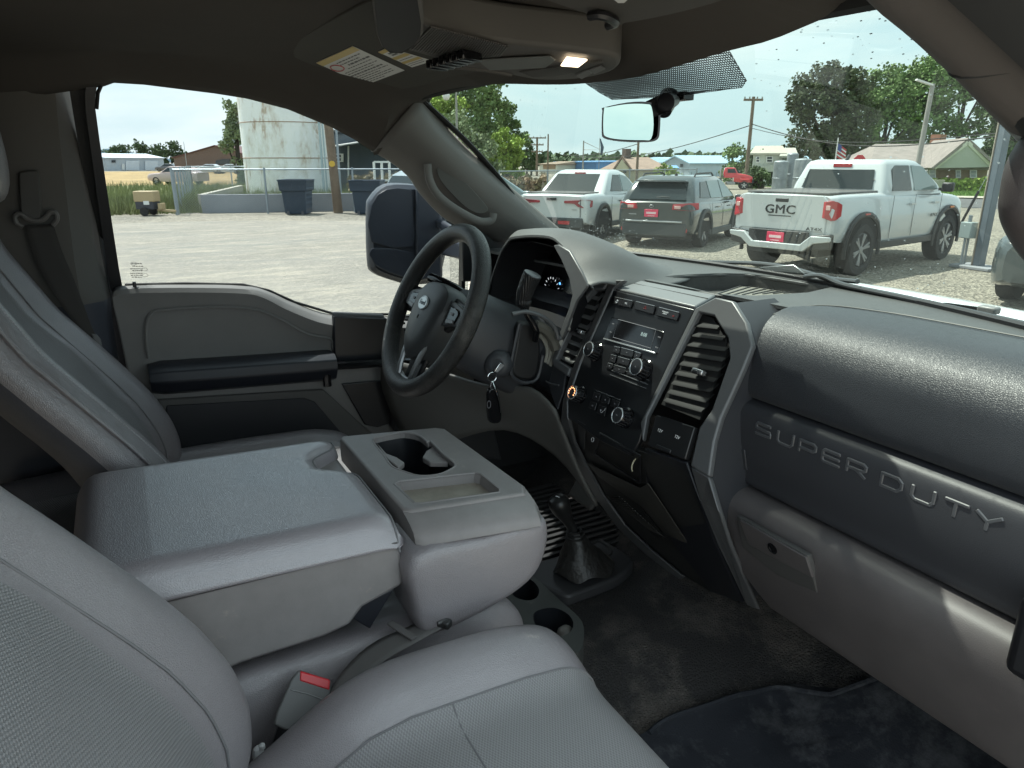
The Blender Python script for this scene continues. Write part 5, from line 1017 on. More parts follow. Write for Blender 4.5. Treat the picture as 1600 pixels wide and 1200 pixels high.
# ---- ground
gm2 = mat('pale_compacted_gravel', (.235, .217, .186), .95, bump=('noise', 14, .04), var=.12, vscale=.7); scuffs(gm2, (.35, .317, .257), .52, 9, .8); scuffs(gm2, (.12, .11, .09), .58, 16, .8); scuffs(gm2, (.17, .17, .16), .5, .5, .55, (1, .35, 1)); scuffs(gm2, (.38, .34, .27), .5, 2.2, .6, (1.6, .5, 1)); scuffs(gm2, (.13, .12, .10), .56, 3.2, .6, (1.6, .5, 1))
gm = bpy.data.materials.new('gravel_ground'); gm.use_nodes = True; n, l = gm.node_tree.nodes, gm.node_tree.links; b_ = n['Principled BSDF']; b_.inputs['Roughness'].default_value = .95
t = n.new('ShaderNodeTexCoord'); v1 = n.new('ShaderNodeTexVoronoi'); v1.inputs['Scale'].default_value = 24; n2 = n.new('ShaderNodeTexNoise'); n2.inputs['Scale'].default_value = .35; n2.inputs['Detail'].default_value = 8; n2.inputs['Roughness'].default_value = .7
n3 = n.new('ShaderNodeTexNoise'); n3.inputs['Scale'].default_value = 5; n3.inputs['Detail'].default_value = 9; n3.inputs['Roughness'].default_value = .8
for q in (v1, n2, n3): l.new(t.outputs['Object'], q.inputs['Vector'])
r1 = n.new('ShaderNodeValToRGB'); r1.color_ramp.elements[0].color = (.08, .07, .053, 1); r1.color_ramp.elements[1].color = (.60, .54, .43, 1); r1.color_ramp.elements[0].position = .1; r1.color_ramp.elements[1].position = .9; l.new(v1.outputs['Color'], r1.inputs[0])
r2 = n.new('ShaderNodeValToRGB'); r2.color_ramp.elements[0].color = (.15, .145, .13, 1); r2.color_ramp.elements[1].color = (.30, .27, .225, 1); r2.color_ramp.elements[0].position = .4; r2.color_ramp.elements[1].position = .6; l.new(n2.outputs[0], r2.inputs[0])
m1 = n.new('ShaderNodeMix'); m1.data_type = 'RGBA'; m1.inputs[0].default_value = .5; l.new(r1.outputs[0], m1.inputs[6]); l.new(r2.outputs[0], m1.inputs[7])
m2 = n.new('ShaderNodeMix'); m2.data_type = 'RGBA'; m2.blend_type = 'OVERLAY'; m2.inputs[0].default_value = .55; l.new(m1.outputs[2], m2.inputs[6]); l.new(n3.outputs[0], m2.inputs[7]); l.new(m2.outputs[2], b_.inputs[0])
bu = n.new('ShaderNodeBump'); bu.inputs['Distance'].default_value = .05; l.new(v1.outputs['Distance'], bu.inputs['Height']); l.new(bu.outputs[0], b_.inputs['Normal'])
g = MB(); g.add([(-3000, -3000, GZ), (3000, -3000, GZ), (3000, 3000, GZ), (-3000, 3000, GZ)], [(0, 1, 2, 3)]); tag(g.build('ground', gm, smooth=False), kind='structure')
def sheet(name, P, m, dz): o = MB().add([V((p.x, p.y, GZ+dz)) for p in P], [tuple(range(len(P)))]).build(name, m, smooth=False); return tag(o, kind='structure')
asph = mat('asphalt', (.10, .10, .102), .9, bump=('noise', 30, .01), var=.2, vscale=1)
lawn_m = mat('lawn_green', (.10, .19, .03), .95, bump=('noise', 15, .05), var=.35, vscale=3)
dry = mat('dry_field', (.33, .23, .10), .95, var=.3, vscale=.3)
weedg = mat('verge_green', (.16, .18, .075), .95, var=.4, vscale=1.2)
sheet('gravel_lot', [gd(60, 352), gd(360, 345), gd(700, 345), far(700, 8), far(-100, 8)], gm2, .004)
sheet('road', [far(1240, 36), far(1380, 34.5), far(1600, 33), far(1800, 33), far(1800, 41), far(1600, 41.5), far(1380, 42), far(1240, 43)], asph, .006)
sheet('pavement', [far(1380, 42.2), far(1600, 41.7), far(1800, 41.2), far(1800, 43.2), far(1600, 43.8), far(1380, 44.2)], mat('concrete_path', (.42, .38, .32), .9), .05)
sheet('lawn', [far(1380, 44.3), far(1600, 43.9), far(1800, 43.3), far(1800, 90), far(1150, 90), far(1150, 60), far(1300, 50)], lawn_m, .012)
sheet('verge', [gd(120, 327), gd(400, 327), gd(660, 328), far(700, 45), far(560, 60), far(420, 60), far(300, 62), far(160, 62), far(60, 62)], weedg, .006)
sheet('field', [far(60, 62), far(160, 62), far(300, 62), far(420, 62), far(440, 160), far(300, 155), far(150, 155), far(0, 155)], dry, .014)
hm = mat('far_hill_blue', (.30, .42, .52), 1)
def hills(name, u0, u1, d, prof):
    top = [far(u0+(u1-u0)*k/(len(prof)-1), d, v) for k, v in enumerate(prof)]; top = cr(top, 5); bk = [p+(p-CAM).normalized()*600 for p in top]; b = MB().grid([[V((p.x, p.y, GZ)) for p in top], top, [V((p.x, p.y, GZ)) for p in bk]]); return tag(b.build(name, hm), kind='structure')
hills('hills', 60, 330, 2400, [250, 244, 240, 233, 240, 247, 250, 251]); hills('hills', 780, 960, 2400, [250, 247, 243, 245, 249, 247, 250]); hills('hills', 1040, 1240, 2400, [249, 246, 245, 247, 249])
# ---- vegetation
def leafm(name, c): return mat(name, c, .75, var=.45, vscale=.9, spec=.2)
lf1 = leafm('leaf_mid', (.15, .22, .08)); lf2 = leafm('leaf_dark', (.08, .12, .05)); lf3 = leafm('leaf_lime', (.25, .34, .07)); lf4 = leafm('leaf_grey', (.22, .27, .15)); bark = mat('bark', (.05, .04, .03), .9, bump=('noise', 20, .02))
def tree(name, label, base, blobs, m, n_l=5000, ls=.22, seed=1, group=None, trunk=.25, cat='tree'):
    """blobs = [(dx along the view's right, height, depth, radius)]"""
    rn = random.Random(seed); t = thing(name, label, cat, tuple(base), 0, group); b = MB(); vs = []; fs = []
    vol = sum(r**2 for *_, r in blobs)
    for dx, h, dp, r in blobs:
        c = rt*dx+HN*dp+V((0, 0, h)); k = int(n_l*r*r/vol); subs = [(V((rn.gauss(0, 1), rn.gauss(0, 1), rn.gauss(0, 1))).normalized()*r*rn.uniform(.45, .95), r*rn.uniform(.22, .42)) for _ in range(16)]
        for _ in range(k):
            so_, sr = rn.choice(subs); d = V((rn.gauss(0, 1), rn.gauss(0, 1), rn.gauss(0, .8))).normalized(); p = c+so_+d*sr*rn.uniform(.6, 1.05)
            a = V((rn.gauss(0, 1), rn.gauss(0, 1), rn.gauss(0, 1))).normalized(); q = a.orthogonal().normalized(); s = ls*rn.uniform(.5, 1.3); i = len(vs)
            vs += [p, p+a*s, p+a*s*.9+q*s*.8, p+q*s*.7]; fs.append((i, i+1, i+2, i+3))
    b.v = vs; b.f = fs; b.m = [0]*len(fs); b.build('crown', m, t, smooth=False)
    tr = MB(); hb = min(h for _, h, _, _ in blobs); ht = max(h for _, h, _, _ in blobs); tr.tube([(0, 0, -.1), (.05, .03, hb*.6), (-.04, .05, hb), (.05, 0, ht)], [trunk*1.2, trunk, trunk*.8, trunk*.3], 8)
    for dx, h, dp, r in blobs: tr.tube([V((0, 0, hb*.8)), rt*dx*.5+HN*dp*.5+V((0, 0, (hb*.8+h)/2)), rt*dx+HN*dp+V((0, 0, h))], [trunk*.55, trunk*.35, trunk*.12], 6)
    tr.build('trunk', bark, t); return t
def T(u, d): return far(u, d)
tree('broadleaf_tree', 'tall green tree behind the lamp post, at the top left of the windshield', T(705, 58), [(-2.8, 8.0, 0, 2.8), (0, 8.2, 1, 2.8), (2.6, 7.2, 0, 2.4), (-1, 5.4, -1, 2.6), (1.8, 4.6, 0, 2.3), (-3, 4.6, 0, 2.4)], lf1, 15000, .20, 2)
tree('broadleaf_tree', 'narrow green tree right of the tall tree, left of the round lime one', T(762, 66), [(0, 7.2, 0, 1.5), (1.1, 5.6, 0, 1.6), (-1, 5.6, 0, 1.6), (2.1, 3.8, 0, 1.5), (0, 3, 0, 1.8)], lf1, 8000, .2, 3)
tree('round_tree', 'round lime green tree beside the silver car', T(789, 50), [(0, 2.7, 0, 1.25), (-.2, 1.8, 0, 1.15), (.4, 1.4, 0, 1.0)], lf3, 7000, .14, 4)
tree('willow_bush', 'pale grey green bushy tree in front of the tall tree', T(735, 42), [(-1.2, 3.2, 0, 1.4), (.2, 2.6, 0, 1.3), (1.0, 1.6, 0, 1.0), (-.8, 1.5, 0, 1.3)], lf4, 9000, .13, 5)
tree('lime_bush', 'yellow green leafy bush under the lamp post', T(697, 47), [(-.4, 5.0, 0, 1.1), (.6, 4.6, 0, .9), (0, 3.8, 0, 1.1)], lf3, 4500, .15, 15)
for i, (u, d, h, r, lab) in enumerate(((823, 95, 5.2, .8, 'taller slim dark conifer right of the lime tree'), (830, 97, 4.4, .7, 'shorter slim dark conifer next to the power pole'))):
    tree('conifer', lab, T(u, d), [(0, h*.25, 0, r), (0, h*.5, 0, r*.8), (0, h*.75, 0, r*.5), (0, h*.95, 0, r*.25)], lf2, 1800, .2, 20+i, 'conifers by the power pole', .12)
tree('dark_maple', 'very dark bronze green tree above the white pickup roof', T(1292, 75), [(-2.2, 7.0, 0, 2.3), (0, 8.6, 0, 2.2), (1.8, 7.0, 0, 2.4), (-1.5, 4.2, 0, 2.6), (1.6, 4.2, 0, 2.6), (-2.6, 2.6, 0, 1.9), (2.0, 2.0, 0, 2.2)], mat('leaf_bronze', (.075, .092, .05), .8, var=.4, vscale=.9, spec=.2), 17000, .22, 6)
tree('broadleaf_tree', 'green tree between the dark tree and the lamp mast', T(1376, 80), [(-1.8, 8.2, 0, 2.3), (1.2, 8.6, 0, 2.6), (0, 5.4, 0, 3.0), (3.2, 6.5, 0, 2.6), (-2.5, 4, 0, 2.6), (3, 3, 0, 2.6)], lf1, 14000, .22, 7)
tree('broadleaf_tree', 'tallest spreading green tree behind the brick house roof', T(1490, 84), [(-4, 8.8, 0, 2.8), (-1.2, 11.6, 0, 3.0), (2.5, 10.6, 0, 3.0), (0, 7.4, 0, 3.4), (4.8, 8, 0, 2.8), (5.5, 5, 0, 2.4), (-3, 5, 0, 3)], mat('leaf_fresh', (.145, .225, .08), .75, var=.45, vscale=.9, spec=.2), 20000, .24, 8)
tree('dark_tree', 'dark tree behind the steel pole at the right', T(1572, 78), [(-.5, 6.2, 0, 2.0), (.8, 4.4, 0, 1.8), (-.6, 3, 0, 1.8), (1.6, 6.8, 0, 1.4)], lf2, 8000, .22, 9)
tree('broadleaf_tree', 'leafy tree standing left of the rusty white tank', T(372, 62), [(.3, 5.4, 0, .9), (.0, 4.2, 0, .9), (-.7, 2.9, 0, .7), (1.0, 3.4, 0, .9), (.6, 1.3, 0, 1.0), (1.2, .6, 0, 1.2)], lf4, 5000, .17, 10)
tree('broadleaf_tree', 'green tree glimpsed above the grey metal building', T(545, 70), [(0, 4.4, 0, 1.7), (1.6, 3.6, 0, 1.4), (-1.2, 3, 0, 1.3)], lf1, 4000, .2, 11)
for i, (u, d, r, m_) in enumerate(((1152, 62, 1.5, lf1), (1180, 60, 1.3, lf2))): tree('shrub_tree', ('bushy tree left of the crossarm pole', 'dark bushy tree between the crossarm pole and white house')[i], T(u, d), [(0, 1.5, 0, r), (.5, .8, 0, r*.8)], m_, 2500, .16, 30+i)
tree('garden_shrub', 'round green shrub before the tan roofed house', T(1042, 58), [(0, .8, 0, .9), (.5, .5, 0, .7)], lf3, 1800, .13, 33, cat='shrub')
tree('garden_shrub', 'dark shrub against the porch of the white house', T(1190, 52), [(0, .7, 0, .8), (-.5, .4, 0, .7)], lf2, 1500, .13, 34, cat='shrub')
tree('cypress', 'small dark cypress against the brown barn wall', T(321, 140), [(0, 1, 0, 1.0), (0, 2.4, 0, .8), (0, 3.4, 0, .4)], lf2, 700, .3, 35)
for i, (u, w_) in enumerate(((170, 3), (190, 2.4), (215, 2.6), (238, 3.2), (250, 2.2), (268, 2.6), (282, 1.8))): tree('far_tree', 'distant dark tree over the white shed roof, number of crowns '.replace(', number of crowns ', '')+(' at its far left', ' beside the hill', ' left of its middle', ' above its two doors', ' near its ridge end', ' past its gable', ' nearest the barn')[i], T(u, 210), [(0, 3.0+(i % 3)*.8, 0, w_), (w_*.6, 2.2, 0, w_*.7)], lf2, 700, .5, 40+i, 'far trees behind the shed', .2)
# verge weeds and hedge as stuff
def scatter(name, m, pts_, n_, h, wd, seed):
    rn = random.Random(seed); b = MB(); vs = []; fs = []
    for _ in range(n_):
        p = pts_(rn); a = rn.uniform(0, 2*pi); d = V((cos(a), sin(a), 0)); hh = h*rn.uniform(.4, 1.1); le = V((rn.gauss(0, .25), rn.gauss(0, .25), 1))*hh; i = len(vs); vs += [p, p+d*wd, p+le]; fs.append((i, i+1, i+2))
    b.v = vs; b.f = fs; b.m = [0]*len(fs); return tag(b.build(name, m, smooth=False), kind='stuff')
scatter('weeds', mat('weed_green', (.19, .21, .09), .9, var=.5, vscale=1), lambda r: far(r.uniform(160, 660), r.choice((r.uniform(27.5, 34), r.uniform(29, 58)))), 16000, .55, .05, 50)
scatter('grass', mat('grass_dry', (.36, .30, .15), .9), lambda r: far(r.uniform(780, 1130), r.uniform(40, 58)), 5000, .6, .06, 51)
scatter('grass', mat('grass_lawn', (.12, .21, .04), .9), lambda r: far(r.uniform(1380, 1620), r.uniform(44.5, 52)), 5000, .10, .05, 52)
def clump(name, m, u0, u1, d0, d1, h, n_, seed, ls=.1):
    rn = random.Random(seed); vs = []; fs = []; b = MB()
    for _ in range(n_):
        u = rn.uniform(u0, u1); p = far(u, rn.uniform(d0, d1)); hh = h*(.65+.35*noise.noise(V((u*.11, seed, 0)))); p.z = GZ+hh*rn.random()**.7; a = V((rn.gauss(0, 1), rn.gauss(0, 1), rn.gauss(0, 1))).normalized(); q = a.orthogonal(); s = ls*rn.uniform(.5, 1.4); i = len(vs); vs += [p, p+a*s, p+a*s+q*s, p+q*s]; fs.append((i, i+1, i+2, i+3))
    b.v = vs; b.f = fs; b.m = [0]*len(fs); return tag(b.build(name, m, smooth=False), kind='stuff')
clump('hedge', mat('flowering_hedge', (.17, .13, .08), .9, col2=(.30, .26, .16), vscale=3), 545, 670, 36, 38, 1.5, 7000, 60); clump('hedge', mat('wild_hedge', (.15, .15, .07), .9, col2=(.36, .24, .18), vscale=3), 770, 850, 34, 37, 1.35, 7000, 61)
clump('hedge', lf3, 1395, 1545, 52, 53, 1.0, 7000, 62); clump('bushes', lf1, 1455, 1500, 55, 57, 1.3, 1500, 63); clump('treeline', leafm('leaf_far', (.10, .14, .08)), 770, 1600, 300, 330, 5.5, 5000, 64, 1.6)
# ---- buildings
def wallm(name, c, rib=None, r=.7): return mat(name, c, r, bump=('noise', 3, .01) if not rib else ('bandsx', rib, .03))
def house(name, label, u0, d0, u1, d1, ve, vr, depth, wm, rm, hip=.0, gable=None, cat='house', over=.25, ridge=None):
    """front wall from column u0 to u1; ve eave row, vr ridge row; returns the thing and a facade mapper"""
    a, c = far(u0, d0), far(u1, d1); x = (c-a).normalized(); y = V((-x.y, x.x, 0)); y = y if y.dot(HN) > 0 else -y; wd = (c-a).length
    t = thing(name, label, cat, tuple(a)); ze = far(u0, d0, ve).z; zr = far((u0+u1)/2, (d0+d1)/2+depth/2, vr).z; ze, zr = ze-GZ, zr-GZ
    P = lambda s, q, z: x*s+y*q+V((0, 0, z))
    b = MB()
    if gable:   # ridge runs away from the viewer
        b.prism([P(0, 0, 0), P(wd, 0, 0), P(wd, 0, ze), P(wd*gable, 0, zr-.05), P(0, 0, ze)], y*depth); b.build('wall', wm, t, smooth=False)
        r = MB()
        for s0, s1 in ((-over, wd*gable), (wd+over, wd*gable)): r.prism([P(s0, -over, ze-(over*(zr-ze)/(wd*.5) if 1 else 0)), P(s1, -over, zr), P(s1, -over, zr+.12), P(s0, -over, ze+.12-(over*(zr-ze)/(wd*.5)))], y*(depth+2*over))
        r.build('roof', rm, t, smooth=False)
    else:
        b.box(P(wd/2, depth/2, ze/2), (wd, depth, ze), Matrix((x, y, V((0, 0, 1)))).transposed())
        r = MB(); h = wd*hip; q = [P(-over, -over, ze), P(wd+over, -over, ze), P(wd+over, depth+over, ze), P(-over, depth+over, ze), P(h, depth/2, zr), P(wd-h, depth/2, zr)]
        if hip == 0: b.prism([P(0.01, 0.01, ze), P(.01, depth-.01, ze), P(.01, depth/2, zr-.08)], x*(wd-.02))
        r.add(q+[p-V((0, 0, .12)) for p in q[:4]], [(0, 1, 5, 4), (1, 2, 5), (2, 3, 4, 5), (3, 0, 4), (0, 6, 7, 1), (1, 7, 8, 2), (2, 8, 9, 3), (3, 9, 6, 0), (6, 9, 8, 7)]); b.build('wall', wm, t, smooth=False); r.build('roof', rm, t, smooth=False)
    A0 = a; nrm = -y
    def fac(u, v, off=.03):
        return on(u, v, PL(A0, y), 0)-A0+nrm*off
    t['_'] = 0; del t['_']
    return t, fac, P, wd, ze, zr
wn_m = mat('window_dark', (.05, .06, .07), .15); frame_w = mat('window_white', (.72, .72, .70), .5); wn_p = mat('pane_pale', (.35, .40, .42), .15)
def window(t, fac, u0, v0, u1, v1, pane=None, bar=True):
    q = [fac(u, v, .02) for u, v in ((u0, v0), (u1, v0), (u1, v1), (u0, v1))]; f = MB().prism(q, (fac(u0, v0, .05)-q[0])).build('window', frame_w, t, smooth=False)
    e = (u1-u0)*.16; g = (v1-v0)*.13; q = [fac(u, v, .055) for u, v in ((u0+e, v0+g), (u1-e, v0+g), (u1-e, v1-g), (u0+e, v1-g))]; MB().prism(q, fac(u0, v0, .06)-fac(u0, v0, .055)).build('pane', pane or wn_m, f, smooth=False)
    if bar: MB().tube([fac(u0+e, (v0+v1)/2, .07), fac(u1-e, (v0+v1)/2, .07)], .03, 4).build('sash_bar', frame_w, f)
def panel(t, fac, P, m, nm='panel', off=.03, th=.03): q = [fac(u, v, off) for u, v in P]; return MB().prism(q, fac(*P[0], off+th)-q[0]).build(nm, m, t, smooth=False)
pale = wallm('pale_metal_wall', (.50, .55, .60), 8); roofp = mat('pale_roof', (.55, .60, .66), .5)
t, fac, *_ = house('metal_shed', 'long pale metal shed with two roller doors beyond the dry field', 166, 165, 256, 170, 246.5, 240.5, 14, pale, roofp, cat='shed')
for P in (((196, 251), (217, 251), (217, 266), (196, 266)), ((226, 251), (246, 251), (246, 266), (226, 266))): panel(t, fac, P, mat('roller_door', (.58, .62, .66), .5) if 'roller_door' not in MATS else MATS['roller_door'], 'roller_door', .1, .1)
panel(t, fac, ((174, 250), (180, 250), (180, 254), (174, 254)), wn_m, 'window', .1, .1); panel(t, fac, ((190, 256), (194, 256), (194, 265), (190, 265)), frame_w, 'door', .1, .1)
t, fac, *_ = house('brown_barn', 'wide brown gabled barn between the white shed and the tank', 272, 140, 400, 132, 247, 231.5, 30, wallm('brown_barn_wall', (.20, .145, .125), 10), mat('barn_roof', (.12, .05, .05), .6), gable=.53, cat='barn')
panel(t, fac, ((338, 251), (350, 249), (360, 249), (360, 257), (338, 257)), wn_m, 'opening', .1, .1)
t, fac, P, wd, ze, zr = house('grey_metal_building', 'dark grey metal building with lean-to roof behind the telephone pole', 516, 46, 700, 44, 206, 202, 12, wallm('dark_metal_wall', (.10, .125, .15), 14), mat('dark_roof', (.16, .165, .17), .6), cat='building')
panel(t, fac, ((521, 210), (562, 210), (562, 226), (521, 226)), wallm('mid_metal', (.17, .21, .25), 14), 'upper_panel')
q = [fac(u, v, o) for u, v, o in ((528, 232, 1.6), (640, 214, 1.6), (640, 210, .0), (528, 227, .0))]; MB().prism(q, (0, 0, .06)).build('lean_to_roof', mat('lean_roof', (.5, .5, .48), .5), t, smooth=False)
window(t, fac, 512, 240, 537, 253); MB().tube([fac(547, 228, .3), fac(547, 285, .3)], .05, 6).build('downpipe', frame_w, t)
t, fac, *_ = house('blue_roof_building', 'low building with bright blue metal side behind the white pickup cab', 868, 120, 932, 112, 252.5, 251, 18, mat('blue_metal', (.10, .26, .52), .5, bump=('bandsx', 6, .03)), mat('blue_roof', (.12, .28, .52), .5), cat='building')
t2, f2, *_ = house('tan_lean_building', 'small white and brown building left of the blue metal wall', 843, 114, 870, 112, 256, 252, 10, wallm('cream_wall', (.6, .58, .5)), mat('brown_roof_small', (.25, .18, .13), .7), cat='building'); panel(t2, f2, ((849, 256), (868, 256), (868, 264), (849, 264)), mat('brown_panel', (.30, .2, .13), .7), 'brown_wall_panel')
tr = mat('shingle_tan', (.27, .19, .15), .8, bump=('noise', 6, .04), var=.15, vscale=2); crm = wallm('cream_siding', (.55, .52, .38))
t, fac, P, wd, ze, zr = house('tan_roof_house', 'cream house with wide tan hip roof behind the dark wagon', 942, 66, 1046, 66, 264, 246, 11, crm, tr, hip=.30)
g0, g1, gp = fac(961, 265, 1.2), fac(985, 265, 1.2), fac(972, 249, 1.2); MB().prism([g0, g1, gp], (g0-fac(961, 265, -2))*-1).build('front_gable', crm, t, smooth=False); MB().prism([fac(960, 265, 1.4), gp+V((0, 0, .1)), gp+V((0, 0, .32)), fac(958, 264, 1.4)], (fac(961, 265, 1.2)-fac(961, 265, -3))*-1).prism([fac(986, 265, 1.4), gp+V((0, 0, .1)), gp+V((0, 0, .32)), fac(988, 264, 1.4)], (fac(961, 265, 1.2)-fac(961, 265, -3))*-1).build('gable_roof', tr, t, smooth=False)
panel(t, fac, ((974, 265.5), (979, 265.5), (979, 270), (974, 270)), wn_m, 'window', 1.2, .05); panel(t, fac, ((946, 266), (960, 266), (960, 273), (946, 273)), mat('porch_shade', (.16, .17, .15), .7), 'porch'); c = P(wd*.34, 5.2, zr); MB().box(c+V((0, 0, .2)), (.6, .6, 1.1)).build('chimney', mat('chimney_dark', (.12, .09, .08), .8), t, smooth=False)
t, fac, *_ = house('pale_blue_shed', 'pale blue gabled metal shed between the tan house and red truck', 1038, 96, 1078, 92, 255, 245.5, 24, mat('light_blue_metal', (.5, .6, .68), .6, bump=('bandsx', 6, .03)), mat('light_blue_roof', (.36, .52, .64), .5), gable=.45, cat='shed'); panel(t, fac, ((1064, 256), (1068, 256), (1068, 261), (1064, 261)), wn_m, 'window', .1)
t3, f3, *_ = house('long_blue_shed', 'long low shed wing with pale blue roof stretching behind the red truck', 1078, 96, 1142, 100, 253.5, 246, 16, mat('grey_blue_metal', (.38, .45, .5), .6, bump=('bandsx', 6, .03)), MATS['light_blue_roof'], cat='shed'); panel(t3, f3, ((1095, 258), (1118, 258), (1118, 268), (1095, 268)), mat('stacked_grey', (.25, .25, .24), .8), 'stacked_crates', .5, .5)
t, fac, *_ = house('small_tan_shed', 'tiny ochre shed with blue scrap roof beside the round shrub', 1046, 74, 1058, 74, 262, 258, 4, mat('ochre', (.4, .27, .12), .8), mat('scrap_blue', (.15, .32, .55), .5), cat='shed')
t, fac, P, wd, ze, zr = house('white_house', 'two storey white house with porch roof right of the crossarm pole', 1176, 58, 1222, 58, 240, 229, 9, wallm('white_siding', (.52, .54, .48)), mat('pale_shingle', (.42, .40, .33), .8), cat='house')
for u0, u1 in ((1181, 1187), (1197, 1208)): window(t, fac, u0, 244, u1, 254)
panel(t, fac, ((1178, 262), (1222, 256), (1222, 268), (1178, 268)), mat('porch_roof', (.5, .5, .46), .7), 'porch_roof', .3, .9); panel(t, fac, ((1184, 269), (1216, 268), (1216, 286), (1184, 288)), mat('porch_dark', (.10, .12, .10), .8), 'porch', .02)
for u in (1181, 1195, 1214): MB().bar(fac(u, 268, 1.1), fac(u, 290, 1.1), .16).build('porch_post', frame_w, t, bevel=0)
t, fac, P, wd, ze, zr = house('side_house', 'dark grey side wing next to the silver tanks', 1222.5, 57, 1241, 57, 244, 232, 8, wallm('siding_shaded', (.13, .15, .14)), mat('pale_shingle2', (.40, .39, .34), .8), cat='house')  # separate block for the white house's side, its shade put into the wall colour
brk = bpy.data.materials.new('tan_brick'); brk.use_nodes = True; n, l = brk.node_tree.nodes, brk.node_tree.links; q = n.new('ShaderNodeTexBrick'); q.inputs['Scale'].default_value = 6; q.inputs['Color1'].default_value = (.26, .18, .085, 1); q.inputs['Color2'].default_value = (.20, .135, .07, 1); q.inputs['Mortar'].default_value = (.3, .26, .2, 1)
tq = n.new('ShaderNodeTexCoord'); mq = n.new('ShaderNodeMapping'); mq.inputs['Rotation'].default_value = (R(90), 0, 0); l.new(tq.outputs['Object'], mq.inputs[0]); l.new(mq.outputs[0], q.inputs['Vector']); l.new(q.outputs[0], n['Principled BSDF'].inputs[0]); n['Principled BSDF'].inputs['Roughness'].default_value = .9
shg = mat('shingle_rose', (.25, .215, .20), .85, bump=('noise', 5, .05), var=.15, vscale=2)
t, fac, P, wd, ze, zr = house('brick_house', 'tan brick bungalow with rose brown roof and green gable behind the pickup hood', 1366, 52, 1546, 54, 261.5, 226, 12, brk, shg, hip=.22)
gg = mat('gable_green', (.40, .41, .36), .8); G0, G1, GP = fac(1452, 262.5, .9), fac(1541, 261, .9), fac(1503, 224, .9); back = (fac(1452, 262, .9)-fac(1452, 262, -5))*-1
MB().prism([G0, G1, GP], back).build('front_gable', gg, t, smooth=False); MB().prism([fac(1447, 264, 1.3), GP+V((0, 0, .05)), GP+V((0, 0, .3)), fac(1444, 262, 1.3)], back).prism([fac(1545, 262, 1.3), GP+V((0, 0, .05)), GP+V((0, 0, .3)), fac(1548, 260, 1.3)], back).build('gable_roof', shg, t, smooth=False)
MB().bar(G0+fac(0, 0, .2)*0, GP+V((0, 0, .03)), .12, .2).bar(GP+V((0, 0, .03)), G1, .12, .2).build('barge_board', mat('trim_cream', (.6, .58, .5), .6), t, bevel=0)
MB().prism([fac(1366, 262, .9), fac(1395, 262, .9), fac(1383, 249, .9)], back*.5).build('small_gable', mat('gable_cream', (.52, .48, .36), .8), t, smooth=False)
for a in ((1441, 263.5, 1450, 280), (1451, 263.5, 1462, 280.5), (1493, 265, 1501, 278), (1515, 265, 1526, 278)): window(t, fac, *a, wn_p)
c = on(1465, 222, PL(t.location+HN*6, HN))-V(t.location); MB().box(c, (.7, .7, 1.0)).build('chimney', mat('brick_red', (.3, .14, .09), .8), t, smooth=False)
pf = mat('picket', (.42, .40, .34), .8)
fe = thing('picket_fence', 'low weathered picket fence before the brick house hedge', 'fence', tuple(far(1425, 50.5))); b = MB(); fo_ = V(fe.location)
for k in range(40): p = far(1418+k*1.6, 50.5)-fo_; b.box(p+V((0, 0, .35)), (.06, .03, .7))
b.build('pickets', pf, fe, smooth=False); MB().bar(far(1418, 50.5)-fo_+V((0, 0, .5)), far(1481, 50.5)-fo_+V((0, 0, .5)), .03).build('rail', pf, fe, bevel=0)
# ---- rusty tank
tk = mat('tank_paint', (.88, .88, .86), .55, bump=('noise', 1.2, .02)); n, l = tk.node_tree.nodes, tk.node_tree.links
scuffs(tk, (.30, .12, .05), .545, 1.6, .9, (1, 1, .4)); scuffs(tk, (.50, .40, .27), .50, .8, .5, (1, 1, .4)); scuffs(tk, (.09, .05, .04), .67, 6, .9)
tb_ = far(452, 43.5); tank = thing('storage_tank', 'tall white cylindrical tank streaked with rust behind the concrete wall', 'storage tank', tuple(tb_))
rr_ = 2.42; MB().lathe((0, 0, 0), (0, 0, 1), [(0, rr_), (9.5, rr_), (9.8, rr_*.6), (10.1, .1)], 96).build('tank_shell', tk, tank)
for z in (1.9, 3.7, 5.5): MB().tube([(cos(2*pi*k/64)*(rr_+.01), sin(2*pi*k/64)*(rr_+.01), z) for k in range(64)], .02, 5, closed=True).build('weld_seam', mat('seam_rust', (.33, .2, .13), .8) if 'seam_rust' not in MATS else MATS['seam_rust'], tank)
for du, r_ in ((503, .07), (508, .045)): p = far(du, 41.2)-tb_; MB().tube([p, p+V((0, 0, 8))], r_, 8).build('drain_pipe', mat('pipe_pale', (.42, .5, .52), .5) if 'pipe_pale' not in MATS else MATS['pipe_pale'], tank)
# ---- concrete walls
conc = mat('concrete_grey', (.25, .26, .28), .85, bump=('noise', 8, .01), var=.15, vscale=1)
def wall(name, label, P, h, th, m=conc):
    t = thing(name, label, 'wall', tuple(P[0])); o = V(P[0]); b = MB()
    for a, c in zip(P, P[1:]): b.bar(V(a)-o+V((0, 0, h/2)), V(c)-o+V((0, 0, h/2)), th, h)
    b.build('wall_run', m, t, bevel=.01); return t
wall('concrete_wall', 'low grey concrete wall behind the blue bins, below the tank', [far(307, 27.5), far(660, 27.5)], .62, .2); wall('concrete_wall', 'low concrete side wall running back from the near wall towards the field', [far(307, 27.8), far(372, 38)], .62, .2, mat('concrete_sunlit', (.42, .39, .33), .85))
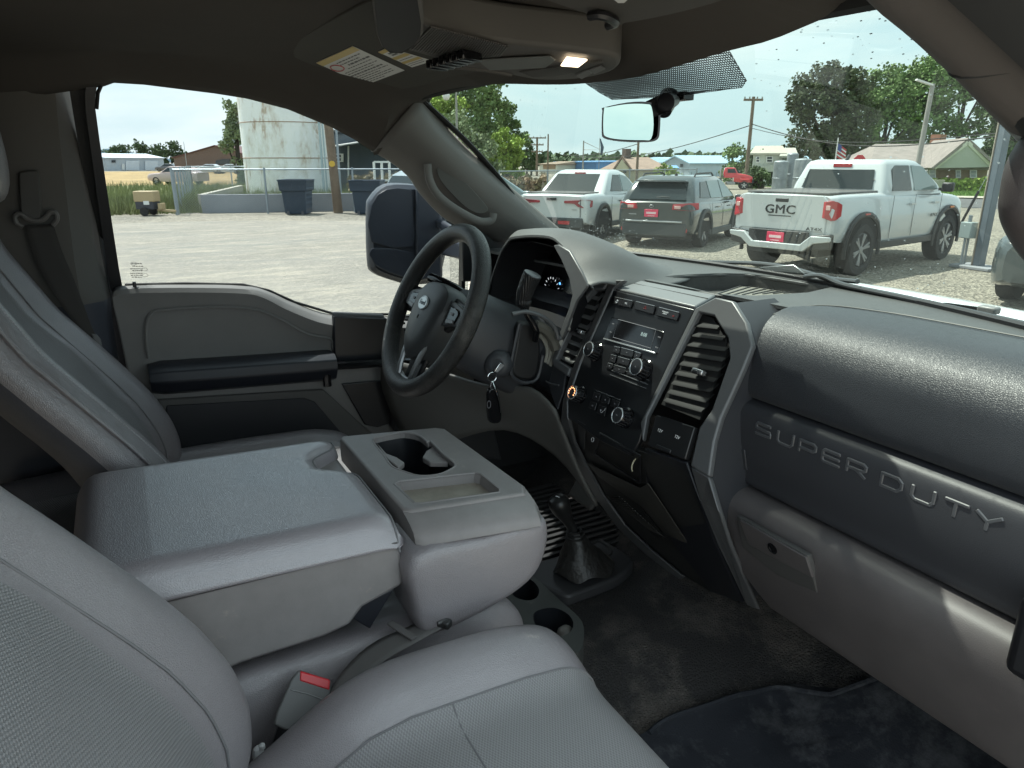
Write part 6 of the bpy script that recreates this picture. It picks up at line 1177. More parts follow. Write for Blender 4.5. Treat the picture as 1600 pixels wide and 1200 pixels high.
# ---- bins
binm = mat('bin_blue', (.055, .08, .115), .5, bump=('bandsx', 30, .01)); bn = None
def make_bin(lab, u0, u1, d, h, grp):
    a, c = far(u0, d), far(u1, d); m = (a+c)/2; t = thing('rubbish_bin', lab, 'bin', tuple(m), math.atan2(rt.y, rt.x), grp); w2 = (c-a).length/2
    rw = []
    for z, f in ((.03, .74), (h*.68, .84), (h*.70, .95), (h*.78, .97), (h*.95, 1.0), (h, 1.02)): rw.append([V((sx*w2*f*1, sy*.5*f, z)) for sx, sy in ((-1, -1), (-.3, -1.04), (.3, -1.04), (1, -1), (1, 1), (-1, 1))])
    b = MB().grid(rw, cu=True); b.add(rw[0], [tuple(range(6))]).add([p-V((0, 0, .12)) for p in rw[-1]], [tuple(range(6))]); b.build('bin_body', binm, t)
    MB().tube(rw[-1], .022, 6, closed=True).build('bin_rim', binm, t)
    for s in (-1, 1): MB().bar((s*w2*.5, -.42, .06), (s*w2*.5, .42, .06), .09, .12).build('skid', mat('skid_dark', (.08, .08, .09), .7) if 'skid_dark' not in MATS else MATS['skid_dark'], t)
    return t
make_bin('dark blue bin standing before the rusty tank', 437, 483, 26, 1.12, 'blue rubbish bins at the wall'); make_bin('dark blue bin partly behind the door mirror', 547, 596, 25.5, 1.1, 'blue rubbish bins at the wall')
# ---- chain link fence
cl = bpy.data.materials.new('chain_link'); cl.use_nodes = True; n, l = cl.node_tree.nodes, cl.node_tree.links; n.clear(); o_ = n.new('ShaderNodeOutputMaterial'); tr_ = n.new('ShaderNodeBsdfTransparent'); df = n.new('ShaderNodeBsdfPrincipled'); df.inputs['Base Color'].default_value = (.28, .32, .34, 1); mxs = n.new('ShaderNodeMixShader')
uvn = n.new('ShaderNodeTexCoord'); sp_ = n.new('ShaderNodeSeparateXYZ'); l.new(uvn.outputs['UV'], sp_.inputs[0])
def M_(op, a, b=None):
    q = n.new('ShaderNodeMath'); q.operation = op
    for i, x in enumerate((a, b)):
        if x is None: continue
        if isinstance(x, (int, float)): q.inputs[i].default_value = x
        else: l.new(x, q.inputs[i])
    return q.outputs[0]
s1 = M_('FRACT', M_('MULTIPLY', M_('ADD', sp_.outputs[0], sp_.outputs[1]), 12)); s2 = M_('FRACT', M_('MULTIPLY', M_('SUBTRACT', sp_.outputs[0], sp_.outputs[1]), 12)); fac_ = M_('MAXIMUM', M_('LESS_THAN', s1, .10), M_('LESS_THAN', s2, .10)); l.new(fac_, mxs.inputs[0]); l.new(tr_.outputs[0], mxs.inputs[1]); l.new(df.outputs[0], mxs.inputs[2]); l.new(mxs.outputs[0], o_.inputs[0])
galv = mat('galvanised', (.30, .34, .37), .45, .5)
def fence(label, P, h=1.45, posts=None, sp=2.6):
    t = thing('chain_link_fence', label, 'fence', tuple(P[0])); o = V(P[0]); prev = None
    for a, c in zip(P, P[1:]):
        a, c = V(a)-o, V(c)-o; L0 = (c-a).length; k = max(1, round(L0/sp)); MB().tube([a+V((0, 0, h)), c+V((0, 0, h))], .025, 6).build('top_rail', galv, t)
        MB().grid([[a.lerp(c, i/k)+V((0, 0, .03)) for i in range(k+1)], [a.lerp(c, i/k)+V((0, 0, h)) for i in range(k+1)]]).build('wire_mesh', cl, t, smooth=False)
        for i in range(k+1): q = a.lerp(c, i/k); MB().tube([q, q+V((0, 0, h+.06))], .035, 8).build('fence_post', galv, t)
    return t
fence('near chain link fence run along the concrete wall before the tank', [far(265, 26.8), far(680, 26.6)], 1.46, sp=3.2); fence('chain link fence run going back beside the dry field', [far(268, 27), far(296, 44), far(420, 44)], 1.46)
fence('chain link fence run behind the parked cars towards the tan roofed house', [far(780, 33), far(1090, 44)], 1.3, sp=3)
# ---- poles
wood = mat('pole_wood', (.19, .14, .10), .85, bump=('noise', 12, .01), var=.2, vscale=3); pale_pole = mat('pole_weathered', (.30, .29, .27), .8)
def pole(name, label, u, d, h, r, m=wood, lean=0, arms=(), cat='pole', group=None):
    t = thing(name, label, cat, tuple(far(u, d)), 0, group); tp = rt*lean+V((0, 0, h)); MB().tube([(0, 0, 0), tp], [r, r*.75], 10).build('shaft', m, t)
    for z, w_ in arms: c = tp*(z/h); MB().bar(c-rt*w_/2, c+rt*w_/2, .12, .14).build('crossarm', m, t, bevel=0); b = MB(); [b.cyl(c+rt*w_*f+V((0, 0, .07)), c+rt*w_*f+V((0, 0, .2)), .05, n=6) for f in (-.45, -.2, .2, .45)]; b.build('insulators', mat('porcelain', (.3, .3, .28), .3) if 'porcelain' not in MATS else MATS['porcelain'], t)
    return t
tp_ = pole('telephone_pole', 'thick brown wooden pole with a yellow disc beside the tank', 523, 26.2, 8, .16, lean=-.35); c = on(519, 256, PL(far(519, 26), HN))-V(tp_.location); MB().cyl(c, c-HN*.04, .10, n=16).build('yellow_disc', mat('disc_yellow', (.6, .38, .05), .5), tp_)
pole('pipe_post', 'thin grey post right of the telephone pole', 529, 30, 4.2, .05, galv)
pole('power_pole', 'wooden power pole with one crossarm left of the white house', 1168, 54, 5.9, .14, arms=((5.7, 1.3),)); pole('power_pole', 'distant power pole with two crossarms beside the conifers', 839, 92, 4.6, .16, arms=((4.5, 2.2), (3.7, 1.6), (2.9, 1.4)))
pole('bare_pole', 'thin bare pole between the two crossarm poles', 856, 88, 4.8, .11); pole('bare_pole', 'bare wooden pole below the rear view mirror', 996, 54, 3.4, .11)
p = pole('lamp_post', 'lamp post with a white globe before the tall trees', 715, 40, 5.2, .07, pale_pole, cat='street lamp'); MB().bar((0, 0, 5.2), -rt*.45+V((0, 0, 5.25)), .05).build('arm', pale_pole, p); MB().ball(-rt*.52+V((0, 0, 4.98)), .2, 14, sc_=(1, 1, 1.1)).build('globe', mat('globe_white', (.75, .72, .72), .3), p); MB().lathe(-rt*.52+V((0, 0, 5.15)), (0, 0, 1), [(0, .2), (.05, .16), (.1, .05)], 12).build('lamp_cap', pale_pole, p)
p = pole('lamp_mast', 'tall grey lamp mast with a white flat head behind the pickup cab', 1433, 34, 4.6, .11, pale_pole, cat='street lamp', lean=.12); MB().bar(rt*.12+V((0, 0, 4.55)), rt*-.55+V((0, 0, 4.75)), .16, .06).build('lamp_head', frame_w, p)
p = pole('gantry_pole', 'steel pole with a small triangular bracket above the blue roof', 911, 78, 3.8, .09, pale_pole); MB().tube([(0, 0, 3.7), rt*1.8+V((0, 0, 2.9)), (0, 0, 2.9)], .04, 5).build('bracket', pale_pole, p)
p = pole('flagpole', 'thin flagpole with a furled dark flag by the blue building', 936, 82, 4.2, .04, pale_pole, cat='flagpole'); MB().tube([V((0, 0, 4.1))+rt*.05, V((0, 0, 3.2))+rt*.3, V((0, 0, 2.4))+rt*.22], [.05, .22, .14], 8, flat=.3).build('furled_flag', mat('flag_dark', (.05, .08, .12), .8), p)
p = pole('flagpole', 'short flagpole with a hanging red and white striped flag over the pickup roof', 1305, 46, 3.0, .04, frame_w, cat='flagpole')
b = MB(); 
for k in range(7): b.add([V((0, 0, 2.7-k*.11))+rt*(.03), V((0, 0, 2.62-k*.11))+rt*.03, V((0, 0, 2.28-k*.10))+rt*.55, V((0, 0, 2.36-k*.10))+rt*.55], [(0, 1, 2, 3)], k % 2)
b.build('striped_flag', [mat('flag_red', (.5, .06, .07), .8), mat('flag_white', (.7, .7, .7), .8)], p, smooth=False).modifiers.new('s', 'SOLIDIFY').thickness = .01
MB().prism([V((0, 0, 2.7))+rt*.03-HN*.03, V((0, 0, 2.35))+rt*.03-HN*.03, V((0, 0, 2.22))+rt*.25-HN*.03, V((0, 0, 2.56))+rt*.25-HN*.03], HN*-.01).build('flag_canton', mat('flag_blue', (.05, .08, .25), .8), p)
p = pole('stop_sign', 'red octagonal stop sign peeking over the pickup roof', 1342, 44, 1.9, .035, galv, cat='sign'); so_c = V((0, 0, 1.75))-HN*.06
MB().prism([so_c+rt*.33*cos(pi/8+k*pi/4)+V((0, 0, .33*sin(pi/8+k*pi/4))) for k in range(8)], HN*.02).build('sign_plate', mat('sign_red', (.55, .04, .05), .4), p); txt('sign_text', 'STOP', so_c-HN*.012, rt, (0, 0, 1), .24, frame_w, p, .004)
pole('mast', 'very thin mast rising behind the barn', 291, 120, 4.5, .05, galv)
# the big steel post with box at the right
gp_ = gd(1528, 420); pw = thing('steel_post', 'large square grey steel post standing on a concrete foot at the right', 'post', tuple(gp_)); sxv = V((1, -.12, 0)).normalized(); syv = V((.12, 1, 0)).normalized()
rot = Matrix((sxv, syv, V((0, 0, 1)))).transposed(); MB().box((0, 0, 2.6), (.115, .15, 5.2), rot).build('shaft', mat('post_grey_blue', (.15, .18, .21), .5, bump=('noise', 4, .004), var=.15, vscale=2), pw, bevel=.01)
MB().box(sxv*-.072+V((0, 0, 2.6)), (.012, .175, 5.1), rot).build('sunlit_side', mat('post_sunlit', (.5, .42, .34), .6), pw, bevel=0); MB().box((0, 0, .03), (.7, .5, .05), rot).build('concrete_foot', conc, pw, bevel=.01)  # pale strip paints the sunlight on the post's left side
be = gd(1502, 418); eb = thing('electrical_box', 'small grey electrical box on two conduits left of the steel post', 'electrical box', tuple(be)); MB().box((0, 0, .62), (.2, .16, .26), rot).build('box_body', mat('box_green_grey', (.32, .38, .38), .5), eb, bevel=.01)
for s in (-.04, .05): MB().tube([V((0, s, 0)), V((0, s, .5))], .02, 8).build('conduit', galv, eb)
MB().tube([V((0, .08, .62)), V((.0, .36, .62))], .015, 6).build('conduit', galv, eb); MB().cyl((0, 0, .74), (0, 0, .86), .03, n=8).build('box_cap', galv, eb)
gw = thing('guy_wire_guard', 'black sleeve on a slanted guy wire left of the steel post', 'guy wire', tuple(far(1512, 20))); ga = far(1512, 20, 367); gb_ = far(1538, 20, 297); go = V(gw.location); MB().tube([ga-go, gb_-go], .03, 8).build('sleeve', bplastic, gw); MB().tube([ga-go+(ga-gb_)*.35, gb_-go+(gb_-ga)*3], .006, 5).build('wire', galv, gw)
# overhead wires
def wire(label, A, B, sag, r=.025):
    A, B = V(A), V(B); P = [A.lerp(B, k/16)+V((0, 0, -sag*sin(pi*k/16))) for k in range(17)]; o = MB().tube([p-A for p in P], r, 5).build('overhead_wire', rubber); o.location = A; tag(o, label, 'wire', 'overhead wires')
wire('wire from the crossarm pole down left past the rear view mirror', far(1168, 54, 199), far(900, 80, 246), .8, .03); wire('thin wire from the crossarm pole up right into the dark trees', far(1168, 54, 197), far(1560, 40, 214), .9, .03); wire('second thin wire crossing the trees to the steel post', far(1168, 54, 203), far(1570, 30, 209), .6, .02); wire('short wire left of the tall bare pole towards the house roof', far(996, 54, 226), far(880, 60, 243), .3, .025)
# ---- generator trailer
gt = thing('generator_trailer', 'tan and black towed generator at the edge of the gravel', 'generator', tuple(far(226, 27)), math.atan2(rt.y, rt.x)); tanm = mat('gen_tan', (.42, .32, .18), .6)
MB().box((-.1, 0, .62), (.66, .5, .34)).build('hood', tanm, gt, bevel=.03); MB().box((-.1, 0, .34), (.58, .48, .26)).build('engine_bay', mat('gen_black', (.05, .05, .06), .6), gt, bevel=.01); MB().box((-.02, -.25, .42), (.18, .02, .12)).build('data_plate', frame_w, gt, bevel=0); MB().bar((.2, 0, .18), (.8, 0, .14), .07).box((.35, 0, .3), (.12, .3, .2)).build('drawbar', tanm, gt, bevel=.01)
for s in (-1, 1): MB().tube([(-.1, s*.27, .14), (-.1, s*.33, .14)], .14, 16).build('wheel', rubber, gt)
# ---- silver tanks by the white house
for i, (u, d, r_, h, lab) in enumerate(((1221, 43, .38, 1.7, 'wide silver farm tank left of its taller twin'), (1238, 44, .30, 2.1, 'taller silver tank with a domed top behind the pickup bed'), (1255, 42, .42, 1.8, 'silver tank touching the pickup rear window edge'))):
    t = thing('silver_tank', lab, 'tank', tuple(far(u, d)), 0, 'silver tanks by the white house'); MB().lathe((0, 0, 0), (0, 0, 1), [(0, r_), (h, r_), (h+.05, r_*.85), (h+.08, r_*.3)], 20).build('tank_shell', mat('tank_silver', (.28, .31, .33), .45, .3, var=.3, vscale=2) if 'tank_silver' not in MATS else MATS['tank_silver'], t); MB().tube([(cos(k*.3)*r_*1.02, sin(k*.3)*r_*1.02, h*.5) for k in range(21)], .02, 5).build('band', galv, t)
# ================================================================== vehicles
tyre_m = mat('tyre', (.016, .016, .017), .8, bump=('noise', 40, .004)); rim_d = mat('rim_dark', (.03, .03, .033), .35, .5); rim_s = mat('rim_silver', (.32, .33, .34), .35, .6)
carglass = mat('car_glass', (.02, .028, .03), .06, spec=.45); clearglass = mat('car_glass_pale', (.16, .22, .22), .06, spec=.8); red_l = mat('tail_red', (.42, .02, .03), .15, coat=.5); red_h = mat('tail_pink', (.7, .45, .42), .2); plate_m = mat('plate_pink', (.75, .06, .13), .4); trimb = mat('car_black', (.02, .021, .023), .45)
plate_t = mat('plate_text', (.85, .6, .62), .5)
def wheel(t, x, y, r, s, w_=.24, spokes=6, rm=rim_s, name='wheel'):
    k = MB().lathe((x, y, r), (s, 0, 0), [(-w_, r*.80), (-w_, r*.96), (-w_+.03, r), (-.03, r), (0, r*.96), (.002, r*.72), (-.02, r*.66)], 36).build(name, tyre_m, t)
    MB().lathe((x, y, r), (s, 0, 0), [(-.10, r*.66), (-.02, r*.66), (-.012, r*.62), (-.07, r*.58)], 28).build('rim', rim_d, k); b = MB()
    for i in range(spokes):
        a = 2*pi*i/spokes+.3
        for da in (-.12, .12): b.bar(V((x-s*.03, y+cos(a)*r*.12, r+sin(a)*r*.12)), V((x-s*.012, y+cos(a+da)*r*.62, r+sin(a+da)*r*.62)), r*.085, r*.06, upv=(1, 0, 0))
    b.lathe((x-s*.02, y, r), (s, 0, 0), [(-.02, r*.15), (.01, r*.14), (.015, r*.08)], 16); b.build('spokes', rm, k, bevel=.003)
def body(t, st, m, name='body', hw=.94, mirror=True):
    """st = [(y, z_bottom, z_mid, z_belt, half width)] rear to front"""
    rows = []
    for y, z0, z1, z2, w_ in st:
        P = [(0, z0), (w_*.86, z0), (w_*.97, z0+.06), (w_, z0*.5+z1*.5), (w_*1.0, z1), (w_*.975, (z1+z2)/2+.02), (w_*.955, z2-.06), (w_*.90, z2-.005), (w_*.75, z2+.008), (0, z2+.02)]
        rows.append([V((x, y, z)) for x, z in P]+[V((-x, y, z)) for x, z in P[-2:0:-1]])
    rows = smoothrows([r+[r[0]] for r in rows], nu=2, nv=4); b = MB().grid(rows); b.add(rows[0], [tuple(range(len(rows[0])))]).add(rows[-1], [tuple(range(len(rows[0])))]); o = b.build(name, m, t); return o
class Cabin:
    """greenhouse: stacked rounded rectangles; side(y,z) / rear(x,z) give points proud of its faces"""
    def __init__(s, t, m, zs, name='cabin'):      # zs = [(z, y_rear, y_front, half width)]
        s.zs = zs; rows = []
        for z, y0, y1, w_ in zs+[(zs[-1][0]+.03, zs[-1][1]+.08, zs[-1][2]-.1, zs[-1][3]-.1)]:
            r_ = .10; P = []
            for cx, cy, a0 in ((w_-r_, y1-r_, 0), (-w_+r_, y1-r_, 90), (-w_+r_, y0+r_, 180), (w_-r_, y0+r_, 270)): P += [V((cx+r_*cos(R(a0+k*22.5)), cy+r_*sin(R(a0+k*22.5)), z)) for k in range(5)]
            rows.append(P)
        b = MB().grid([r for r in rows], cu=True); b.add(rows[-1], [tuple(range(20))]); s.o = b.build(name, m, t); s.t = t
    def at(s, z, i):
        for a, c in zip(s.zs, s.zs[1:]):
            if z <= c[0]: return a[i]+(c[i]-a[i])*(z-a[0])/(c[0]-a[0])
        return s.zs[-1][i]
    def side(s, P, m, sgn=1, e=.02, name='window', par=None): q = [V((sgn*(s.at(z, 3)+e), y, z)) for y, z in P]; return MB().prism(q, (-sgn*.03, 0, 0)).build(name, m, par or s.t, smooth=False)
    def rear(s, P, m, e=.03, name='rear_window', par=None): q = [V((x, s.at(z, 1)-e, z)) for x, z in P]; return MB().prism(q, (0, .02, 0)).build(name, m, par or s.t, smooth=False)
    def front(s, P, m, e=.03, name='windshield', par=None): q = [V((x, s.at(z, 2)+e, z)) for x, z in P]; return MB().prism(q, (0, -.02, 0)).build(name, m, par or s.t, smooth=False)
def arch(t, x, y, r, ra, s, m=trimb, deep=.30, sq=False):
    P = [V((x-.015*s, y+cos(a)*ra, r+sin(a)*ra)) for a in [pi*k/16 for k in range(17)]]; b = MB().prism(P, (s*.012, 0, 0)); b.build('wheel_arch', mat('arch_black', (.008, .008, .009), .9) if 'arch_black' not in MATS else MATS['arch_black'], t, smooth=False)
    if m: q = [V((x+s*.012, y+cos(a)*(ra+.03)*(1.06 if sq and .6 < a < 2.5 else 1), r+sin(a)*(ra+.02))) for a in [R(-12)+R(204)*k/14 for k in range(15)]]; MB().tube(q, .05, 6, flat=.6).build('fender_flare', m, t)
def plate(t, x, y, z, w_=.32, h_=.16, m=plate_m, tx=True):
    o = MB().box((x, y, z), (w_, .012, h_)).build('licence_plate', m, t, bevel=.004)
    if tx: b = MB(); b.box((x, y-.008, z+.005), (w_*.7, .002, .045)).box((x, y-.008, z-.055), (w_*.5, .002, .012)).build('plate_text', plate_t, o, bevel=0)
CS = .92
def pose(u, v, heading, lx, ly):
    lx, ly = lx*CS, ly*CS
    """where the car's origin goes so that its local point (lx, ly) stands on the ground at pixel (u, v)"""
    g_ = gd(u, v); h = R(heading); return (g_.x-(cos(h)*lx-sin(h)*ly), g_.y-(sin(h)*lx+cos(h)*ly), GZ), h
# white off-road pickup -------------------------------------------------------
loc, h = pose(1334, 430, 9.8, .90, -1.67)
t = thing('pickup_truck', 'large white crew cab pickup with knobbly tyres and black flat bed cover', 'pickup truck', loc, h); t.scale = (CS,)*3
wp_ = mat('pickup_white', (.52, .55, .56), .22, coat=.8)
body(t, [(-2.62, .66, .95, 1.30, .86), (-2.58, .60, .95, 1.32, .90), (-2.2, .56, .95, 1.335, .93), (-1.2, .52, .93, 1.34, .95), (-.6, .50, .92, 1.32, .94), (1.2, .50, .92, 1.28, .94), (1.55, .52, .92, 1.27, .94), (2.2, .56, .90, 1.21, .92), (2.5, .60, .85, 1.10, .86), (2.66, .62, .80, 1.0, .74)], wp_)
cb = Cabin(t, wp_, [(1.28, -.98, 1.42, .885), (1.45, -.93, 1.22, .86), (1.80, -.80, .62, .74), (1.86, -.76, .50, .70)])
for s in (-1, 1):
    cb.side([(-.68, 1.37), (.05, 1.36), (.05, 1.79), (-.45, 1.79), (-.60, 1.72)], carglass, s); cb.side([(.16, 1.36), (1.12, 1.36), (1.06, 1.44), (.60, 1.77), (.16, 1.79)], clearglass, s)
    arch(t, s*.955, -1.67, .44, .56, s, sq=True); arch(t, s*.945, 1.67, .44, .56, s, sq=True)
    for y in (-1.67, 1.67): wheel(t, s*.975, y, .43, s, .27)
    MB().box((s*.90, 0, .47), (.12, 2.3, .13)).build('rocker_step', trimb, t, bevel=.02)
    MB().prism([(s*.775, -2.672, .99), (s*.775, -2.672, 1.24), (s*.90, -2.655, 1.26), (s*.945, -2.60, 1.24), (s*.960, -2.48, 1.20), (s*.962, -2.48, 1.02), (s*.945, -2.60, .96), (s*.90, -2.655, .95)], (-s*.10, .06, 0)).build('tail_light', red_l, t, bevel=.006)
    MB().box((s*.83, -2.672, 1.15), (.07, .012, .07)).build('reverse_light', red_h, t, bevel=.004)
    for y in (.05, 1.0): MB().bar((s*.955, y-.1, 1.13), (s*.955, y+.1, 1.13), .03, .035).build('door_handle', wp_, t, bevel=.005)
    for y in (-.72, .12, 1.22): MB().box((s*.949, y, .93), (.004, .010, .72)).build('door_gap', trimb, t, bevel=0)
    m_ = MB().box((s*1.06, 1.14, 1.40), (.20, .12, .17)).build('door_mirror', trimb, t, bevel=.03); MB().box((s*.955, 1.14, 1.36), (.10, .06, .05)).build('mirror_arm', trimb, m_)
    MB().box((s*.99, -1.67, 1.02), (.02, .16, .03)).build('side_marker', red_l, t, bevel=0); MB().box((s*.99, 1.67, 1.02), (.02, .16, .03)).build('side_marker', mat('marker_orange', (.6, .2, .05), .4) if 'marker_orange' not in MATS else MATS['marker_orange'], t, bevel=0)
    MB().prism([(s*.60, -2.70, .70), (s*.93, -2.68, .74), (s*.93, -2.66, .50), (s*.62, -2.69, .46)], (0, .12, 0)).build('bumper_corner', trimb, t, bevel=.02)
    txt('side_badge', 'AT4X', (s*.968, .95, .90), (0, s, 0), (0, 0, 1), .09, trimb, t, .002, sx=1.4)
cb.rear([(-.66, 1.40), (.66, 1.40), (.60, 1.72), (-.60, 1.72)], carglass); MB().box((0, cb.at(1.79, 1)-.01, 1.79), (.34, .03, .065)).build('brake_light', red_l, t, bevel=.008)
cb.front([(-.74, 1.36), (.74, 1.36), (.62, 1.78), (-.62, 1.78)], carglass)
MB().tube([(-.66, cb.at(1.55, 1)-.012, 1.55), (.66, cb.at(1.55, 1)-.012, 1.55)], .008, 4).build('window_bar', trimb, t)
MB().box((0, -1.72, 1.362), (1.52, 1.62, .03)).build('bed_cover', mat('cover_grey', (.10, .10, .10), .6), t, bevel=.01)
MB().prism([(-.80, -2.645, .72), (-.76, -2.645, .76), (.76, -2.645, .76), (.80, -2.645, .72), (.80, -2.645, 1.24), (.72, -2.66, 1.33), (-.72, -2.66, 1.33), (-.80, -2.645, 1.24)], (0, .05, 0)).build('tailgate', wp_, t, bevel=.012)
MB().box((0, -2.652, 1.24), (.24, .02, .06)).build('tailgate_handle', trimb, t, bevel=.01)
txt('tailgate_letters', 'GMC', (-.02, -2.652, 1.085), (1, 0, 0), (0, 0, 1), .20, trimb, t, .006, 1.05, bev=.003, sx=1.25); MB().box((-.02, -2.650, .985), (.42, .006, .016)).build('tailgate_script', trimb, t, bevel=0); txt('tailgate_badge', 'AT4X', (.62, -2.650, .80), (1, 0, 0), (0, 0, 1), .075, trimb, t, .003, sx=1.5)
MB().prism([(-.93, -2.72, .70), (-.62, -2.74, .70), (-.45, -2.74, .55), (.45, -2.74, .55), (.62, -2.74, .70), (.93, -2.72, .70), (.93, -2.70, .62), (.68, -2.73, .58), (.50, -2.73, .44), (-.50, -2.73, .44), (-.68, -2.73, .58), (-.93, -2.70, .62)], (0, .12, 0)).build('bumper', wp_, t, bevel=.015); MB().box((0, -2.67, .64), (1.1, .06, .22)).build('bumper_recess', trimb, t, bevel=.01); plate(t, -.02, -2.712, .64)
MB().box((0, -1.2, .42), (1.3, 2.6, .16)).cyl((.3, -2.5, .38), (.55, -2.6, .34), .05).build('underbody', trimb, t); MB().bar((-.85, -1.67, .43), (.85, -1.67, .43), .14).ball((0, -1.67, .43), .17, 10).build('rear_axle', trimb, t)
MB().cyl((.0, -.7, 1.88), (0, -.62, 1.96), .03, n=8).build('roof_antenna', trimb, t)
# dark wagon -------------------------------------------------------------------
loc, h = pose(1098, 386, 30, .88, -1.33); t = thing('wagon_car', 'dark grey green compact crossover with red dealer plate between two white pickups', 'car', loc, h); t.scale = (CS,)*3
gp2 = mat('wagon_grey', (.03, .042, .044), .18, coat=1); lc = mat('cladding', (.05, .055, .056), .6)
body(t, [(-2.20, .42, .72, .98, .78), (-2.12, .36, .74, 1.02, .86), (-1.8, .30, .74, 1.04, .895), (-.8, .26, .72, 1.02, .90), (.9, .26, .70, .98, .90), (1.4, .28, .70, .96, .89), (1.9, .32, .66, .88, .84), (2.2, .36, .6, .76, .70)], gp2)
cb = Cabin(t, gp2, [(.98, -2.10, 1.25, .85), (1.12, -2.03, 1.05, .82), (1.42, -1.78, .45, .70), (1.52, -1.55, .15, .64)])
for s in (-1, 1):
    cb.side([(-1.66, 1.10), (-.95, 1.07), (-.95, 1.43), (-1.35, 1.42)], carglass, s); cb.side([(-.88, 1.07), (-.02, 1.05), (-.02, 1.44), (-.88, 1.44)], clearglass, s); cb.side([(.05, 1.05), (.95, 1.05), (.42, 1.38), (.05, 1.44)], clearglass, s)
    for y in (-1.33, 1.33): arch(t, s*.905, y, .35, .44, s, lc); wheel(t, s*.90, y, .345, s, .22, 5, rim_s)
    MB().box((s*.89, 0, .30), (.06, 2.0, .14)).build('side_cladding', lc, t, bevel=.02)
    MB().prism([(s*.42, -2.25, .86), (s*.44, -2.25, .97), (s*.80, -2.20, 1.0), (s*.915, -1.95, 1.0), (s*.92, -1.95, .86), (s*.82, -2.21, .84)], (-s*.03, .06, 0)).build('tail_light', red_l, t, bevel=.008); MB().box((s*.54, -2.255, .91), (.14, .02, .06)).build('reverse_light', red_h, t, bevel=.005)
    MB().tube([(s*.60, -1.45, 1.52), (s*.60, -1.35, 1.59), (s*.60, -.2, 1.61), (s*.59, .0, 1.54)], .02, 6).build('roof_rail', trimb, t)
    MB().cyl((s*.70, -2.20, .42), (s*.70, -2.17, .42), .07, n=16).build('fog_reflector', red_l, t); MB().bar((s*.912, -.5, .85), (s*.912, -.3, .85), .025).build('door_handle', gp2, t); MB().bar((s*.912, .5, .84), (s*.912, .7, .84), .025).build('door_handle', gp2, t)
    MB().box((s*1.0, .95, 1.02), (.18, .10, .12)).build('door_mirror', gp2, t, bevel=.03)
    for y in (-.91, .02, .95): MB().box((s*.908, y, .66), (.004, .01, .6)).build('door_gap', trimb, t, bevel=0)
cb.rear([(-.66, 1.06), (.66, 1.06), (.56, 1.40), (-.56, 1.40)], carglass); cb.front([(-.68, 1.05), (.68, 1.05), (.58, 1.44), (-.58, 1.44)], carglass); MB().box((0, -1.86, 1.455), (1.16, .22, .025)).build('roof_spoiler', gp2, t, bevel=.01)
MB().tube([(0, -2.11, 1.10), (.12, -2.10, 1.12), (.30, -2.09, 1.11)], .010, 6).build('rear_wiper', trimb, t)
MB().box((0, -2.17, .42), (1.5, .10, .30)).build('bumper', lc, t, bevel=.04); MB().box((0, -2.225, .60), (1.3, .05, .03)).build('bumper_step', mat('chrome_dull', (.5, .52, .54), .3, .6), t, bevel=.005); plate(t, -.06, -2.225, .77)
MB().box((-.50, -2.212, .74), (.18, .004, .022)).build('model_badge', rim_s, t, bevel=0); MB().tube([(-.06+.05*cos(a), -2.235, .92+.026*sin(a)) for a in [2*pi*k/16 for k in range(16)]], .005, 5, closed=True).build('oval_badge', rim_s, t); MB().box((0, 0, .24), (1.5, 3.6, .12)).build('underbody', trimb, t)
MB().lathe((0, -.9, 1.55), (0, 0, 1), [(0, .04), (.05, .02)], 10).build('roof_antenna', trimb, t)
# small white pickup -------------------------------------------------------------
loc, h = pose(940, 375, 33, .92, -1.52); t = thing('compact_pickup', 'small white unibody pickup with black rear window seen behind the dash', 'pickup truck', loc, h); t.scale = (CS,)*3
body(t, [(-2.48, .52, .85, 1.06, .84), (-2.40, .44, .86, 1.10, .92), (-2.0, .38, .85, 1.12, .94), (-1.0, .32, .84, 1.10, .945), (.8, .30, .80, 1.05, .94), (1.4, .32, .78, 1.03, .93), (2.1, .36, .72, .95, .88), (2.42, .42, .66, .82, .74)], wp_)
cb = Cabin(t, wp_, [(1.06, -1.42, 1.35, .89), (1.2, -1.28, 1.12, .86), (1.55, -.82, .45, .74), (1.63, -.62, .20, .68)])
for s in (-1, 1):
    cb.side([(-.92, 1.16), (-.12, 1.13), (-.12, 1.53), (-.50, 1.54)], carglass, s); cb.side([(-.05, 1.13), (.98, 1.12), (.44, 1.48), (-.05, 1.54)], clearglass, s)
    for y in (-1.52, 1.48): arch(t, s*.95, y, .37, .47, s); wheel(t, s*.945, y, .365, s, .23, 5, rim_s)
    MB().prism([(s*.34, -2.53, .92), (s*.34, -2.53, .97), (s*.70, -2.53, .99), (s*.90, -2.46, 1.0), (s*.955, -2.25, .98), (s*.955, -2.27, .84), (s*.90, -2.46, .80), (s*.70, -2.53, .84), (s*.60, -2.53, .91)], (-s*.02, .05, 0)).build('tail_light', mat('tail_dull_red', (.30, .03, .04), .25) if 'tail_dull_red' not in MATS else MATS['tail_dull_red'], t, bevel=.006)
    for y in (-.4, .6): MB().box((s*.955, y, .90), (.02, .16, .035)).build('door_handle', trimb, t, bevel=.006)
    for y in (-.98, -.08, 1.0): MB().box((s*.951, y, .72), (.004, .01, .62)).build('door_gap', trimb, t, bevel=0)
    MB().box((s*1.05, .95, 1.14), (.18, .11, .14)).build('door_mirror', trimb, t, bevel=.03); MB().box((s*.93, -0, .36), (.06, 2.1, .12)).build('side_cladding', lc, t, bevel=.02)
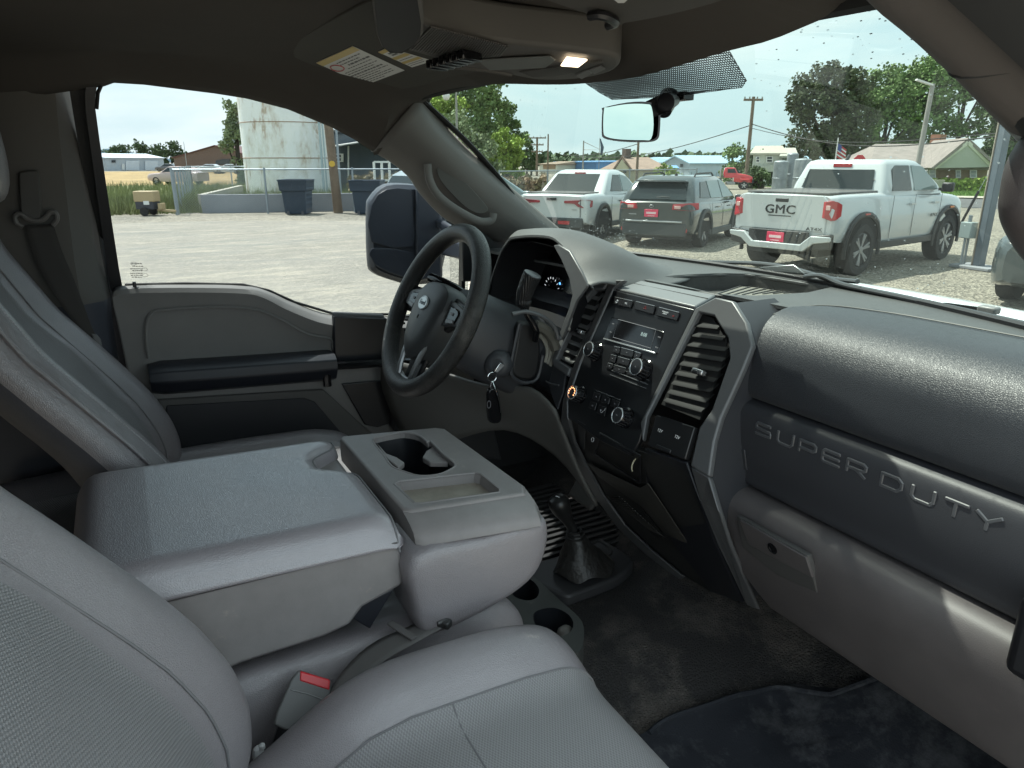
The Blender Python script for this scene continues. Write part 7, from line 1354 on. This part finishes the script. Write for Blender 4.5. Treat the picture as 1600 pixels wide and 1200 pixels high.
cb.rear([(-.76, 1.13), (.60, 1.13), (.54, 1.56), (-.62, 1.56)], carglass); cb.front([(-.7, 1.12), (.7, 1.12), (.6, 1.54), (-.6, 1.54)], carglass); MB().box((-.02, cb.at(1.575, 1)-.02, 1.575), (.30, .03, .04)).build('brake_light', red_l, t, bevel=.004)
MB().box((0, -1.85, 1.135), (1.5, .95, .03)).build('bed_cover', MATS['cover_grey'], t, bevel=.01); MB().box((0, -2.52, 1.01), (.26, .02, .07)).build('tailgate_handle', trimb, t, bevel=.015); MB().box((.74, -2.495, .80), (.006, .02, .42)).box((-.74, -2.495, .80), (.006, .02, .42)).build('tailgate_gap', trimb, t, bevel=0)
MB().box((0, -2.47, .46), (1.62, .12, .24)).build('bumper', lc, t, bevel=.03); plate(t, -.28, -2.535, .48); MB().box((.34, -2.535, .47), (.30, .02, .08)).build('bumper_reflector', red_l, t, bevel=0); MB().box((.58, -2.49, .77), (.12, .004, .02)).build('badge', rim_s, t, bevel=0); MB().box((0, 0, .32), (1.6, 4.0, .12)).build('underbody', trimb, t)
# silver car half behind the A pillar ---------------------------------------------------
loc, h = pose(700, 384, 14, .9, -1.4); t = thing('silver_car', 'silver estate car mostly hidden behind the grey windshield pillar', 'car', loc, h); slp = mat('car_silver', (.36, .42, .44), .25, .5, coat=.8); t.scale = (CS,)*3
body(t, [(-2.25, .45, .8, 1.02, .80), (-2.15, .38, .8, 1.06, .88), (-1.6, .32, .78, 1.06, .92), (.9, .30, .76, 1.02, .92), (1.5, .32, .74, 1.0, .91), (2.1, .36, .68, .9, .84), (2.38, .42, .62, .78, .70)], slp); cb = Cabin(t, slp, [(1.02, -2.12, 1.35, .87), (1.16, -2.05, 1.1, .84), (1.56, -1.80, .4, .72), (1.65, -1.6, .1, .66)])
for s in (-1, 1):
    cb.side([(-1.7, 1.14), (-.95, 1.11), (-.95, 1.55), (-1.5, 1.54)], carglass, s); cb.side([(-.88, 1.11), (0, 1.10), (0, 1.56), (-.88, 1.56)], clearglass, s); cb.side([(.07, 1.10), (1.02, 1.10), (.42, 1.50), (.07, 1.56)], clearglass, s)
    for y in (-1.4, 1.4): arch(t, s*.925, y, .35, .44, s, None); wheel(t, s*.92, y, .345, s)
    MB().box((s*1.02, .98, 1.10), (.18, .11, .13)).build('door_mirror', slp, t, bevel=.03); MB().box((s*.72, -2.2, .90), (.26, .12, .14)).build('tail_light', red_l, t, bevel=.02)
cb.rear([(-.7, 1.12), (.7, 1.12), (.6, 1.54), (-.6, 1.54)], carglass); cb.front([(-.7, 1.12), (.7, 1.12), (.6, 1.54), (-.6, 1.54)], clearglass); MB().box((0, -2.2, .45), (1.6, .14, .26)).build('bumper', trimb, t, bevel=.03); MB().box((.9, 0, .34), (.05, 2.2, .1)).build('sill_trim', trimb, t)
# dark car nose at the right edge ----------------------------------------------------------
g_ = gd(1566, 474); t = thing('dark_car', 'corner of a dark grey car entering at the right edge beyond the wipers', 'car', (g_.x+.55-rt.x*.5, g_.y+2.2-rt.y*.5, GZ), R(10)); t.scale = (.88,)*3; dk = mat('car_charcoal', (.06, .075, .078), .2, coat=1)
body(t, [(-2.3, .36, .66, .84, .66), (-2.15, .30, .68, .92, .82), (-1.6, .26, .72, .98, .90), (1.6, .26, .74, 1.0, .90), (2.2, .34, .7, .95, .8)], dk); cb = Cabin(t, dk, [(.98, -1.4, 1.6, .85), (1.45, -.6, 1.3, .68)])
for s in (-1, 1):
    cb.side([(-1.0, 1.04), (1.2, 1.04), (1.1, 1.40), (-.5, 1.40)], carglass, s)
    for y in (-1.4, 1.4): arch(t, s*.905, y, .33, .4, s, None); wheel(t, s*.90, y, .33, s)
    MB().prism([(s*.50, -2.27, .66), (s*.52, -2.26, .78), (s*.80, -2.05, .86), (s*.87, -1.8, .86), (s*.86, -1.95, .72), (s*.76, -2.2, .66)], (0, .03, .02)).build('headlight', mat('lamp_clear', (.4, .45, .46), .08) if 'lamp_clear' not in MATS else MATS['lamp_clear'], t, bevel=.006)
cb.rear([(-.7, 1.05), (.7, 1.05), (.6, 1.42), (-.6, 1.42)], carglass, name='windshield'); MB().box((0, -2.27, .42), (1.1, .06, .16)).build('grille', trimb, t, bevel=.02)
# red flatbed truck -----------------------------------------------------------------------
p0 = far(1148, 50); t = thing('flatbed_truck', 'bright red bonneted flatbed truck parked in front of the pale blue shed', 'truck', tuple(p0), math.atan2(rt.y, rt.x)-R(90)-R(12)); t.scale = (.86,)*3; rp = mat('truck_red', (.62, .03, .035), .25, coat=.8)
body(t, [(.0, .55, .9, 1.15, .62), (.6, .5, .9, 1.12, .62), (1.1, .5, .85, 1.0, .52), (1.35, .5, .75, .88, .42)], rp, 'hood'); cb = Cabin(t, rp, [(.85, -.75, .35, .62), (1.2, -.75, .25, .60), (1.55, -.68, .05, .52)])
for s in (-1, 1): cb.side([(-.5, 1.2), (.15, 1.2), (.0, 1.48), (-.5, 1.48)], carglass, s); wheel(t, s*.70, .75, .30, s, .2, 5, frame_w); wheel(t, s*.70, -2.6, .32, s, .3, 5, frame_w); MB().box((s*.62, -.2, .45), (.3, .6, .2)).build('fuel_tank', rim_s, t, bevel=.03); MB().box((s*.6, .78, .72), (.24, .7, .12)).build('mudguard', rp, t, bevel=.05)
cb.front([(-.5, 1.2), (.5, 1.2), (.44, 1.48), (-.44, 1.48)], carglass); MB().box((0, 1.38, .6), (1.2, .12, .3)).build('bumper', trimb, t, bevel=.02); MB().box((0, -2.4, .75), (1.5, 3.0, .12)).build('flatbed', trimb, t); MB().box((0, -.95, 1.1), (1.4, .06, .7)).build('headboard', mat('head_grey', (.2, .2, .2), .6), t)
for k in range(5): MB().bar((.72, -1.3-k*.6, .8), (.72, -1.3-k*.6, 1.25), .04).build('stake', galv, t, bevel=0)
# cars far off
def farcar(lab, u, d, c, rz=90, sc_=1.0):
    m = mat('paint_'+lab.split()[0], c, .25, coat=.8); t = thing('parked_car', lab, 'car', tuple(far(u, d)), math.atan2(rt.y, rt.x)+R(rz), 'cars parked far off'); body(t, [(-2.1, .35, .7, .9, .74), (-1.9, .28, .72, .94, .84), (0, .25, .7, .93, .86), (1.6, .3, .68, .88, .84), (2.1, .36, .6, .74, .68)], m); cb = Cabin(t, m, [(.92, -1.7, 1.0, .8), (1.36, -1.1, .3, .64)])
    for s in (-1, 1):
        cb.side([(-1.3, .98), (.75, .98), (.3, 1.30), (-1.0, 1.30)], carglass, s)
        for y in (-1.25, 1.3): wheel(t, s*.86, y, .31, s)
farcar('faded red and white car in the dry grass behind the fence', 275, 62, (.5, .38, .35), 80); farcar('white car parked before the brown barn', 357, 118, (.6, .62, .64)); farcar('pale grey car parked left of the white one by the barn', 325, 120, (.45, .48, .5)); farcar('dark grey car at the gable end of the white shed', 261, 150, (.1, .1, .11))
# white frame gate by the metal building
gt_ = thing('white_gate_frame', 'tall white pipe frame in front of the grey metal building', 'gate', tuple(far(597, 34)), 0); go_ = V(gt_.location)
for u in (584, 596, 608, 628): MB().bar(far(u, 34)-go_, far(u, 34)-go_+V((0, 0, 1.7 if u < 600 else 2.3)), .09).build('gate_post', frame_w, gt_, bevel=0)
for u0, u1, z in ((584, 608, 1.7), (596, 628, 2.3), (584, 608, .9)): MB().bar(far(u0, 34)-go_+V((0, 0, z)), far(u1, 34)-go_+V((0, 0, z)), .08).build('gate_rail', frame_w, gt_, bevel=0)
